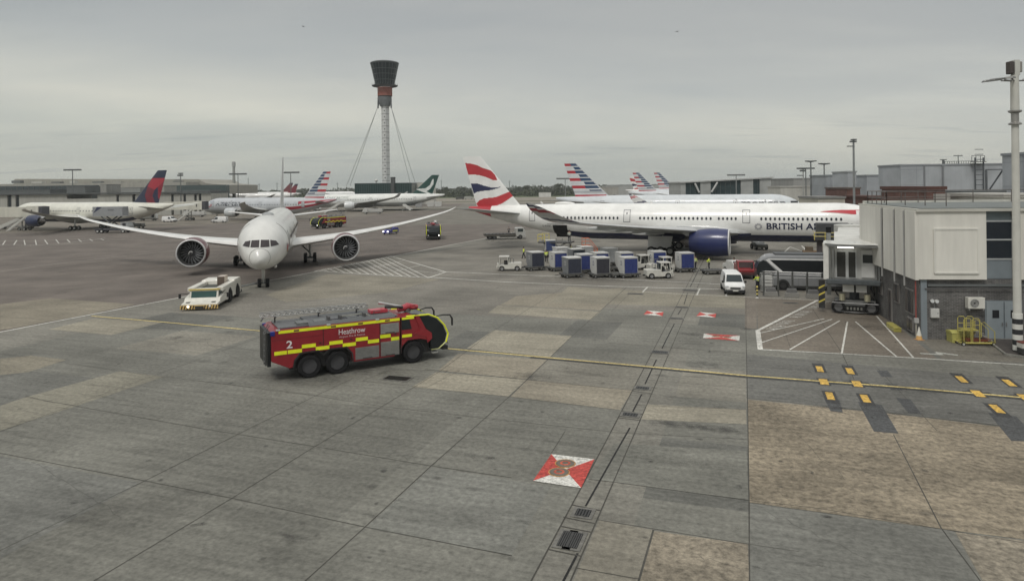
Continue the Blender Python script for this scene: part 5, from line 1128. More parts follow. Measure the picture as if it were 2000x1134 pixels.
wd = MB(); rs = random.Random(5); LC = [(.040, .050, .024), (.055, .068, .030), (.030, .040, .020), (.07, .08, .04)]
for layer, (Y, zlo, zhi) in enumerate(((1050, 7, 10.5), (820, 3, 6), (690, 1.5, 3))):
    u = 395 if layer < 2 else 800
    while u < (1420 if layer < 2 else 1180):
        k = 1 + .25 * math.sin(u * .021 + layer) + .15 * math.sin(u * .07); h = rs.uniform(zlo, zhi) * (.75 + .25 * k) * (1.15 if 1010 < u < 1200 and layer < 2 else 1); r = rs.uniform(4, 9) * Y / 900
        clump(wd, (xat(u, Y), Y + rs.uniform(-15, 15), h * .45), r, h * .6, 60, rs, LC); clump(wd, (xat(u, Y), Y + 5, 1.5), r * 1.4, 3, 18, rs, LC); u += r * 1333 / Y * rs.uniform(.7, 1.1)
o = wd.build('woodland', M_leaf); tag(o, 'dark belt of trees and scrub along the horizon beyond the airfield', 'woodland', None, 'stuff')
def tree(u, Y, h, label):
    t = thing('tree', label, 'tree', (xat(u, Y), Y, 0), 0, 'trees standing out of the belt'); r = random.Random(int(u)); m = MB(); m.tube([(0, 0, 0), (.2, 0, h * .3), (0, .2, h * .6)], [.5, .35, .15], (.06, .05, .04), 6)
    for k in range(5): a = k * 1.3; m.tube([(0.1, 0, h * (.28 + .06 * k)), (math.cos(a) * h * .2, math.sin(a) * h * .2, h * (.5 + .06 * k))], [.2, .07], (.06, .05, .04), 5)
    m.build('trunk', M_matte, t)
    m = MB()
    for k in range(9): clump(m, (r.uniform(-.3, .3) * h, r.uniform(-.2, .2) * h, h * r.uniform(.45, .8)), h * r.uniform(.14, .24), h * .17, 55, r, LC)
    m.build('crown', M_leaf, t)
for u, Y, h, lb in ((1029, 780, 12.5, 'round dark tree standing above the belt right of the ribbon tail'), (1012, 800, 10.5, 'smaller tree just left of the round dark tree'), (1093, 740, 13.5, 'tall tree touching the largest striped tail'), (905, 820, 11, 'low tree left of the ribbon tail'), (868, 800, 11.5, 'bushy tree right of the white annex'), (1185, 700, 12, 'tree right of the largest striped tail'), (1165, 720, 12.5, 'broad tree just right of the largest striped tail')):
    tree(u, Y, h, lb)
# ------------------------------------------------------------------ airport fire engines
FR = (.24, .010, .018); FY = (.80, .85, .02)
def fire_engine(label, loc, rz):
    t = thing('fire_engine', label, 'fire engine', loc, rz, 'airport fire engines')
    def arch(cx, r, n=7, z0=.95): return [(cx + r * math.cos(math.pi * k / n), max(z0, .68 + r * math.sin(math.pi * k / n))) for k in range(n + 1)]
    P = [(-2.15, 1.25), (-1.0, .72), (-.86, .72)] + arch(0, .86)[::-1] + arch(1.65, .86)[::-1] + [(2.6, .62), (5.05, .62), (5.12, .95)]
    P = [(-2.15, 1.25), (-1.15, .75), (-.9, .80)] + [(-.84, 1.1), (-.5, 1.5), (.5, 1.52), (1.15, 1.52), (2.2, 1.52), (2.5, 1.1), (2.6, .62), (5.2, .62), (5.35, 1.1), (5.55, 1.5), (5.6, 3.02), (-1.9, 3.02), (-2.15, 2.9)]
    m = MB(); m.prism(P, -1.48, 1.48, FR); m.build('body', M_gloss, t, bevel=.03)
    m = MB(); m.bb(-.95, 2.6, -1.2, 1.2, .6, 1.6, (.01, .01, .01)); m.bb(5.2, 7.6, -1.2, 1.2, .55, 1.5, (.01, .01, .01)); m.bb(-1, 7, -.6, .6, .45, .9, DARK); m.build('chassis', M_matte, t)
    m = MB(); m.bb(-1.7, 5.5, -1.2, 1.2, 3.03, 3.1, (.13, .135, .14)); m.prism([(-1.35, 3.03), (-1.2, 3.2), (1.2, 3.2), (1.35, 3.03)], .0, 5.3, (.12, .125, .13), axis='x')
    for x_ in (1.2, 1.9, 3.4): m.bb(x_, x_ + .12, -1.1, -.6, 3.1, 3.42, (.08, .08, .08))
    m.build('roof_deck', M_matte, t)
    m = MB(); m.prism([(5.65, 1.0), (5.65, 3.02), (6.55, 3.02), (7.0, 2.05), (7.55, 1.55), (7.5, 1.35), (6.9, 1.5), (6.1, 1.5), (5.75, 1.2)], -1.46, 1.46, FR); m.build('cab', M_gloss, t, bevel=.04)
    G_ = [(6.6, 3.0), (7.5, 2.97), (8.1, 2.72), (8.6, 2.2), (8.85, 1.6), (8.72, 1.1), (8.2, .72), (7.72, .72), (7.62, 1.5), (7.05, 2.05)]
    m = MB(); rings = []
    for y_, k in ((-1.44, .93), (-1.25, .985), (-.7, 1.0), (.7, 1.0), (1.25, .985), (1.44, .93)): rings.append([Vector((7.3 + (x - 7.3) * k, y_, 1.8 + (z - 1.8) * (k * .5 + .5))) for x, z in G_])
    m.loft(rings, (.018, .022, .024)); m.build('windscreen', M_glass, t, 35)
    m = MB(); m.prism([(5.68, 2.2), (5.68, 2.85), (6.2, 2.85), (6.35, 2.2)], -1.475, -1.47, (.02, .025, .028)); m.build('side_window', M_glass, t)
    for y_ in (-1.46, 1.46):
        m = MB(); m.tube([(6.0, y_, 3.02), (7.5, y_, 3.0), (8.1, y_, 2.74), (8.6, y_, 2.2), (8.85, y_, 1.62), (8.7, y_, 1.1)], .055, FY, 6); m.tube([(8.72, y_, 1.12), (8.2, y_ * .95, .72), (7.7, y_ * .95, .72)], .04, (.7, .72, .3), 6); m.build('cab_edge_trim', M_gloss, t)
    m = MB(); m.prism([(6.55, 3.06), (6.8, 3.06), (7.3, 2.1), (7.7, 1.8), (7.72, 1.45), (7.4, 1.2), (7.35, 1.6), (6.5, 1.85), (6.9, 2.1)], -1.5, -1.462, FR); m.build('door_pillar', M_gloss, t)
    m = MB(); m.bb(8.55, 8.95, -1.2, 1.2, .55, .8, (.02, .02, .02)); m.bb(7.8, 8.2, -1.35, 1.35, .42, .52, (.3, .3, .28)); m.build('bumper', M_matte, t, bevel=.03)
    for y_ in (-1.1, 1.1): m = MB(); m.lathe([(0, .12), (.03, .1), (.04, 0)], (8.93, y_, 1.0), 'x', (.75, .75, .72), 12); m.build('headlight', M_lamp if y_ > 0 else M_gloss, t)
    for y_ in (-1.49, 1.49):
        s_ = -1 if y_ < 0 else 1; m = MB()
        m.bb(-1.75, 5.55, y_ - .012, y_ + .012, 2.82, 2.98, FY); m.bb(5.7, 6.5, y_ - .012, y_ + .012, 2.84, 2.97, FY)
        for k, (x0, x1) in enumerate([(-2.0, -1.3), (-1.25, -.45), (-.45, .35), (.35, 1.15), (1.15, 1.95), (1.95, 2.75), (2.75, 3.5), (3.5, 4.2), (4.28, 4.95), (4.98, 5.5)]):
            up = k in (2, 4, 6, 7 + 1 - 1, 9)
            up = k % 2 == 0 and k > 0
            z_ = 1.60 + (.22 if up else 0) + .02 * (k > 5); m.bb(x0, x1, y_ - .012, y_ + .012, z_, z_ + .21, FY if k < 8 else (.70, .78, .02))
        m.bb(5.7, 6.35, y_ - .012, y_ + .012, 1.72, 1.9, FY)
        m.build('reflective_stripe', M_gloss, t)
        m = MB(); m.bb(4.32, 5.5, y_ - .008, y_ + .01, 2.1, 2.72, (.40, .40, .39)); m.build('locker_shutter', M_metal, t)
        m = MB(); m.bb(4.32, 5.5, y_ - .008, y_ + .01, .72, 1.6, (.33, .33, .32)); m.build('locker_shutter', M_metal, t)
        m = MB(); m.bb(2.72, 4.2, y_ - .008, y_ + .01, .72, 1.45, (.33, .33, .32)); m.build('locker_shutter', M_metal, t)
    m = MB()
    for x_ in (.78, 4.25, 5.62): m.bb(x_, x_ + .035, -1.497, -1.48, .75 if x_ > 1 else 1.55, 3.0, (.03, .01, .01))
    for x_ in (-.9, 1.25, 2.9, 4.6): m.bb(x_, x_ + .3, -1.512, -1.48, 2.86, 2.95, (.12, .02, .03))
    m.bb(-2.1, .7, -1.492, -1.48, 2.45, 2.47, (.12, .01, .015)); m.build('panel_gaps', M_matte, t)
    m = MB(); m.bb(-2.35, -2.16, -1.35, 1.35, .95, 2.9, (.03, .033, .035))
    for y_ in (-1.2, -.75): m.tube([(-2.45, y_, 1.0), (-2.45, y_, 2.85), (-2.2, y_, 3.3)], .035, (.2, .2, .2), 6)
    for k in range(6): m.tube([(-2.45, -1.2, 1.2 + k * .32), (-2.45, -.75, 1.2 + k * .32)], .025, (.2, .2, .2), 6)
    m.build('rear_ladder', M_metal, t)
    # roof ladder
    m = MB(); y0, y1 = .35, .85; xa, xb = -2.45, 4.1
    for y_ in (y0, y1):
        for z_ in (0, .2): m.tube([(xa, y_, 3.52 + z_), (xb, y_, 3.5 + z_)], .03, (.36, .36, .35), 6)
        for k in range(20): x = xa + (xb - xa) * k / 20; m.tube([(x, y_, 3.52), (x + .16, y_, 3.72)], .022, (.4, .4, .39), 5); m.tube([(x + .16, y_, 3.72), (x + .33, y_, 3.52)], .022, (.4, .4, .39), 5)
    for k in range(22): x = xa + (xb - xa) * k / 21; m.tube([(x, y0, 3.54), (x, y1, 3.54)], .022, (.5, .5, .48), 5)
    m.build('roof_ladder', M_metal, t)
    m = MB()
    for x_ in (-1.6, 1.0, 3.4): m.tube([(x_, .6, 3.1), (x_, .6, 3.5)], .05, (.1, .1, .1), 6); m.tube([(x_, .2, 3.47), (x_, 1.0, 3.47)], .04, (.1, .1, .1), 6)
    m.tube([(-2.5, -.2, 3.42), (-2.2, .9, 3.42)], .04, (.08, .08, .08), 6); m.build('ladder_rack', M_metal, t)
    m = MB(); m.box((4.55, -.2, 3.34), (1.1, .7, .2), (.45, .04, .06)); m.tube([(4.0, -.9, 3.1), (4.1, -.9, 3.45), (4.5, -.9, 3.45)], .03, (.08, .08, .08), 6); m.build('hose_tray', M_gloss, t, bevel=.04)
    # monitor
    m = MB(); m.tube([(6.6, 0, 3.05), (6.6, 0, 3.3)], .22, (.12, .12, .12), 10); m.tube([(5.95, 0, 3.2), (6.6, 0, 3.38), (7.3, 0, 3.28)], [.14, .25, .16], (.36, .035, .05), 10); m.box((6.7, .3, 3.3), (.5, .3, .3), (.30, .03, .04)); m.box((6.9, -.28, 3.4), (.25, .2, .25), (.4, .05, .06)); m.build('water_monitor', M_gloss, t, 40)
    m = MB(); m.tube([(6.35, .1, 3.35), (5.3, .25, 3.62), (4.75, .3, 3.75)], [.08, .075, .1], (.55, .55, .53), 8); m.tube([(6.2, -.25, 3.4), (5.4, -.3, 3.5), (5.0, -.3, 3.55)], .09, (.06, .06, .06), 8); m.build('nozzle', M_metal, t, 40)
    for y_, s_ in ((-1.35, -1), (1.35, 1)):
        m = MB(); m.tube([(8.0, y_, 2.8), (8.5, y_ * 1.12, 2.88), (8.95, y_ * 1.15, 2.84), (9.1, y_ * 1.15, 2.6), (9.1, y_ * 1.15, 2.15)], [.03, .045, .05, .07, .07], (.02, .02, .02), 8); m.build('mirror_arm', M_matte, t, 50)
    for y_, s_ in ((-1.49, -1), (1.49, 1)):
        for x0, x1, z0, z1 in ((4.32, 5.5, 2.1, 2.72), (4.32, 5.5, .72, 1.6), (2.72, 4.2, .72, 1.45)):
            m = MB(); n = int((z1 - z0) / .09)
            for k in range(n): m.bb(x0 + .02, x1 - .02, y_ + s_ * .011, y_ + s_ * .019, z0 + k * .09 + .02, z0 + k * .09 + .03, (.2, .2, .2))
            m.bb((x0 + x1) / 2 - .3, (x0 + x1) / 2 + .3, y_ + s_ * .011, y_ + s_ * .03, z0 + .03, z0 + .07, (.08, .08, .08)); m.build('shutter_slats', M_metal, t)
        for x_ in (.55, 2.4, 5.2): m = MB(); m.bb(x_, x_ + .12, y_ - .01, y_ + s_ * .04, 2.0, 2.06, (.05, .05, .05)); m.build('handle', M_metal, t)
        for x_ in (-1.9, 1.0, 4.0): m = MB(); m.bb(x_, x_ + .22, y_ - .01, y_ + s_ * .05, 3.0, 3.09, (.5, .5, .48)); m.build('scene_light', M_gloss, t)
        m = MB(); m.prism([(-.98, .75), (-.9, 1.2), (-.55, 1.6), (.5, 1.62), (.82, 1.35), (1.15, 1.62), (2.2, 1.62), (2.55, 1.2), (2.62, .7), (2.56, .7), (2.48, 1.15), (2.15, 1.54), (1.15, 1.54), (.82, 1.25), (.5, 1.54), (-.5, 1.53), (-.84, 1.12), (-.92, .75)], y_ - .02, y_ + .02, (.03, .03, .03)); m.build('mudguard', M_rubber, t)
    m = MB(); m.tube([(1.4, -.9, 3.2), (3.0, -.95, 3.22), (3.2, -.5, 3.25)], .05, (.06, .06, .07), 6); m.tube([(2.0, -.4, 3.25), (3.6, -.3, 3.26), (3.8, -1.0, 3.2)], .05, (.25, .25, .22), 6); m.build('roof_hose', M_rubber, t)
    for x_ in (-.6, .4, 2.4): m = MB(); m.bb(x_, x_ + .7, -1.0, -.2, 3.1, 3.24, (.26, .27, .27)); m.build('roof_locker', M_metal, t, bevel=.02)
    for y_ in (-1.42, 1.42): m = MB(); m.bb(-2.2, -1.95, y_ - .1, y_ + .1, 2.72, 2.98, (.01, .02, .2)); m.build('blue_beacon', M_gloss, t, bevel=.03)
    for x_ in (0, 1.65, 6.48):
        for y_ in (-1.22, 1.22): wheel(t, (x_, y_, .70), .70, .46, (.055, .055, .058))
    return t
vR, vF = at(605, 738), at(806, 709); rzT = math.atan2((vF - vR).y, (vF - vR).x); Lw = (vF - vR).length
offT = Vector((-math.sin(rzT), math.cos(rzT), 0)) * 1.4
fe = fire_engine('red and yellow six-wheeled airport fire engine with number 2 driving across the apron', vR + offT, rzT)
cA = copy_tree(fe, at(845, 463), R_(-82), 'airport fire engine facing the camera on the taxiway beyond the right wingtip')
cB2 = copy_tree(fe, at(636, 446) + Vector((1.6, 6, 0)), R_(-118), 'airport fire engine partly hidden behind the towed jet wing, roof monitor visible')
m = MB(); add_text(m, 'Heathrow', lambda x, y: Vector((1.72 + x, -1.497, 2.36 + y)), 1.62, .33, (.78, .74, .74), .0); m.build('lettering', M_gloss, fe)
m = MB(); add_text(m, 'Airport Fire & Rescue', lambda x, y: Vector((1.74 + x, -1.497, 2.14 + y)), 1.58, .145, (.62, .5, .5)); m.build('lettering', M_gloss, fe)
m = MB(); add_text(m, '2', lambda x, y: Vector((-1.32 + x, -1.497, 1.92 + y)), .34, .44, (.74, .70, .70), .02); m.build('number', M_gloss, fe)

# ------------------------------------------------------------------ aircraft tug and tow bar
f0, f1, r1 = at(357, 606), at(422, 606), at(470, 575); ctr = (f0 + f1) / 2
dT = Vector((ctr.x - (r1.x - 1.6), ctr.y - r1.y, 0)).normalized(); rzG = math.atan2(dT.y, dT.x)
tg = thing('aircraft_tug', 'low white pushback tug with striped bumper pulling the white jet', 'aircraft tug', ctr - dT * 4.6, rzG)
TW = (.66, .645, .58); hw = 1.6
m = MB(); m.prism([(-4.6, .5), (-4.6, 1.75), (-4.2, 1.95), (-1.9, 1.95), (-1.8, 1.45), (1.6, 1.45), (1.7, .5), (1.2, .35), (-4.3, .35)], -hw, hw, TW); m.build('body', M_gloss, tg, bevel=.05)
m = MB(); m.bb(-4.0, 2.6, -1.62, -1.0, 1.45, 1.85, TW); m.bb(-4.0, 2.6, 1.0, 1.62, 1.45, 1.85, TW); m.build('side_fairing', M_gloss, tg, bevel=.05)
m = MB(); m.bb(-1.8, 2.4, -.98, .98, 1.47, 1.52, (.06, .065, .055)); m.build('deck_well', M_matte, tg)
m = MB(); m.box((-1.4, .55, 1.95), (1.3, .7, .95), (.50, .42, .34)); m.box((-.72, .55, 2.0), (.1, .68, .85), (.12, .09, .07)); m.build('engine_cover', M_gloss, tg, bevel=.04)
m = MB(); m.prism([(1.6, .42), (1.6, 1.25), (1.9, 1.3), (3.5, 1.0), (3.75, .72), (4.6, .62), (4.6, .42)], -hw, hw, TW); m.prism([(1.7, .8), (1.7, 1.68), (3.25, 1.68), (3.5, .78)], -1.2, 1.35, TW); m.build('cab', M_gloss, tg, bevel=.05)
m = MB(); m.face([(3.285, -1.05, 1.58), (3.50, -1.05, .84), (3.50, 1.2, .84), (3.285, 1.2, 1.58)], (.04, .085, .08)); m.build('windscreen', M_glass, tg)
m = MB(); m.bb(2.0, 3.1, -1.215, -1.2, 1.05, 1.6, (.04, .07, .07)); m.bb(2.0, 3.1, 1.35, 1.365, 1.05, 1.6, (.04, .07, .07)); m.build('side_window', M_glass, tg)
m = MB(); m.bb(2.95, 3.35, -1.3, 1.45, 1.68, 1.78, (.55, .42, .10)); m.bb(2.6, 2.95, -1.15, 1.3, 1.68, 1.72, (.05, .05, .04)); m.build('cab_visor', M_gloss, tg)
m = MB(); m.bb(4.6, 4.72, -hw - .05, hw + .05, .14, .5, (.6, .42, .15))
for k in range(13):
    if 5 <= k <= 7: continue
    y = -1.6 + k * .25; m.face([(4.725, y, .14), (4.725, y + .12, .14), (4.725, y + .22, .5), (4.725, y + .10, .5)], (.05, .03, .02))
m.bb(4.6, 4.75, -.35, .4, .16, .42, (.03, .03, .03)); m.build('bumper', M_gloss, tg)
for y_, on in ((-.95, 1), (.95, 0)): m = MB(); m.lathe([(0, .1), (.03, .09), (.035, 0)], (4.74, y_, .4), 'x', (.8, .8, .75), 12); m.build('headlight', M_lamp if on else M_gloss, tg)
for sg in (-1, 1):
    m = MB(); m.tube([(2.9, sg * 1.25, 1.35), (3.1, sg * 2.1, 1.35)], .03, BLACK, 6); m.box((3.12, sg * 2.15, 1.15), (.12, .2, .42), BLACK); m.build('mirror', M_matte, tg)
    for x_ in (-3.0, .0): wheel(tg, (x_, sg * 1.5, .62), .62, .42, (.04, .04, .04)); m = MB(); m.lathe([(-.02, .70), (.0, .74), (0.0, 0)], (x_, sg * 1.605, .68), 'y', (.02, .02, .02), 20); m.build('wheel_arch', M_matte, tg)
m = MB(); m.bb(3.95, 4.3, -1.3, -.95, .70, .72, (.1, .1, .1)); m.build('bonnet_vent', M_matte, tg); m = MB(); m.bb(3.95, 4.3, .95, 1.3, .70, .72, (.12, .12, .1)); m.build('bonnet_vent', M_matte, tg)
rear = ctr - dT * 9.2; ng = at(508, 560)
tb = thing('tow_bar', 'pale steel tow bar between the tug and the nose wheels', 'tow bar', (rear.x, rear.y, 0)); v = ng - rear; v.z = 0; v = v * .93
m = MB(); m.tube([(0, 0, .55), (v.x, v.y, .5)], .11, (.42, .43, .42), 8); m.build('bar', M_metal, tb)
m = MB(); m.box((v.x * .97, v.y * .97, .5), (.9, .35, .22), (.3, .3, .3)); m.build('head', M_metal, tb)
for k in (-.3, .3): wheel(tb, (v.x * .35 + k, v.y * .35, .2), .2, .12)

# ------------------------------------------------------------------ people
def person(label, loc, rz, step=.15, arms=(.1, .1), vest=(.55, .72, .05), trou=(.015, .017, .025), skin=(.30, .19, .14), hair=(.03, .02, .015), H=1.75, lean=0.0, helmet=None):
    t = thing('person', label, 'person', loc, rz, 'ground crew')
    k = H / 1.75; V = []; E = []; Rr = []
    def nv(p, r): V.append(tuple(c * k for c in p)); Rr.append(r * k); return len(V) - 1
    pel = nv((0, 0, .95), .13); ch = nv((lean * .3, 0, 1.28), .145); nk = nv((lean * .5, 0, 1.47), .055); hd = nv((lean * .55, 0, 1.58), .08); tp = nv((lean * .55 + .01, 0, 1.69), .075)
    E += [(pel, ch), (ch, nk), (nk, hd), (hd, tp)]; legs = []; armp = []
    for sg, st_, aa in ((1, step, arms[0]), (-1, -step, arms[1])):
        h = nv((0, sg * .10, .90), .09); kn = nv((st_ * .55 + .03, sg * .11, .49), .062); an = nv((st_ - .03, sg * .12, .09), .042); ft = nv((st_ + .12, sg * .13, .035), .035); E += [(pel, h), (h, kn), (kn, an), (an, ft)]; legs.append((h, kn, an, ft))
        sh = nv((lean * .4, sg * .19, 1.40), .062); el = nv((lean * .4 + .25 * math.sin(aa), sg * .25, 1.40 - .27 * math.cos(aa)), .045); wr = nv((lean * .4 + .25 * math.sin(aa) + .24 * math.sin(aa * 1.9), sg * .24, 1.40 - .27 * math.cos(aa) - .22 * math.cos(aa * 1.9)), .03)
        hn = nv((V[wr][0] / k + .06 * math.sin(aa * 1.9), sg * .24, V[wr][2] / k - .07 * math.cos(aa * 1.9)), .035); E += [(ch, sh), (sh, el), (el, wr), (wr, hn)]; armp.append((sh, el, wr, hn))
    me = bpy.data.meshes.new('body'); me.from_pydata(V, E, []); me.materials.append(M_skin); o = bpy.data.objects.new('body', me); SC.collection.objects.link(o)
    sk = o.modifiers.new('skin', 'SKIN'); bpy.context.view_layer.update()
    if not me.skin_vertices: pass
    lay = me.skin_vertices[0].data
    for i, r in enumerate(Rr): lay[i].radius = (r, r)
    lay[0].use_root = True; su = o.modifiers.new('sub', 'SUBSURF'); su.levels = 1; su.render_levels = 1
    dg = bpy.context.evaluated_depsgraph_get(); bm_ = bpy.data.meshes.new_from_object(o.evaluated_get(dg)); bpy.data.objects.remove(o); bpy.data.meshes.remove(me)
    mb = MB(); mb.v = [tuple(v.co) for v in bm_.vertices]; mb.f = [tuple(p.vertices) for p in bm_.polygons]; mb.c = [skin] * len(mb.f)
    for sh, el, wr, hn in armp:   # fingers
        a, b = Vector(V[wr]), Vector(V[hn]); d = (b - a).normalized(); s_ = Vector((0, 0, 1)).cross(d) if abs(d.z) < .95 else Vector((1, 0, 0)); s_.normalize()
        for q, Lf in ((-.024, .065), (-.008, .075), (.008, .07), (.024, .055)): mb.tube([b + s_ * q, b + s_ * q + d * Lf * .6, b + s_ * q + d * Lf + Vector((.012, 0, 0))], [.009, .008, .006], skin, 5)
        mb.tube([a + d * .03 + s_ * .03, b + s_ * .055], [.01, .008], skin, 5)
    hc = Vector(V[hd]) + Vector((.075, 0, .03)) * k; mb.box(hc, (.03, .022, .035), skin, top=.5)
    mb.build('body', M_skin, t, 60); bpy.data.meshes.remove(bm_)
    m = MB(); c0 = Vector(V[pel]); c1 = Vector(V[ch]); rings = []
    for f_, rx, ry in ((-.02, .135, .17), (.3, .13, .165), (.75, .15, .20), (1.1, .14, .205), (1.32, .09, .15), (1.42, .06, .08)):
        c = c0.lerp(c1, f_); rings.append([c + Vector((rx * k * math.cos(a), ry * k * math.sin(a), 0)) for a in [2 * math.pi * i / 12 for i in range(12)]])
    m.loft(rings, lambda i, j: (.60, .62, .55) if i == 1 and False else vest)
    m.build('safety_vest', M_cloth, t, 60)
    m = MB()
    for f_ in (.25, .7): c = c0.lerp(c1, f_); m.loft([[c + Vector((.152 * k * math.cos(a), (.19 if f_ < .5 else .215) * k * math.sin(a), dz)) for a in [2 * math.pi * i / 12 for i in range(12)]] for dz in (-.025, .025)], (.6, .62, .58), (False, False))
    m.build('reflective_band', M_cloth, t, 60)
    m = MB()
    for (h, kn, an, ft) in legs: m.tube([Vector(V[h]) + Vector((0, 0, .08)), V[h], V[kn], V[an]], [.11 * k, .105 * k, .08 * k, .07 * k], trou, 10)
    m.build('trousers', M_cloth, t, 60)
    for (h, kn, an, ft) in legs: m = MB(); a = Vector(V[an]); m.box((a.x + .06, a.y, .05), (.27, .1, .1), (.02, .02, .02), top=.8); m.build('boot', M_rubber, t, bevel=.02)
    m = MB()
    for sh, el, wr, hn in armp: m.tube([V[sh], V[el], Vector(V[el]).lerp(Vector(V[wr]), .85)], [.075 * k, .06 * k, .045 * k], vest if vest[1] > .3 else trou, 8)
    m.build('sleeves', M_cloth, t, 60)
    m = MB(); hp = Vector(V[tp]); rings = []
    for z_, r in ((-.07, .098), (-.02, .105), (.04, .092), (.08, .05), (.09, .01)): rings.append([hp + Vector((-.018 + r * k * math.cos(a), r * .9 * k * math.sin(a), z_ * k)) for a in [2 * math.pi * i / 12 for i in range(12)]])
    m.loft(rings, helmet or hair); m.build('hair' if not helmet else 'cap', M_cloth, t, 60)
    return t

# ------------------------------------------------------------------ baggage dollies and containers
def dolly(label, loc, rz, L=2.6, Wd=1.7):
    t = thing('baggage_dolly', label, 'dolly', loc, rz, 'container dollies')
    m = MB(); m.bb(-L / 2, L / 2, -Wd / 2, Wd / 2, .36, .48, (.13, .13, .125)); m.bb(-L / 2, L / 2, -Wd / 2 - .06, -Wd / 2, .34, .55, (.22, .22, .21)); m.bb(-L / 2, L / 2, Wd / 2, Wd / 2 + .06, .34, .55, (.22, .22, .21))
    for k in range(7): x = -L / 2 + .2 + k * (L - .4) / 6; m.tube([(x, -Wd / 2, .5), (x, Wd / 2, .5)], .04, (.3, .3, .29), 6)
    m.build('bed', M_metal, t); m = MB(); m.tube([(-L / 2, 0, .4), (-L / 2 - .9, 0, .33)], .04, (.1, .1, .1), 6); m.build('drawbar', M_metal, t)
    for x in (-L / 2 + .4, L / 2 - .4):
        for y in (-Wd / 2 + .1, Wd / 2 - .1): wheel(t, (x, y, .2), .2, .14, (.3, .3, .3))
    return t
def container(label, loc, rz, side, front, logo=True, top=(.62, .62, .60)):
    t = thing('cargo_container', label, 'container', loc, rz, 'air cargo containers')
    L, D, Hh = 1.6, 1.75, 1.66
    P = [(-D / 2, 0), (D / 2 - .45, 0), (D / 2, .48), (D / 2, Hh), (-D / 2, Hh)]
    m = MB(); m.prism([(y, z) for y, z in P], -L / 2, L / 2, side, axis='x', side=side); m.bb(-L / 2 - .02, L / 2 + .02, -D / 2 - .02, D / 2 + .02, Hh, Hh + .05, top); m.build('shell', M_gloss, t)
    m = MB(); fw = .08
    for a in (-L / 2, L / 2 - fw): m.bb(a, a + fw, -D / 2 - .03, -D / 2, 0, Hh, (.55, .55, .54) if sum(side) > .6 else (.25, .26, .27))
    m.bb(-L / 2, L / 2, -D / 2 - .03, -D / 2, Hh - .08, Hh, (.6, .6, .58)); m.bb(-L / 2, L / 2, -D / 2 - .03, -D / 2, 0, .07, (.3, .3, .3)); m.build('frame', M_metal, t)
    m = MB(); n = 8
    for i in range(n):
        x0 = -L / 2 + .08 + (L - .16) * i / n; x1 = -L / 2 + .08 + (L - .16) * (i + 1) / n; d0 = .025 * math.sin(i * 2.1); d1 = .025 * math.sin((i + 1) * 2.1)
        m.face([(x0, -D / 2 - .035 - d0 * .5, .08), (x1, -D / 2 - .035 - d1 * .5, .08), (x1, -D / 2 - .035 + d1 * .3, Hh - .1), (x0, -D / 2 - .035 + d0 * .3, Hh - .1)], front)
    m.build('curtain', M_cloth, t)
    if logo: m = MB(); m.prism([(-.25, .85), (.05, .85), (.1, 1.1), (.05, 1.3), (-.25, 1.3), (-.3, 1.1)], -L / 2 - .012, -L / 2 - .002, (.10, .11, .16) if sum(side) > .6 else (.45, .45, .45), axis='x'); m.prism([(-.2, .93), (0, .93), (0.03, 1.1), (0, 1.22), (-.2, 1.22), (-.22, 1.1)], -L / 2 - .02, -L / 2 - .012, side, axis='x'); m.build('shield_mark', M_gloss, t)
    return t
CW_ = (.60, .60, .58); CG = (.17, .18, .19); BLU = (.025, .04, .16); DKB = (.03, .035, .055)
CONT = [(1046, 529, CG, DKB, 'grey container with dark navy curtain, first behind the leftmost white tug', 1), (1091, 530, CW_, BLU, 'white container with bright blue curtain left of the big foreground grey one', 1), (1118, 543, CG, DKB, 'grey container with dark curtain in the front row, leftmost of the front row', 1),
    (1142, 535, CW_, BLU, 'white container with bright blue curtain between the two dark-curtained front ones', 1), (1174, 543, CW_, (.035, .035, .045), 'white container with near-black curtain in the middle of the front row', 1), (1173, 531, CW_, BLU, 'white container with blue curtain half hidden behind the near-black one', 0),
    (1097, 518, (.52, .53, .53), (.5, .5, .5), 'plain white container at the back left by the loader', 0), (1127, 522, CG, (.06, .07, .09), 'dark grey container at the back, mostly hidden', 0), (1144, 516, (.52, .53, .53), (.45, .46, .46), 'plain white container at the back below the orange steps', 0),
    (1192, 520, (.46, .47, .47), (.42, .43, .43), 'plain silver container with chamfered lower edge, right of the orange steps', 0), (1222, 531, CW_, BLU, 'white container with blue curtain behind the rightmost front one', 0), (1229, 543, CW_, BLU, 'white container with blue curtain, rightmost of the front row beside the tug with green-clad driver', 1),
    (1286, 528, CW_, BLU, 'white container with blue curtain standing behind the small tug cab', 1), (1341, 532, CW_, BLU, 'white container with blue curtain standing alone under the navy engine', 1)]
for i, (u, v, sd_, fr, lb, lg) in enumerate(CONT):
    p = at(u, v) + Vector((0, .9, 0)); rz = R_(22) - math.atan2(p.x, p.y)
    sc_ = 1.12
    d = dolly('dolly under ' + lb.split(',')[0].replace('white container', 'white one').replace('plain', 'plain'), p, rz); d.scale = (1.0,) * 3; c = container(lb, p + Vector((0, 0, .51)), rz, sd_, fr, lg); c.scale = (sc_, sc_, sc_ * 1.02)
dolly('empty dolly in front of the worker beside the blue curtained container', at(1396, 536) + Vector((0, .8, 0)), R_(4))
dolly('empty dolly between the near-black curtained container and its right neighbour', at(1208, 545) + Vector((0, 1.6, 0)), R_(14), 1.6, 1.5)
dolly('empty dolly behind the front row beside the silver container', at(1205, 531) + Vector((0, 1.2, 0)), R_(14), 1.8, 1.5)

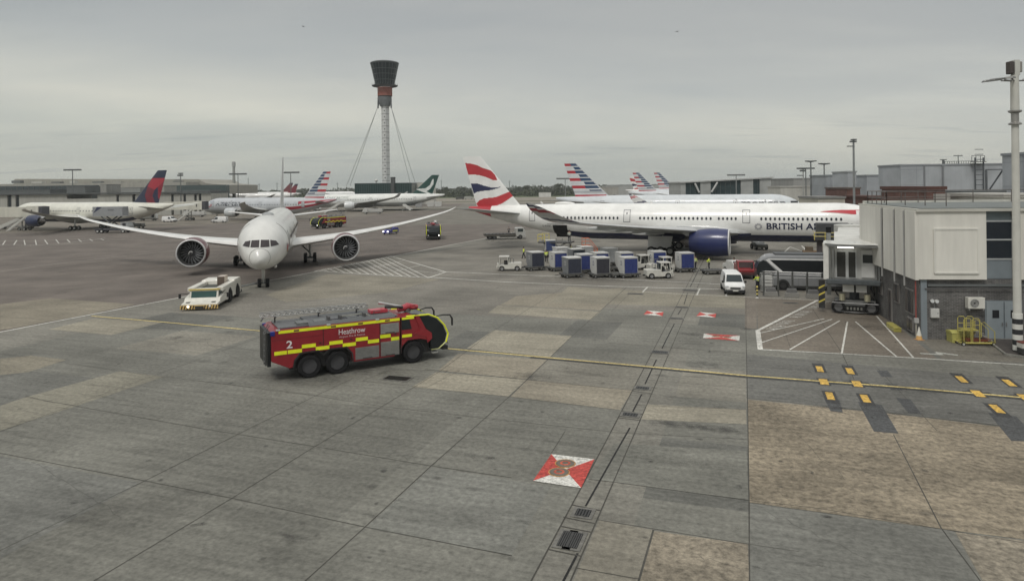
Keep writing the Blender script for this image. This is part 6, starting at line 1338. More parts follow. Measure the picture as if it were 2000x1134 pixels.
def tug(label, loc, rz, driver=False):
    t = thing('baggage_tug', label, 'baggage tug', loc, rz, 'white baggage tugs'); W_ = .72
    m = MB(); m.prism([(-1.6, .35), (-1.6, .95), (-1.45, 1.05), (.1, 1.0), (.1, .75), (1.25, .75), (1.5, .45), (1.5, .3), (1.2, .25), (-1.4, .25)], -W_, W_, (.58, .57, .52)); m.build('body', M_gloss, t, bevel=.04)
    m = MB()
    for x, z in ((.05, .9), (1.15, .8)):
        for y in (-W_ + .05, W_ - .05): m.tube([(x, y, z), (x + (.05 if x < .5 else -.1), y, 1.75)], .06, (.58, .57, .52), 6)
    m.bb(-.05, 1.2, -W_, W_, 1.72, 1.84, (.62, .61, .57)); m.bb(1.2, 1.45, -W_, W_, .3, .95, (.58, .57, .52)); m.build('cab', M_gloss, t, bevel=.03)
    m = MB(); m.face([(1.3, -W_ + .08, .95), (1.3, W_ - .08, .95), (1.12, W_ - .08, 1.7), (1.12, -W_ + .08, 1.7)], (.04, .055, .055)); m.bb(.0, .04, -W_ + .1, W_ - .1, .95, 1.7, (.04, .05, .05)); m.build('window', M_glass, t)
    m = MB(); m.bb(.15, .6, -.3, .3, .78, 1.25, (.03, .03, .03)); m.build('seat', M_cloth, t)
    m = MB(); m.tube([(-.2, -.5, 1.0), (-.2, -.5, 1.6), (-.2, .5, 1.6), (-.2, .5, 1.0)], .03, (.25, .25, .25), 6); m.tube([(-.6, -.5, 1.0), (-.6, -.5, 1.55), (-.6, .5, 1.55), (-.6, .5, 1.0)], .03, (.25, .25, .25), 6); m.build('guard_frame', M_metal, t)
    for x in (-1.05, .85):
        for y in (-W_ + .05, W_ - .05): wheel(t, (x, y, .33), .33, .2, (.25, .25, .25))
    m = MB(); m.bb(1.48, 1.53, -.6, -.35, .5, .65, (.6, .6, .55)); m.bb(1.48, 1.53, .35, .6, .5, .65, (.6, .6, .55)); m.build('headlight', M_gloss, t); m = MB(); m.bb(-1.85, -1.6, -.1, .1, .3, .45, (.05, .05, .05)); m.build('hitch', M_metal, t)
    if driver: m = MB(); m.tube([(.4, 0, 1.0), (.42, 0, 1.3), (.42, 0, 1.5)], [.2, .24, .1], (.03, .13, .06), 8)
    return t
t1 = tug('white baggage tug facing left at the left end of the container train', at(994, 529) + Vector((0, .6, 0)), R_(178))
for (u, v, rz, lb) in ((1249, 527, 8, 'white baggage tug half hidden behind the front-row container'), (1289, 544, 6, 'white baggage tug facing right with green-clad driver, nearest the camera'), (1293, 532, 8, 'white baggage tug directly behind the tug with green-clad driver')):
    copy_tree(t1, at(u, v) + Vector((0, .6, 0)), R_(rz), lb)
for x in bpy.data.objects:
    if x.name.startswith('baggage_tug'): x.scale = (1.05,) * 3
dr_ = person('tug driver in dark green top sitting in the nearest white tug', at(1296, 544) + Vector((0, .6, -.1)), R_(6), 0.3, (.9, .9), (.03, .13, .06), H=1.5)
# crew
for a in (('worker in yellow vest striding, leftmost of the crew near the white tug', 1023, 504, 200, .28, (.3, -.3)), ('worker in yellow vest with back turned behind the first grey container', 1067, 511, 95, .12, (.3, .4)), ('worker in pale yellow vest by the loader platform', 1115, 498, 150, .1, (.6, .2)),
          ('worker in pale yellow vest just right of the lone blue curtained container', 1358, 525, 30, .08, (.1, .2)), ('worker in yellow vest leaning back behind the empty dolly', 1385, 527, 175, .05, (.8, .3)), ('worker in faded green vest by the red vehicle', 1434, 530, 200, .12, (.2, .3))):
    person(a[0], at(a[1], a[2]), R_(a[3]), a[4], a[5], vest=(.70, .85, .08) if 'faded' not in a[0] and 'pale' not in a[0] else (.58, .68, .22))
person('worker in lime vest standing at the front of the silver coach', at(1480, 566), R_(120), .08, (.5, .4), vest=(.66, .82, .07), hair=(.02, .02, .02))
person('distant worker in dark clothes standing behind the low flatbed truck', at(994, 458), R_(250), .1, (.2, .3), vest=(.03, .035, .04))
t = thing('striped_post', 'short yellow and black banded post in front of the lime-vested worker', 'post', at(1479, 582)); m = MB()
for k in range(7): m.tube([(0, 0, k * .17), (0, 0, (k + 1) * .17)], .09, (.03, .03, .03) if k % 2 else (.6, .5, .15) if k > 0 else (.6, .6, .57), 12)
m.build('banded_shaft', M_matte, t, 40); m = MB(); m.lathe([(0, .16), (.04, .15), (.05, .1)], (0, 0, 0), 'z', (.6, .6, .57), 12); m.build('base', M_matte, t)

# loader, steps, flatbed, service truck
LB0 = at(1088, 503) + Vector((0, 1.5, 0))
t = thing('container_loader', 'scissor-lift container loader raised to the open hold of the long white airliner', 'cargo loader', LB0, R_(-18))
m = MB(); m.bb(-3.2, 3.2, -1.5, 1.5, .35, .75, (.17, .17, .16)); m.build('chassis', M_metal, t)
for x in (-2.3, 2.3):
    for y in (-1.3, 1.3): wheel(t, (x, y, .42), .42, .3, (.2, .2, .2))
for y in (-1.2, 1.2):
    m = MB(); m.tube([(-1.8, y, .8), (1.8, y, 2.2)], .1, (.22, .22, .21), 6); m.tube([(1.8, y, .8), (-1.8, y, 2.2)], .1, (.22, .22, .21), 6); m.build('scissor_arm', M_metal, t)
m = MB(); m.bb(-2.6, 2.6, -1.4, 1.4, 2.2, 2.4, (.12, .12, .12)); m.build('platform', M_metal, t)
m = MB(); m.bb(-1.0, 2.0, 1.6, 3.0, 2.0, 2.15, (.14, .14, .14)); m.tube([(-1.0, 1.6, 2.1), (-1.0, 1.6, .6)], .08, (.3, .3, .3), 6); m.tube([(1.8, 1.6, 2.1), (1.8, 1.6, .6)], .08, (.3, .3, .3), 6); m.build('bridge_platform', M_metal, t)
m = MB()
for x in (-2.6, -1.5): m.tube([(x, -1.3, 2.4), (x, -1.3, 3.5)], .05, (.6, .5, .1), 6); m.tube([(x, 1.3, 2.4), (x, 1.3, 3.5)], .05, (.6, .5, .1), 6)
for z_ in (2.9, 3.5): m.tube([(-1.5, -1.3, z_), (-2.6, -1.3, z_), (-2.6, 1.3, z_), (-1.5, 1.3, z_)], .045, (.6, .5, .1), 6)
m.build('yellow_guard_rail', M_gloss, t)
m = MB()
for x in (.4, 1.3, 2.2): m.tube([(x, -1.35, .7), (x, -1.35, 3.0)], .07, (.4, .4, .38), 6)
m.build('guide_post', M_metal, t)
container('white container with blue side being lifted on the loader', LB0 + Vector((-1.0, -.2, .95)), R_(5), CW_, (.04, .06, .15), False)
person('worker on the raised loader platform beside the hold opening', LB0 + Vector((2.0, -.6, 2.42)), R_(100), .06, (.3, .3), vest=(.45, .48, .40))
t = thing('orange_steps', 'orange wheeled access steps standing under the long airliner belly', 'access steps', at(1152, 501) + Vector((0, 1, 0)), R_(-4)); OR = (.62, .14, .05)
m = MB(); m.bb(-1.1, .1, -.4, .4, 1.72, 1.78, OR); m.build('platform', M_gloss, t)
m = MB()
for y in (-.42, .42):
    m.tube([(-1.1, y, .25), (1.3, y, .25)], .05, OR, 6); m.tube([(-1.05, y, .25), (-.05, y, 1.72)], .035, OR, 6); m.tube([(-1.05, y, .25), (-1.05, y, 1.75)], .05, OR, 6); m.tube([(.05, y, .25), (.05, y, 1.75)], .05, OR, 6); m.tube([(.1, y, 1.75), (1.3, y, .25)], .05, OR, 6)
m.build('frame', M_gloss, t); m = MB()
for y in (-.42, .42):
    m.tube([(-1.1, y, 1.75), (-1.1, y, 2.8), (-.0, y, 2.8), (.1, y, 2.65), (1.3, y, 1.2), (1.3, y, .3)], .04, OR, 6); m.tube([(-1.1, y, 2.3), (.05, y, 2.3), (1.25, y, .8)], .03, OR, 6)
for x in (-.55,): m.tube([(x, -.42, 1.75), (x, -.42, 2.8)], .03, OR, 5)
m.build('handrail', M_gloss, t)
for k in range(6): m = MB(); m.bb(.12 + k * .2, .36 + k * .2, -.4, .4, 1.5 - k * .25, 1.54 - k * .25, OR); m.build('step', M_gloss, t)
for x in (-1.0, 1.2):
    for y in (-.45, .45): wheel(t, (x, y, .14), .14, .08)
t = thing('flatbed_loader_truck', 'low dark flatbed transporter truck parked left under the tail', 'flatbed truck', at(985, 468) + Vector((0, 2, 0)), R_(8))
m = MB(); m.bb(-4.3, 2.2, -1.3, 1.3, .85, 1.15, (.07, .065, .06)); m.bb(-4.3, 2.2, -1.35, -1.3, .7, 1.0, (.2, .19, .17)); m.build('flatbed', M_metal, t)
for k in range(9): m = MB(); m.tube([(-4.1 + k * .75, -1.2, 1.22), (-4.1 + k * .75, 1.2, 1.22)], .07, (.14, .12, .1), 6); m.build('roller', M_metal, t)
m = MB(); m.prism([(2.3, .5), (2.3, 2.2), (2.5, 2.35), (3.9, 2.35), (4.3, 1.5), (4.35, .5)], -1.15, 1.15, (.42, .42, .40)); m.build('cab', M_gloss, t, bevel=.05); m = MB(); m.bb(2.7, 3.8, -1.165, -1.15, 1.5, 2.15, (.04, .05, .05)); m.build('side_window', M_glass, t)
for x in (-3.2, -2.2, 3.2):
    for y in (-1.1, 1.1): wheel(t, (x, y, .45), .45, .3, (.1, .1, .1))
m = MB(); m.bb(-1.0, 2.2, -1.0, 1.0, .45, .85, (.04, .04, .04)); m.build('chassis', M_matte, t)
t = thing('service_tractor', 'dark service tractor seen head-on under the long airliner belly', 'tractor', at(1487, 488) + Vector((0, 1, 0)), R_(-90))
m = MB(); m.prism([(-1.6, .5), (-1.6, 1.25), (.4, 1.25), (.6, 1.0), (1.4, .95), (1.5, .5)], -.75, .75, (.09, .095, .09)); m.build('body', M_gloss, t, bevel=.04); m = MB(); m.bb(1.5, 1.6, -.8, .8, .4, .75, (.22, .22, .2)); m.build('bumper', M_metal, t)
for x in (-1.0, .95):
    for y in (-.85, .85): wheel(t, (x, y, .48), .48, .32, (.1, .1, .1))
t = thing('red_tug', 'red tug vehicle tucked behind the white van and the coach mirror', 'tug', at(1460, 543) + Vector((0, 1, 0)), R_(-100))
m = MB(); m.prism([(-2, .4), (-2, 1.5), (-.3, 1.5), (-.3, 2.0), (1.0, 2.0), (1.3, 1.2), (1.9, 1.1), (2, .4)], -.95, .95, (.22, .012, .015)); m.build('body', M_gloss, t, bevel=.05); m = MB(); m.face([(1.06, -.8, 1.9), (1.31, -.8, 1.25), (1.31, .8, 1.25), (1.06, .8, 1.9)], (.05, .03, .03)); m.build('windscreen', M_glass, t); m = MB(); m.bb(1.98, 2.03, -.85, .85, .55, .85, (.08, .02, .02)); m.bb(2.0, 2.06, -.9, .9, .4, .52, (.02, .02, .02)); m.build('grille', M_matte, t)
for x in (-1.3, 1.2):
    for y in (-.85, .85): wheel(t, (x, y, .38), .38, .25)
t = thing('pickup_car', 'small white car partly hidden behind the white van', 'car', at(1442, 533) + Vector((0, 1, 0)), R_(-80))
m = MB(); m.prism([(-1.9, .35), (-1.9, .95), (-1.2, 1.0), (-.9, 1.45), (.5, 1.45), (1.0, 1.0), (1.8, .9), (1.9, .35)], -.8, .8, (.6, .6, .58)); m.build('body', M_gloss, t, bevel=.06); m = MB(); m.face([(.56, -.7, 1.4), (1.0, -.7, 1.03), (1.0, .7, 1.03), (.56, .7, 1.4)], (.03, .03, .035)); m.build('windscreen', M_glass, t)
for x in (-1.2, 1.2):
    for y in (-.75, .75): wheel(t, (x, y, .3), .3, .2)

# vans
def van(label, loc, rz, col=(.74, .74, .73)):
    t = thing('white_van', label, 'van', loc, rz, 'white vans')
    rings = []
    prof = [(-2.5, .35, 1.9, .88), (-2.45, .35, 2.0, .95), (.6, .35, 2.05, .97), (1.1, .35, 1.95, .97), (1.75, .35, 1.22, .98), (2.3, .4, 1.05, .96), (2.55, .45, .92, .88), (2.6, .5, .8, .8)]
    for x, zb, zt_, hw_ in prof:
        tw = .80 if zt_ > 1.5 else .9
        rings.append([Vector((x, y, z)) for y, z in ((-hw_ * .92, zb), (-hw_, zb + .3), (-hw_, min(1.1, zt_ - .1)), (-hw_ * tw, zt_ - .08), (-hw_ * tw * .8, zt_), (hw_ * tw * .8, zt_), (hw_ * tw, zt_ - .08), (hw_, min(1.1, zt_ - .1)), (hw_, zb + .3), (hw_ * .92, zb))])
    m = MB(); m.loft(rings, col); m.build('body', M_gloss, t, 35, bevel=.02)
    m = MB(); m.face([(1.17, -.68, 1.88), (1.77, -.8, 1.27), (1.77, .8, 1.27), (1.17, .68, 1.88)], (.035, .045, .05)); m.build('windscreen', M_glass, t)
    for y in (-1, 1): m = MB(); m.face([(.3, y * .965, 1.15), (1.55, y * .98, 1.15), (1.0, y * .87, 1.78), (.3, y * .86, 1.8)], (.03, .035, .04)); m.build('side_window', M_glass, t)
    m = MB(); m.bb(2.42, 2.66, -.93, .93, .3, .56, (.02, .02, .022)); m.bb(2.4, 2.63, -.5, .5, .62, .8, (.015, .015, .017)); m.build('bumper', M_matte, t, bevel=.03); m = MB(); m.bb(2.66, 2.675, -.26, .26, .42, .53, (.6, .6, .55)); m.build('number_plate', M_gloss, t)
    for y in (-.75, .75): m = MB(); m.box((2.47, y, .86), (.22, .26, .17), (.5, .52, .53), 0, R_(20)); m.build('headlight', M_gloss, t, bevel=.03)
    for y in (-1.1, 1.1): m = MB(); m.box((1.5, y, 1.22), (.1, .2, .24), (.015, .015, .015)); m.build('mirror', M_matte, t, bevel=.03)
    for x in (-1.5, 1.65):
        for y in (-.88, .88): wheel(t, (x, y, .33), .33, .22, (.25, .25, .25))
    return t
vn = van('white van facing the camera by the white parking bays', at(1441, 577) + Vector((0.3, 2.6, 0)), R_(-101))
copy_tree(vn, at(328, 434) + Vector((0, 1, 0)), R_(-20), 'tiny white car-derived van driving right below the wedge tail'); copy_tree(vn, at(427, 435) + Vector((0, 1, 0)), R_(176), 'tiny white panel van heading left in front of the silver airliner')

# police style car with lights
t = thing('airfield_car', 'small blue and yellow airfield car with white roof lights on the taxiway', 'car', at(763, 457), R_(-112))
m = MB(); m.prism([(-2.2, .35), (-2.2, 1.0), (-1.9, 1.55), (.3, 1.6), (1.0, 1.1), (2.1, .95), (2.2, .35)], -.9, .9, (.04, .04, .25)); m.build('body', M_gloss, t, bevel=.08); m = MB(); m.face([(.36, -.75, 1.57), (1.0, -.8, 1.12), (1.0, .8, 1.12), (.36, .75, 1.57)], (.03, .03, .05)); m.build('windscreen', M_glass, t)
m = MB(); m.bb(-1.6, .6, .9, .915, .6, .95, (.6, .6, .05)); m.bb(-1.6, .6, -.915, -.9, .6, .95, (.6, .6, .05)); m.build('side_stripe', M_gloss, t); m = MB(); m.bb(-.5, -.2, -.6, .6, 1.62, 1.8, (.6, .6, .7)); m.build('light_bar', M_blue, t)
m = MB(); m.bb(2.19, 2.23, -.8, -.4, .6, .85, (.4, .4, .9)); m.build('headlight', M_lamp, t); m = MB(); m.bb(2.19, 2.23, .4, .8, .6, .85, (.4, .4, .9)); m.build('headlight', M_lamp, t); m = MB(); m.bb(-1.4, -.8, -.3, .3, 1.62, 2.1, (.45, .05, .05)); m.build('roof_box', M_gloss, t)
for x in (-1.4, 1.4):
    for y in (-.8, .8): wheel(t, (x, y, .34), .34, .22)

# ------------------------------------------------------------------ coach, barrier fence
cR = at(1482, 566); cdir = R_(-14)
t = thing('silver_coach', 'silver coach with black side glass parked behind the barrier fence', 'coach', cR + Vector((.2, 1.35, 0)), cdir)
# local: front at x=0 (left), body extends to +x
def cprof(x):
    f = min(1, max(0, (x) / 1.5)); return 3.62 - 1.25 * (1 - f) ** 2.4
rings = []
for x in (0, .12, .3, .6, 1.0, 1.5, 2.2, 6, 11.9, 12.0):
    zt_ = cprof(x); hw_ = 1.25 * (1 if x > .4 else .86 + .35 * x)
    rings.append([Vector((x, y, z)) for y, z in ((-hw_, .35), (-hw_, zt_ - .35), (-hw_ * .93, zt_ - .08), (-hw_ * .8, zt_), (hw_ * .8, zt_), (hw_ * .93, zt_ - .08), (hw_, zt_ - .35), (hw_, .35))])
m = MB(); m.loft(rings, (.20, .205, .21)); m.build('body', M_gloss, t, 40, bevel=.03)
m = MB(); m.bb(1.8, 11.5, -.9, .9, 3.625, 3.78, (.09, .095, .10)); m.build('roof_pod', M_matte, t, bevel=.04)
m = MB(); m.prism([(1.2, 3.12), (2.45, 1.98), (11.8, 1.98), (11.8, 3.12)], -1.285, -1.252, (.018, .02, .022)); m.build('side_glass', M_glass, t)
m = MB(); m.prism([(.85, 3.12), (1.15, 3.27), (11.95, 3.27), (11.95, 3.14), (1.25, 3.14), (2.5, 1.98), (2.2, 1.9)], -1.295, -1.26, (.68, .68, .67)); m.build('white_trim', M_gloss, t)
m = MB(); m.prism([(-.05, 1.2), (-.05, 2.25), (.2, 2.85), (.6, 3.12), (.95, 2.95), (1.9, 2.0), (1.6, 1.45), (.5, 1.3)], -1.27, 1.27, (.02, .024, .026)); m.build('front_glass', M_glass, t, bevel=.03)
m = MB(); m.bb(.0, 11.9, -1.262, -1.25, 1.30, 1.36, (.55, .55, .54)); m.bb(.0, 11.95, -1.262, -1.25, .35, .5, (.03, .03, .03))
for x in (4.0, 5.8, 7.6, 9.4): m.bb(x, x + .025, -1.262, -1.25, .5, 1.3, (.12, .12, .12))
m.build('skirt_panels', M_gloss, t)
m = MB(); m.tube([(.3, -1.25, 2.95), (-.3, -1.4, 3.0), (-.55, -1.45, 2.7), (-.5, -1.45, 2.2)], [.05, .06, .12, .12], (.02, .02, .02), 8); m.build('mirror', M_matte, t)
for x in (2.55, 9.6):
    for y in (-1.12, 1.12): wheel(t, (x, y, .5), .5, .3, (.45, .45, .45)); 
    m = MB(); m.lathe([(-.015, .62), (0, .62), (0, 0)], (x, -1.253, .52), 'y', (.02, .02, .02), 20); m.build('wheel_arch', M_matte, t)
for x in (.05,): m = MB(); m.box((x, -.95, .8), (.1, .35, .2), (.6, .6, .6)); m.box((x, .95, .8), (.1, .35, .2), (.6, .6, .6)); m.build('headlight', M_gloss, t)

FA, FB_ = at(1492, 577), at(1606, 583)
for i in range(5):
    p = FA.lerp(FB_, i / 4)
    t = thing('fence_post', ('leftmost tall grey barrier post', 'second tall grey barrier post from the left', 'middle tall grey barrier post', 'fourth tall grey barrier post from the left', 'tall grey barrier post beside the bridge cabin')[i], 'fence post', p, 0, 'grey barrier posts')
    m = MB(); m.bb(-.07, .07, -.09, .09, 0, 2.45, (.21, .215, .21)); m.build('shaft', M_metal, t); m = MB(); m.bb(-.14, .14, -.16, .16, 0, .04, (.2, .2, .2)); m.build('base_plate', M_metal, t)
t = thing('fence_rail', 'grey lattice rail running along the tops of the barrier posts', 'rail', FA); d = FB_ - FA
m = MB(); m.tube([(0, 0, 2.4), (d.x, d.y, 2.4)], .05, (.22, .22, .215), 6); m.build('top_rail', M_metal, t); m = MB(); m.tube([(0, 0, 2.2), (d.x, d.y, 2.2)], .035, (.2, .2, .2), 6); m.build('lower_rail', M_metal, t)
for k in range(3):
    p = FA.lerp(FB_, .12 + k * .36); t = thing('barrier_block', ('grey barrier block at the cage trolley', 'grey barrier block in the middle of the fence', 'grey barrier block nearest the bridge')[k], 'barrier block', p + Vector((0, -.1, 0)), R_(-14), 'grey barrier blocks')
    m = MB(); m.prism([(-.65, 0), (.65, 0), (.6, .45), (-.6, .45)], -.25, .25, (.24, .235, .22)); m.build('lower_box', M_gloss, t, bevel=.04); m = MB(); m.prism([(-.5, .45), (.5, .45), (.42, .85), (-.42, .85)], -.12, .12, (.15, .15, .15)); m.build('upper_panel', M_gloss, t, bevel=.04)
t = thing('cage_trolley', 'white wire cage trolley with stacked crates behind the leftmost barrier posts', 'trolley', at(1501, 572) + Vector((0, .5, 0)), R_(-8)); m = MB()
for x in (-.55, .55):
    for y in (-.35, .35): m.tube([(x, y, .15), (x, y, 1.95)], .03, (.55, .55, .53), 5)
for z_ in (.2, .8, 1.4, 1.95): m.tube([(-.55, -.35, z_), (.55, -.35, z_), (.55, .35, z_), (-.55, .35, z_), (-.55, -.35, z_)], .022, (.55, .55, .53), 5)
m.build('frame', M_metal, t)
for z_ in (.25, .62, 1.0, 1.42): m = MB(); m.bb(-.48, .48, -.3, .3, z_, z_ + .3, (.5, .5, .48) if z_ > .5 else (.3, .3, .29)); m.build('crate', M_matte, t)

# ------------------------------------------------------------------ jet bridge in front of the block
YB_ = 57.0; x0, x1 = xat(1614, YB_), xat(1720, YB_); zt_, zb = 5.85, 2.9; xm_ = (x0 + x1) / 2; hw_ = (x1 - x0) / 2
t = thing('boarding_bridge', 'unused boarding bridge with open lit cabin on a wheeled column', 'boarding bridge', (xm_, YB_, 0), R_(-25)); BW = (.56, .55, .50)
m = MB(); m.bb(-hw_ - .1, -hw_ + .32, -.05, 3.2, zb, zt_ + .1, (.64, .635, .6)); m.bb(hw_ - .14, hw_, 0, 3.2, zb, zt_, (.25, .255, .25)); m.bb(-hw_, hw_, 0, 3.3, zt_, zt_ + .12, (.66, .655, .62)); m.bb(-hw_, hw_, 0, 3.2, zb - .15, zb, (.14, .145, .14)); m.build('cabin_shell', M_gloss, t, bevel=.04)
m = MB(); m.prism([(-hw_ + .02, zt_ + .12), (hw_ + .1, zt_ - .1), (hw_ + .1, zt_ - .18), (-hw_ + .3, zt_ - .12)], -.15, 1.0, (.16, .165, .16)); m.build('canopy_lip', M_matte, t)
m = MB(); m.bb(-hw_ + .28, hw_ - .14, 1.5, 1.6, zb, zt_, (.42, .42, .40)); m.build('rear_partition', M_wall, t)
dd = MB(); dd.bb(-hw_ + .8, -hw_ + 2.5, 1.40, 1.5, zb + .02, zb + 2.35, (.50, .51, .50)); dd = dd.build('double_door', M_gloss, t)
for a, b in ((-hw_ + .95, -hw_ + 1.62), (-hw_ + 1.85, -hw_ + 2.38)): m = MB(); m.bb(a, b, 1.37, 1.40, zb + .1, zb + 2.25, (.05, .05, .045)); m.build('glass_panel', M_glass, dd)
m = MB(); m.bb(hw_ - 1.7, hw_ - .7, 1.42, 1.5, zb + .1, zt_ - .5, (.56, .56, .54)); sdr = m.build('side_door', M_gloss, t, bevel=.02); m = MB(); m.bb(hw_ - 1.6, hw_ - .8, 1.39, 1.42, zb + 1.35, zb + 2.05, (.04, .045, .045)); m.build('window', M_glass, sdr)
m = MB(); m.bb(-hw_ + 1.0, -hw_ + 2.25, .9, 1.05, zt_ - .32, zt_ - .22, (.9, .9, .85)); m.build('lamp_tube', M_lamp, t)
m = MB()
for x in (-hw_ + .35, -hw_ + .6, hw_ - .5): m.bb(x, x + .1, .1, .25, zb, zt_, (.28, .29, .285))
m.tube([(hw_ - .2, .3, zt_ - .3), (hw_ - .55, .2, zb + 1.5)], .03, (.05, .05, .05), 6); m.build('door_track', M_metal, t)
m = MB(); m.bb(-hw_ + .1, hw_ - .35, -.25, .15, zb - .35, zb + .08, (.09, .10, .105)); m.build('bumper_roll', M_rubber, t, bevel=.08)
m = MB(); m.bb(-.9, -.05, .3, 1.6, zb - 1.0, zb - .3, (.62, .62, .58)); m.bb(.1, .9, .3, 1.6, zb - 1.0, zb - .3, (.55, .55, .52)); m.tube([(0, 1.6, .8), (0, 1.6, zb)], .38, (.05, .055, .06), 12); m.build('lift_column', M_matte, t)
for x in (-.95, .95): m = MB(); m.tube([(x, .5, 1.15), (x, .5, 1.7)], .24, (.60, .57, .42), 10); m.build('drive_motor', M_metal, t)
m = MB(); m.tube([(-1.6, 1.1, 2.1), (-1.3, .9, 1.5), (-.9, 1.0, 1.3)], .05, (.02, .02, .02), 6); m.build('cable', M_rubber, t); m = MB(); m.tube([(1.2, 1.1, 2.2), (1.5, .9, 1.7), (1.2, 1.0, 1.2)], .05, (.02, .02, .02), 6); m.build('cable', M_rubber, t)
m = MB(); m.bb(-1.5, 1.55, .6, 2.0, .72, 1.15, (.26, .265, .26)); m.bb(-.75, .75, .35, .6, .3, .75, (.035, .035, .035))
for k in range(5): m.bb(-.62 + k * .26, -.48 + k * .26, .32, .36, .4, .62, (.3, .3, .28))
m.tube([(-1.75, .3, .95), (1.75, .3, .95)], .04, (.12, .12, .12), 6); m.build('axle_beam', M_metal, t)
for x in (-1.25, 1.25): w_ = wheel(t, (x, .75, .55), .55, .45, (.12, .12, .12))
m = MB()
for k in range(16): a0 = math.pi * (1 + k / 16); a1 = math.pi * (1 + (k + 1) / 16); m.tube([(1.75 * math.cos(a0), 1.2 + 1.1 * math.sin(a0), .22), (1.75 * math.cos(a1), 1.2 + 1.1 * math.sin(a1), .22)], .035, (.12, .12, .12), 5, False)
m.build('wheel_guard', M_metal, t)
m = MB(); b = len(m.v); ex, ey = -.2, 21.0
def sec(x, y, w, z0, z1): return [Vector((x - w, y, z0)), Vector((x + w, y, z0)), Vector((x + w, y, z1)), Vector((x - w * 0, y, z1 + .08)), Vector((x - w, y, z1))]
m.loft([sec(.0, 3.2, 1.5, 2.95, 5.9), sec(-.0, 12, 1.45, 3.3, 6.15)], (.60, .60, .57)); m.build('outer_tunnel', M_wall, t); m = MB(); m.loft([sec(-.0, 12, 1.2, 3.4, 6.0), sec(.2, 19, 1.2, 3.6, 6.2)], (.55, .55, .52)); m.tube([(.2, 20.2, 0), (.2, 20.2, 6.4)], 1.7, (.5, .5, .47), 14); m.bb(.2, 9, 19.4, 21.4, 3.6, 6.1, (.5, .5, .47)); m.build('inner_tunnel', M_wall, t)
for x in (-1.95, 1.75): m = MB(); m.bb(x - .18, x + .18, 4.0, 4.4, 1.0, 6.6, (.33, .34, .33)); m.bb(x - .22, x + .22, 3.95, 4.45, 6.6, 7.15, (.02, .02, .022)); m.build('lift_frame', M_metal, t)
m = MB(); m.bb(-hw_ - .35, -hw_ - .05, .5, .8, .3, zb, (.25, .25, .24)); m.build('warning_post', M_metal, t)
m = MB()
for k in range(7): z_ = .5 + k * .3; m.face([(-hw_ - .5, .45, z_), (-hw_ + .0, .45, z_ + .3), (-hw_ + .0, .45, z_ + .45), (-hw_ - .5, .45, z_ + .15)], (.55, .45, .08) if k % 2 else (.02, .02, .02))
m.bb(-hw_ - .5, -hw_, .46, .5, .4, 2.8, (.03, .03, .03)); m.build('striped_board', M_gloss, t)
# dark high-lift unit against the front of the long airliner
pL = Vector((xat(1618, 92), 92, 0)); t = thing('high_lift_unit', 'dark raised service unit with yellow rail against the front of the long airliner', 'service vehicle', pL, R_(-20))
m = MB(); m.bb(-1.6, 2.4, -1.2, 1.2, 3.7, 5.6, (.05, .052, .055)); m.build('raised_box', M_matte, t, bevel=.05); m = MB(); m.bb(-1.9, 2.4, -1.5, 1.4, 3.4, 3.7, (.04, .04, .04)); m.build('platform', M_matte, t)
m = MB()
for z_ in (3.9, 4.4): m.tube([(2.2, -1.5, z_), (-1.9, -1.5, z_), (-1.9, 1.2, z_)], .05, (.6, .5, .12), 6)
for x in (-1.9, -.6, .8, 2.2): m.tube([(x, -1.5, 3.4), (x, -1.5, 4.4)], .05, (.6, .5, .12), 6)
m.build('yellow_rail', M_gloss, t)
for x in (-1.2, 1.8): m = MB(); m.bb(x - .3, x + .3, -.8, .8, .8, 3.5, (.06, .05, .05)); m.build('mast', M_matte, t)
m = MB(); m.bb(-2.6, 2.6, -1.1, 1.1, .5, .9, (.08, .07, .07)); m.build('chassis', M_matte, t)
for x in (-1.8, 1.8):
    for y in (-1, 1): wheel(t, (x, y, .42), .42, .28)
t = thing('equipment_cart', 'rust-brown equipment cart below the high-lift unit', 'cart', Vector((xat(1583, 101), 101, 0)), R_(-15)); m = MB(); m.bb(-1.2, 1.2, -.6, .6, .4, 1.0, (.20, .13, .07)); m.bb(-.8, .2, -.5, .5, 1.0, 1.6, (.12, .09, .06)); m.build('body', M_matte, t, bevel=.05)
for x in (-.8, .8):
    for y in (-.6, .6): wheel(t, (x, y, .25), .25, .15)

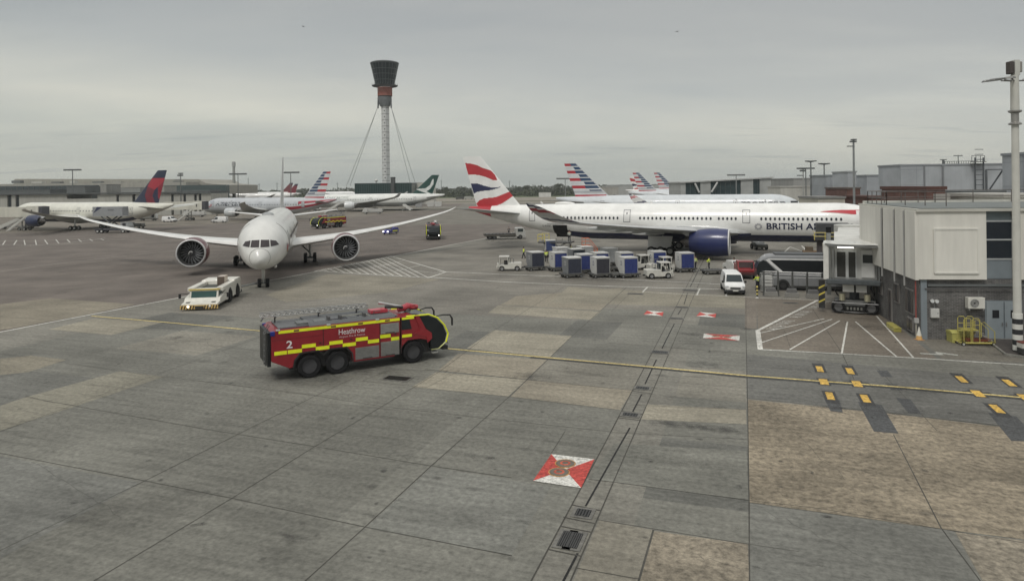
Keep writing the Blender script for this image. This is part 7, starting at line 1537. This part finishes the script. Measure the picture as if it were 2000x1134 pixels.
# ------------------------------------------------------------------ left side: bridges, steps, catering truck
def apron_bridge(label, Y, u0, u1, zb, zt_, uh, du, rz=0.0, steps=1):
    """head at column uh next to an aircraft door, tunnel running left to u0"""
    xh = xat(uh, Y); t = thing('boarding_bridge', label, 'boarding bridge', (xh, Y, 0), rz)
    Lt_ = xat(uh, Y) - xat(u0, Y); s_ = 1 if Lt_ > 0 else -1; a = abs(Lt_)
    m = MB(); m.bb(-a * .5, -2.4, -1.4, 1.4, zb, zt_, (.56, .55, .48)); m.build('outer_tunnel', M_wall, t)
    m = MB(); m.loft([[Vector((x, y, z)) for y, z in ((-1.2, b_), (1.2, b_), (1.2, c_), (-1.2, c_))] for x, b_, c_ in ((-a, zb - .6, zt_ - .8), (-a * .5, zb + .1, zt_ - .15))], (.54, .53, .46)); m.build('inner_tunnel', M_wall, t)
    m = MB(); m.bb(-2.5, .9, -1.7, 1.7, zb - .1, zt_ + .25, (.58, .57, .50)); m.bb(-1.2, -.8, -1.72, -1.7, zb + 1.0, zb + 2.0, (.04, .04, .04)); m.build('cabin', M_wall, t)
    m = MB(); m.bb(.9, 1.9, -1.6, 1.6, zb, zt_ + .1, (.07, .07, .08)); m.build('bellows', M_cloth, t)
    m = MB()
    for y in (-1, 1): m.tube([(-4.2, y, .7), (-4.2, y, zb + .2)], .2, (.35, .35, .33), 8)
    m.bb(-5.2, -3.2, -1.4, 1.4, .5, .9, (.18, .18, .17)); m.build('lift_column', M_metal, t)
    for y in (-1.2, 1.2):
        for x in (-4.9, -3.5): wheel(t, (x, y, .5), .5, .35)
    if steps:
        st_ = bpy.data.objects.new('access_stairs', None); SC.collection.objects.link(st_); st_.parent = t; st_.location = (-2.6, -1.8, 0)
        m = MB()
        for y in (-.45, .45): m.box(((-2.6) / 1, y, zb / 2), (math.hypot(5.2, zb), .12, .3), (.60, .60, .56), 0, -math.atan2(zb, 5.2)); m.tube([(-5.2, y, 1.0), (0, y, zb + 1.0)], .04, (.5, .5, .48), 5)
        m.build('stringer', M_gloss, st_); m = MB()
        for k in range(12): x = -5.0 + k * .42; m.bb(x, x + .3, -.42, .42, .15 + k * zb / 12, .2 + k * zb / 12, (.3, .3, .3))
        m.build('treads', M_metal, st_)
    return t
apron_bridge('cream boarding bridge docked at the nose of the cream airliner, far left', 196, -120, 70, 3.9, 6.7, 76, 0)
apron_bridge('cream boarding bridge docked at the nose of the silver striped-tail airliner on the left', 246, 250, 380, 3.9, 6.7, 393, 0, 0)
t = thing('catering_truck', 'high-lift catering truck with raised grey box at the rear of the cream airliner', 'catering truck', Vector((xat(219, 180), 180, 0)), R_(-4))
m = MB(); m.bb(-4.6, 3.6, -1.25, 1.25, 4.4, 6.9, (.28, .29, .30)); m.bb(3.6, 4.6, -1.2, 1.2, 4.4, 4.55, (.3, .3, .3)); m.prism([(-4.4, 5.2), (-1.9, 6.85), (-3.4, 6.85)], -1.27, -1.255, (.03, .035, .08)); m.bb(-.4, 1.2, -1.27, -1.25, 5.9, 6.1, (.08, .08, .09)); m.build('raised_box', M_gloss, t, bevel=.05)
for y in (-1, 1): m = MB(); m.tube([(-2.4, y, 1.1), (2.0, y, 4.4)], .16, (.06, .065, .07), 6); m.tube([(2.0, y, 1.1), (-2.4, y, 4.4)], .16, (.06, .065, .07), 6); m.build('scissor_arm', M_metal, t)
m = MB(); m.bb(-4.3, 3.6, -1.1, 1.1, .7, 1.1, (.05, .05, .06)); m.build('chassis', M_matte, t)
m = MB(); m.prism([(3.0, .7), (3.0, 2.8), (4.6, 2.8), (5.1, 1.8), (5.1, .7)], -1.2, 1.2, (.30, .31, .31)); m.build('cab', M_gloss, t, bevel=.05); m = MB(); m.bb(3.5, 4.4, -1.215, -1.2, 1.8, 2.6, (.03, .03, .035)); m.build('side_window', M_glass, t)
for x in (-3.4, -2.3, 3.6):
    for y in (-1.05, 1.05): wheel(t, (x, y, .5), .5, .32)
def cart(label, u, v, rz, col, L=3.2, h=1.6, name='service_cart', cat='cart', dy=1.0):
    t = thing(name, label, cat, at(u, v) + Vector((0, dy, 0)), rz); m = MB(); m.bb(-L / 2, L / 2, -.9, .9, .5, .8, (.14, .14, .13)); m.build('chassis', M_metal, t)
    m = MB(); m.bb(-L / 2 + .1, L * .2, -.85, .85, .8, h, col); m.prism([(L * .22, .5), (L * .22, h + .3), (L * .42, h + .3), (L / 2, .9), (L / 2, .5)], -.85, .85, tuple(c * 1.1 for c in col)); m.build('body', M_gloss, t, bevel=.06); m = MB(); m.bb(L * .25, L * .40, -.87, -.85, 1.1, h + .1, (.03, .03, .04)); m.build('window', M_glass, t)
    for x in (-L * .33, L * .33):
        for y in (-.85, .85): wheel(t, (x, y, .4), .4, .25)
    return t
cart('cluttered white service vehicle below the wing of the green-tailed airliner', 726, 418, R_(176), (.45, .45, .43), 8.5, 2.1, dy=2); cart('white service vehicle hauling boxes under the nose of the silver left airliner', 375, 424, R_(180), (.48, .48, .46), 9, 2.2, dy=2)
cart('pale truck parked under the tail of the cream airliner', 284, 431, R_(0), (.5, .5, .47), 6.5, 2.8, dy=2); cart('small white cart between the silver and green-tailed airliners', 612, 412, R_(0), (.5, .5, .48), 7, 1.8); cart('low dark baggage vehicle beside the catering truck', 262, 446, R_(170), (.16, .16, .15), 5, 1.5)
for (u, v, lb, h) in ((840, 404, 'pale box container standing right of the green-tailed airliner', 2.6), (855, 404, 'second pale box container, right of the first, near the green-tailed airliner', 2.8), (817, 405, 'grey bulky container under the green tail', 3.0)):
    t = thing('cargo_box', lb, 'cargo box', at(u, v) + Vector((0, 2, 0)), R_(5), 'boxes by the green-tailed airliner'); m = MB(); m.prism([(-1.4, 0), (1.4, 0), (1.9, .8), (1.9, h), (-1.9, h), (-1.9, .8)], -1, 1, (.5, .5, .48) if u != 817 else (.3, .3, .3)); m.build('shell', M_gloss, t, bevel=.03); m = MB(); m.bb(-1.5, 1.5, -1.1, 1.1, -.0, .12, (.1, .1, .1)); m.build('pallet', M_matte, t)
def stairs_truck(label, p, rz, h, L):
    t = thing('passenger_steps', label, 'passenger steps', p, rz); m = MB()
    for y in (-.9, .9): m.box((L / 2, y, h / 2 + .5), (math.hypot(L, h), .1, .9), (.58, .58, .55), 0, -math.atan2(h, L))
    m.build('side_panel', M_gloss, t); m = MB(); n = 16
    for k in range(n): m.bb(k * L / n, (k + 1) * L / n, -.85, .85, .2 + k * h / n, .3 + k * h / n, (.3, .3, .3))
    m.build('treads', M_metal, t); m = MB(); m.bb(L, L + 2, -.9, .9, h, h + .15, (.5, .5, .48)); m.tube([(L * .8, 0, .8), (L * .8, 0, h * .8)], .2, (.3, .3, .3), 6); m.bb(0, L + 1.5, -.8, .8, .5, .8, (.2, .2, .2)); m.build('platform', M_metal, t)
    for x in (.8, L): 
        for y in (-.8, .8): wheel(t, (x, y, .4), .4, .25)
stairs_truck('white passenger steps up to the front of the green-tailed airliner', at(628, 418) + Vector((0, 4, 0)), R_(12), 4.2, 7); stairs_truck('thin grey steps beneath the tail of the green-tailed airliner', at(802, 412) + Vector((0, 3, 0)), R_(165), 2.4, 4)
stairs_truck('steps beside the bridge at the far left edge', at(-8, 448) + Vector((0, 2, 0)), R_(15), 4, 8)
# vehicles at the far side of the taxiway
for i, (u, v, lb) in enumerate(((898, 384, 'dark distant equipment row left of the ribbon tail'), (915, 384, 'pale distant vehicle among the far equipment'), (933, 384, 'white distant van at the right end of the far equipment'))):
    Y = 560; t = thing('distant_vehicle', lb, 'vehicle', (xat(u, Y), Y, 0), 0, 'distant vehicles'); m = MB(); m.bb(-3.4, 1.8, -1, 1, .5, 2.6 if i else 2.2, ((.05, .05, .045), (.35, .35, .32), (.6, .6, .58))[i]); m.bb(1.9, 3.4, -1, 1, .5, 2.2, ((.05, .05, .045), (.35, .35, .32), (.6, .6, .58))[i]); m.build('body', M_matte, t, bevel=.1)
    for x in (-2.4, 2.4): wheel(t, (x, -.9, .5), .5, .4, rim=False)
# birds
for i, (u, v, Y) in enumerate(((596, 52, 120), (1326, 62, 110), (346, 211, 160))):
    t = thing('bird', ('small dark bird high left of the control tower', 'small dark bird high in the sky right of the tower', 'pale bird in the sky at left')[i], 'bird', (xat(u, Y), Y, zat(u, v, Y)), R_(40 * i)); col = (.08, .08, .08) if i < 2 else (.6, .6, .6)
    m = MB(); m.tube([(-.18, 0, 0), (0, 0, 0), (.16, 0, .01), (.24, 0, 0)], [.02, .07, .05, .01], col, 8); m.build('body', M_matte, t, 60)
    for sg in (-1, 1): m = MB(); m.prism([(.08, 0), (.02, sg * .28), (-.05, sg * .5), (-.06, sg * .28), (-.08, 0)], .02, .035, col, axis='z'); m.build('wing', M_matte, t)

# ------------------------------------------------------------------ thin haze over the airfield
hz = MB(); hz.bb(-2700, 2700, -260, 3100, -1.0, 115, (1, 1, 1)); hm = bpy.data.materials.new('air'); hm.use_nodes = True; t_ = hm.node_tree; t_.nodes.remove(t_.nodes['Principled BSDF'])
vp = t_.nodes.new('ShaderNodeVolumePrincipled'); vp.inputs['Color'].default_value = (.86, .9, .9, 1); vp.inputs['Density'].default_value = .0002; vp.inputs['Anisotropy'].default_value = .2
t_.links.new(vp.outputs[0], t_.nodes['Material Output'].inputs['Volume'])
o = hz.build('haze', hm); o['kind'] = 'stuff'; o['label'] = 'thin pale haze over the airfield'
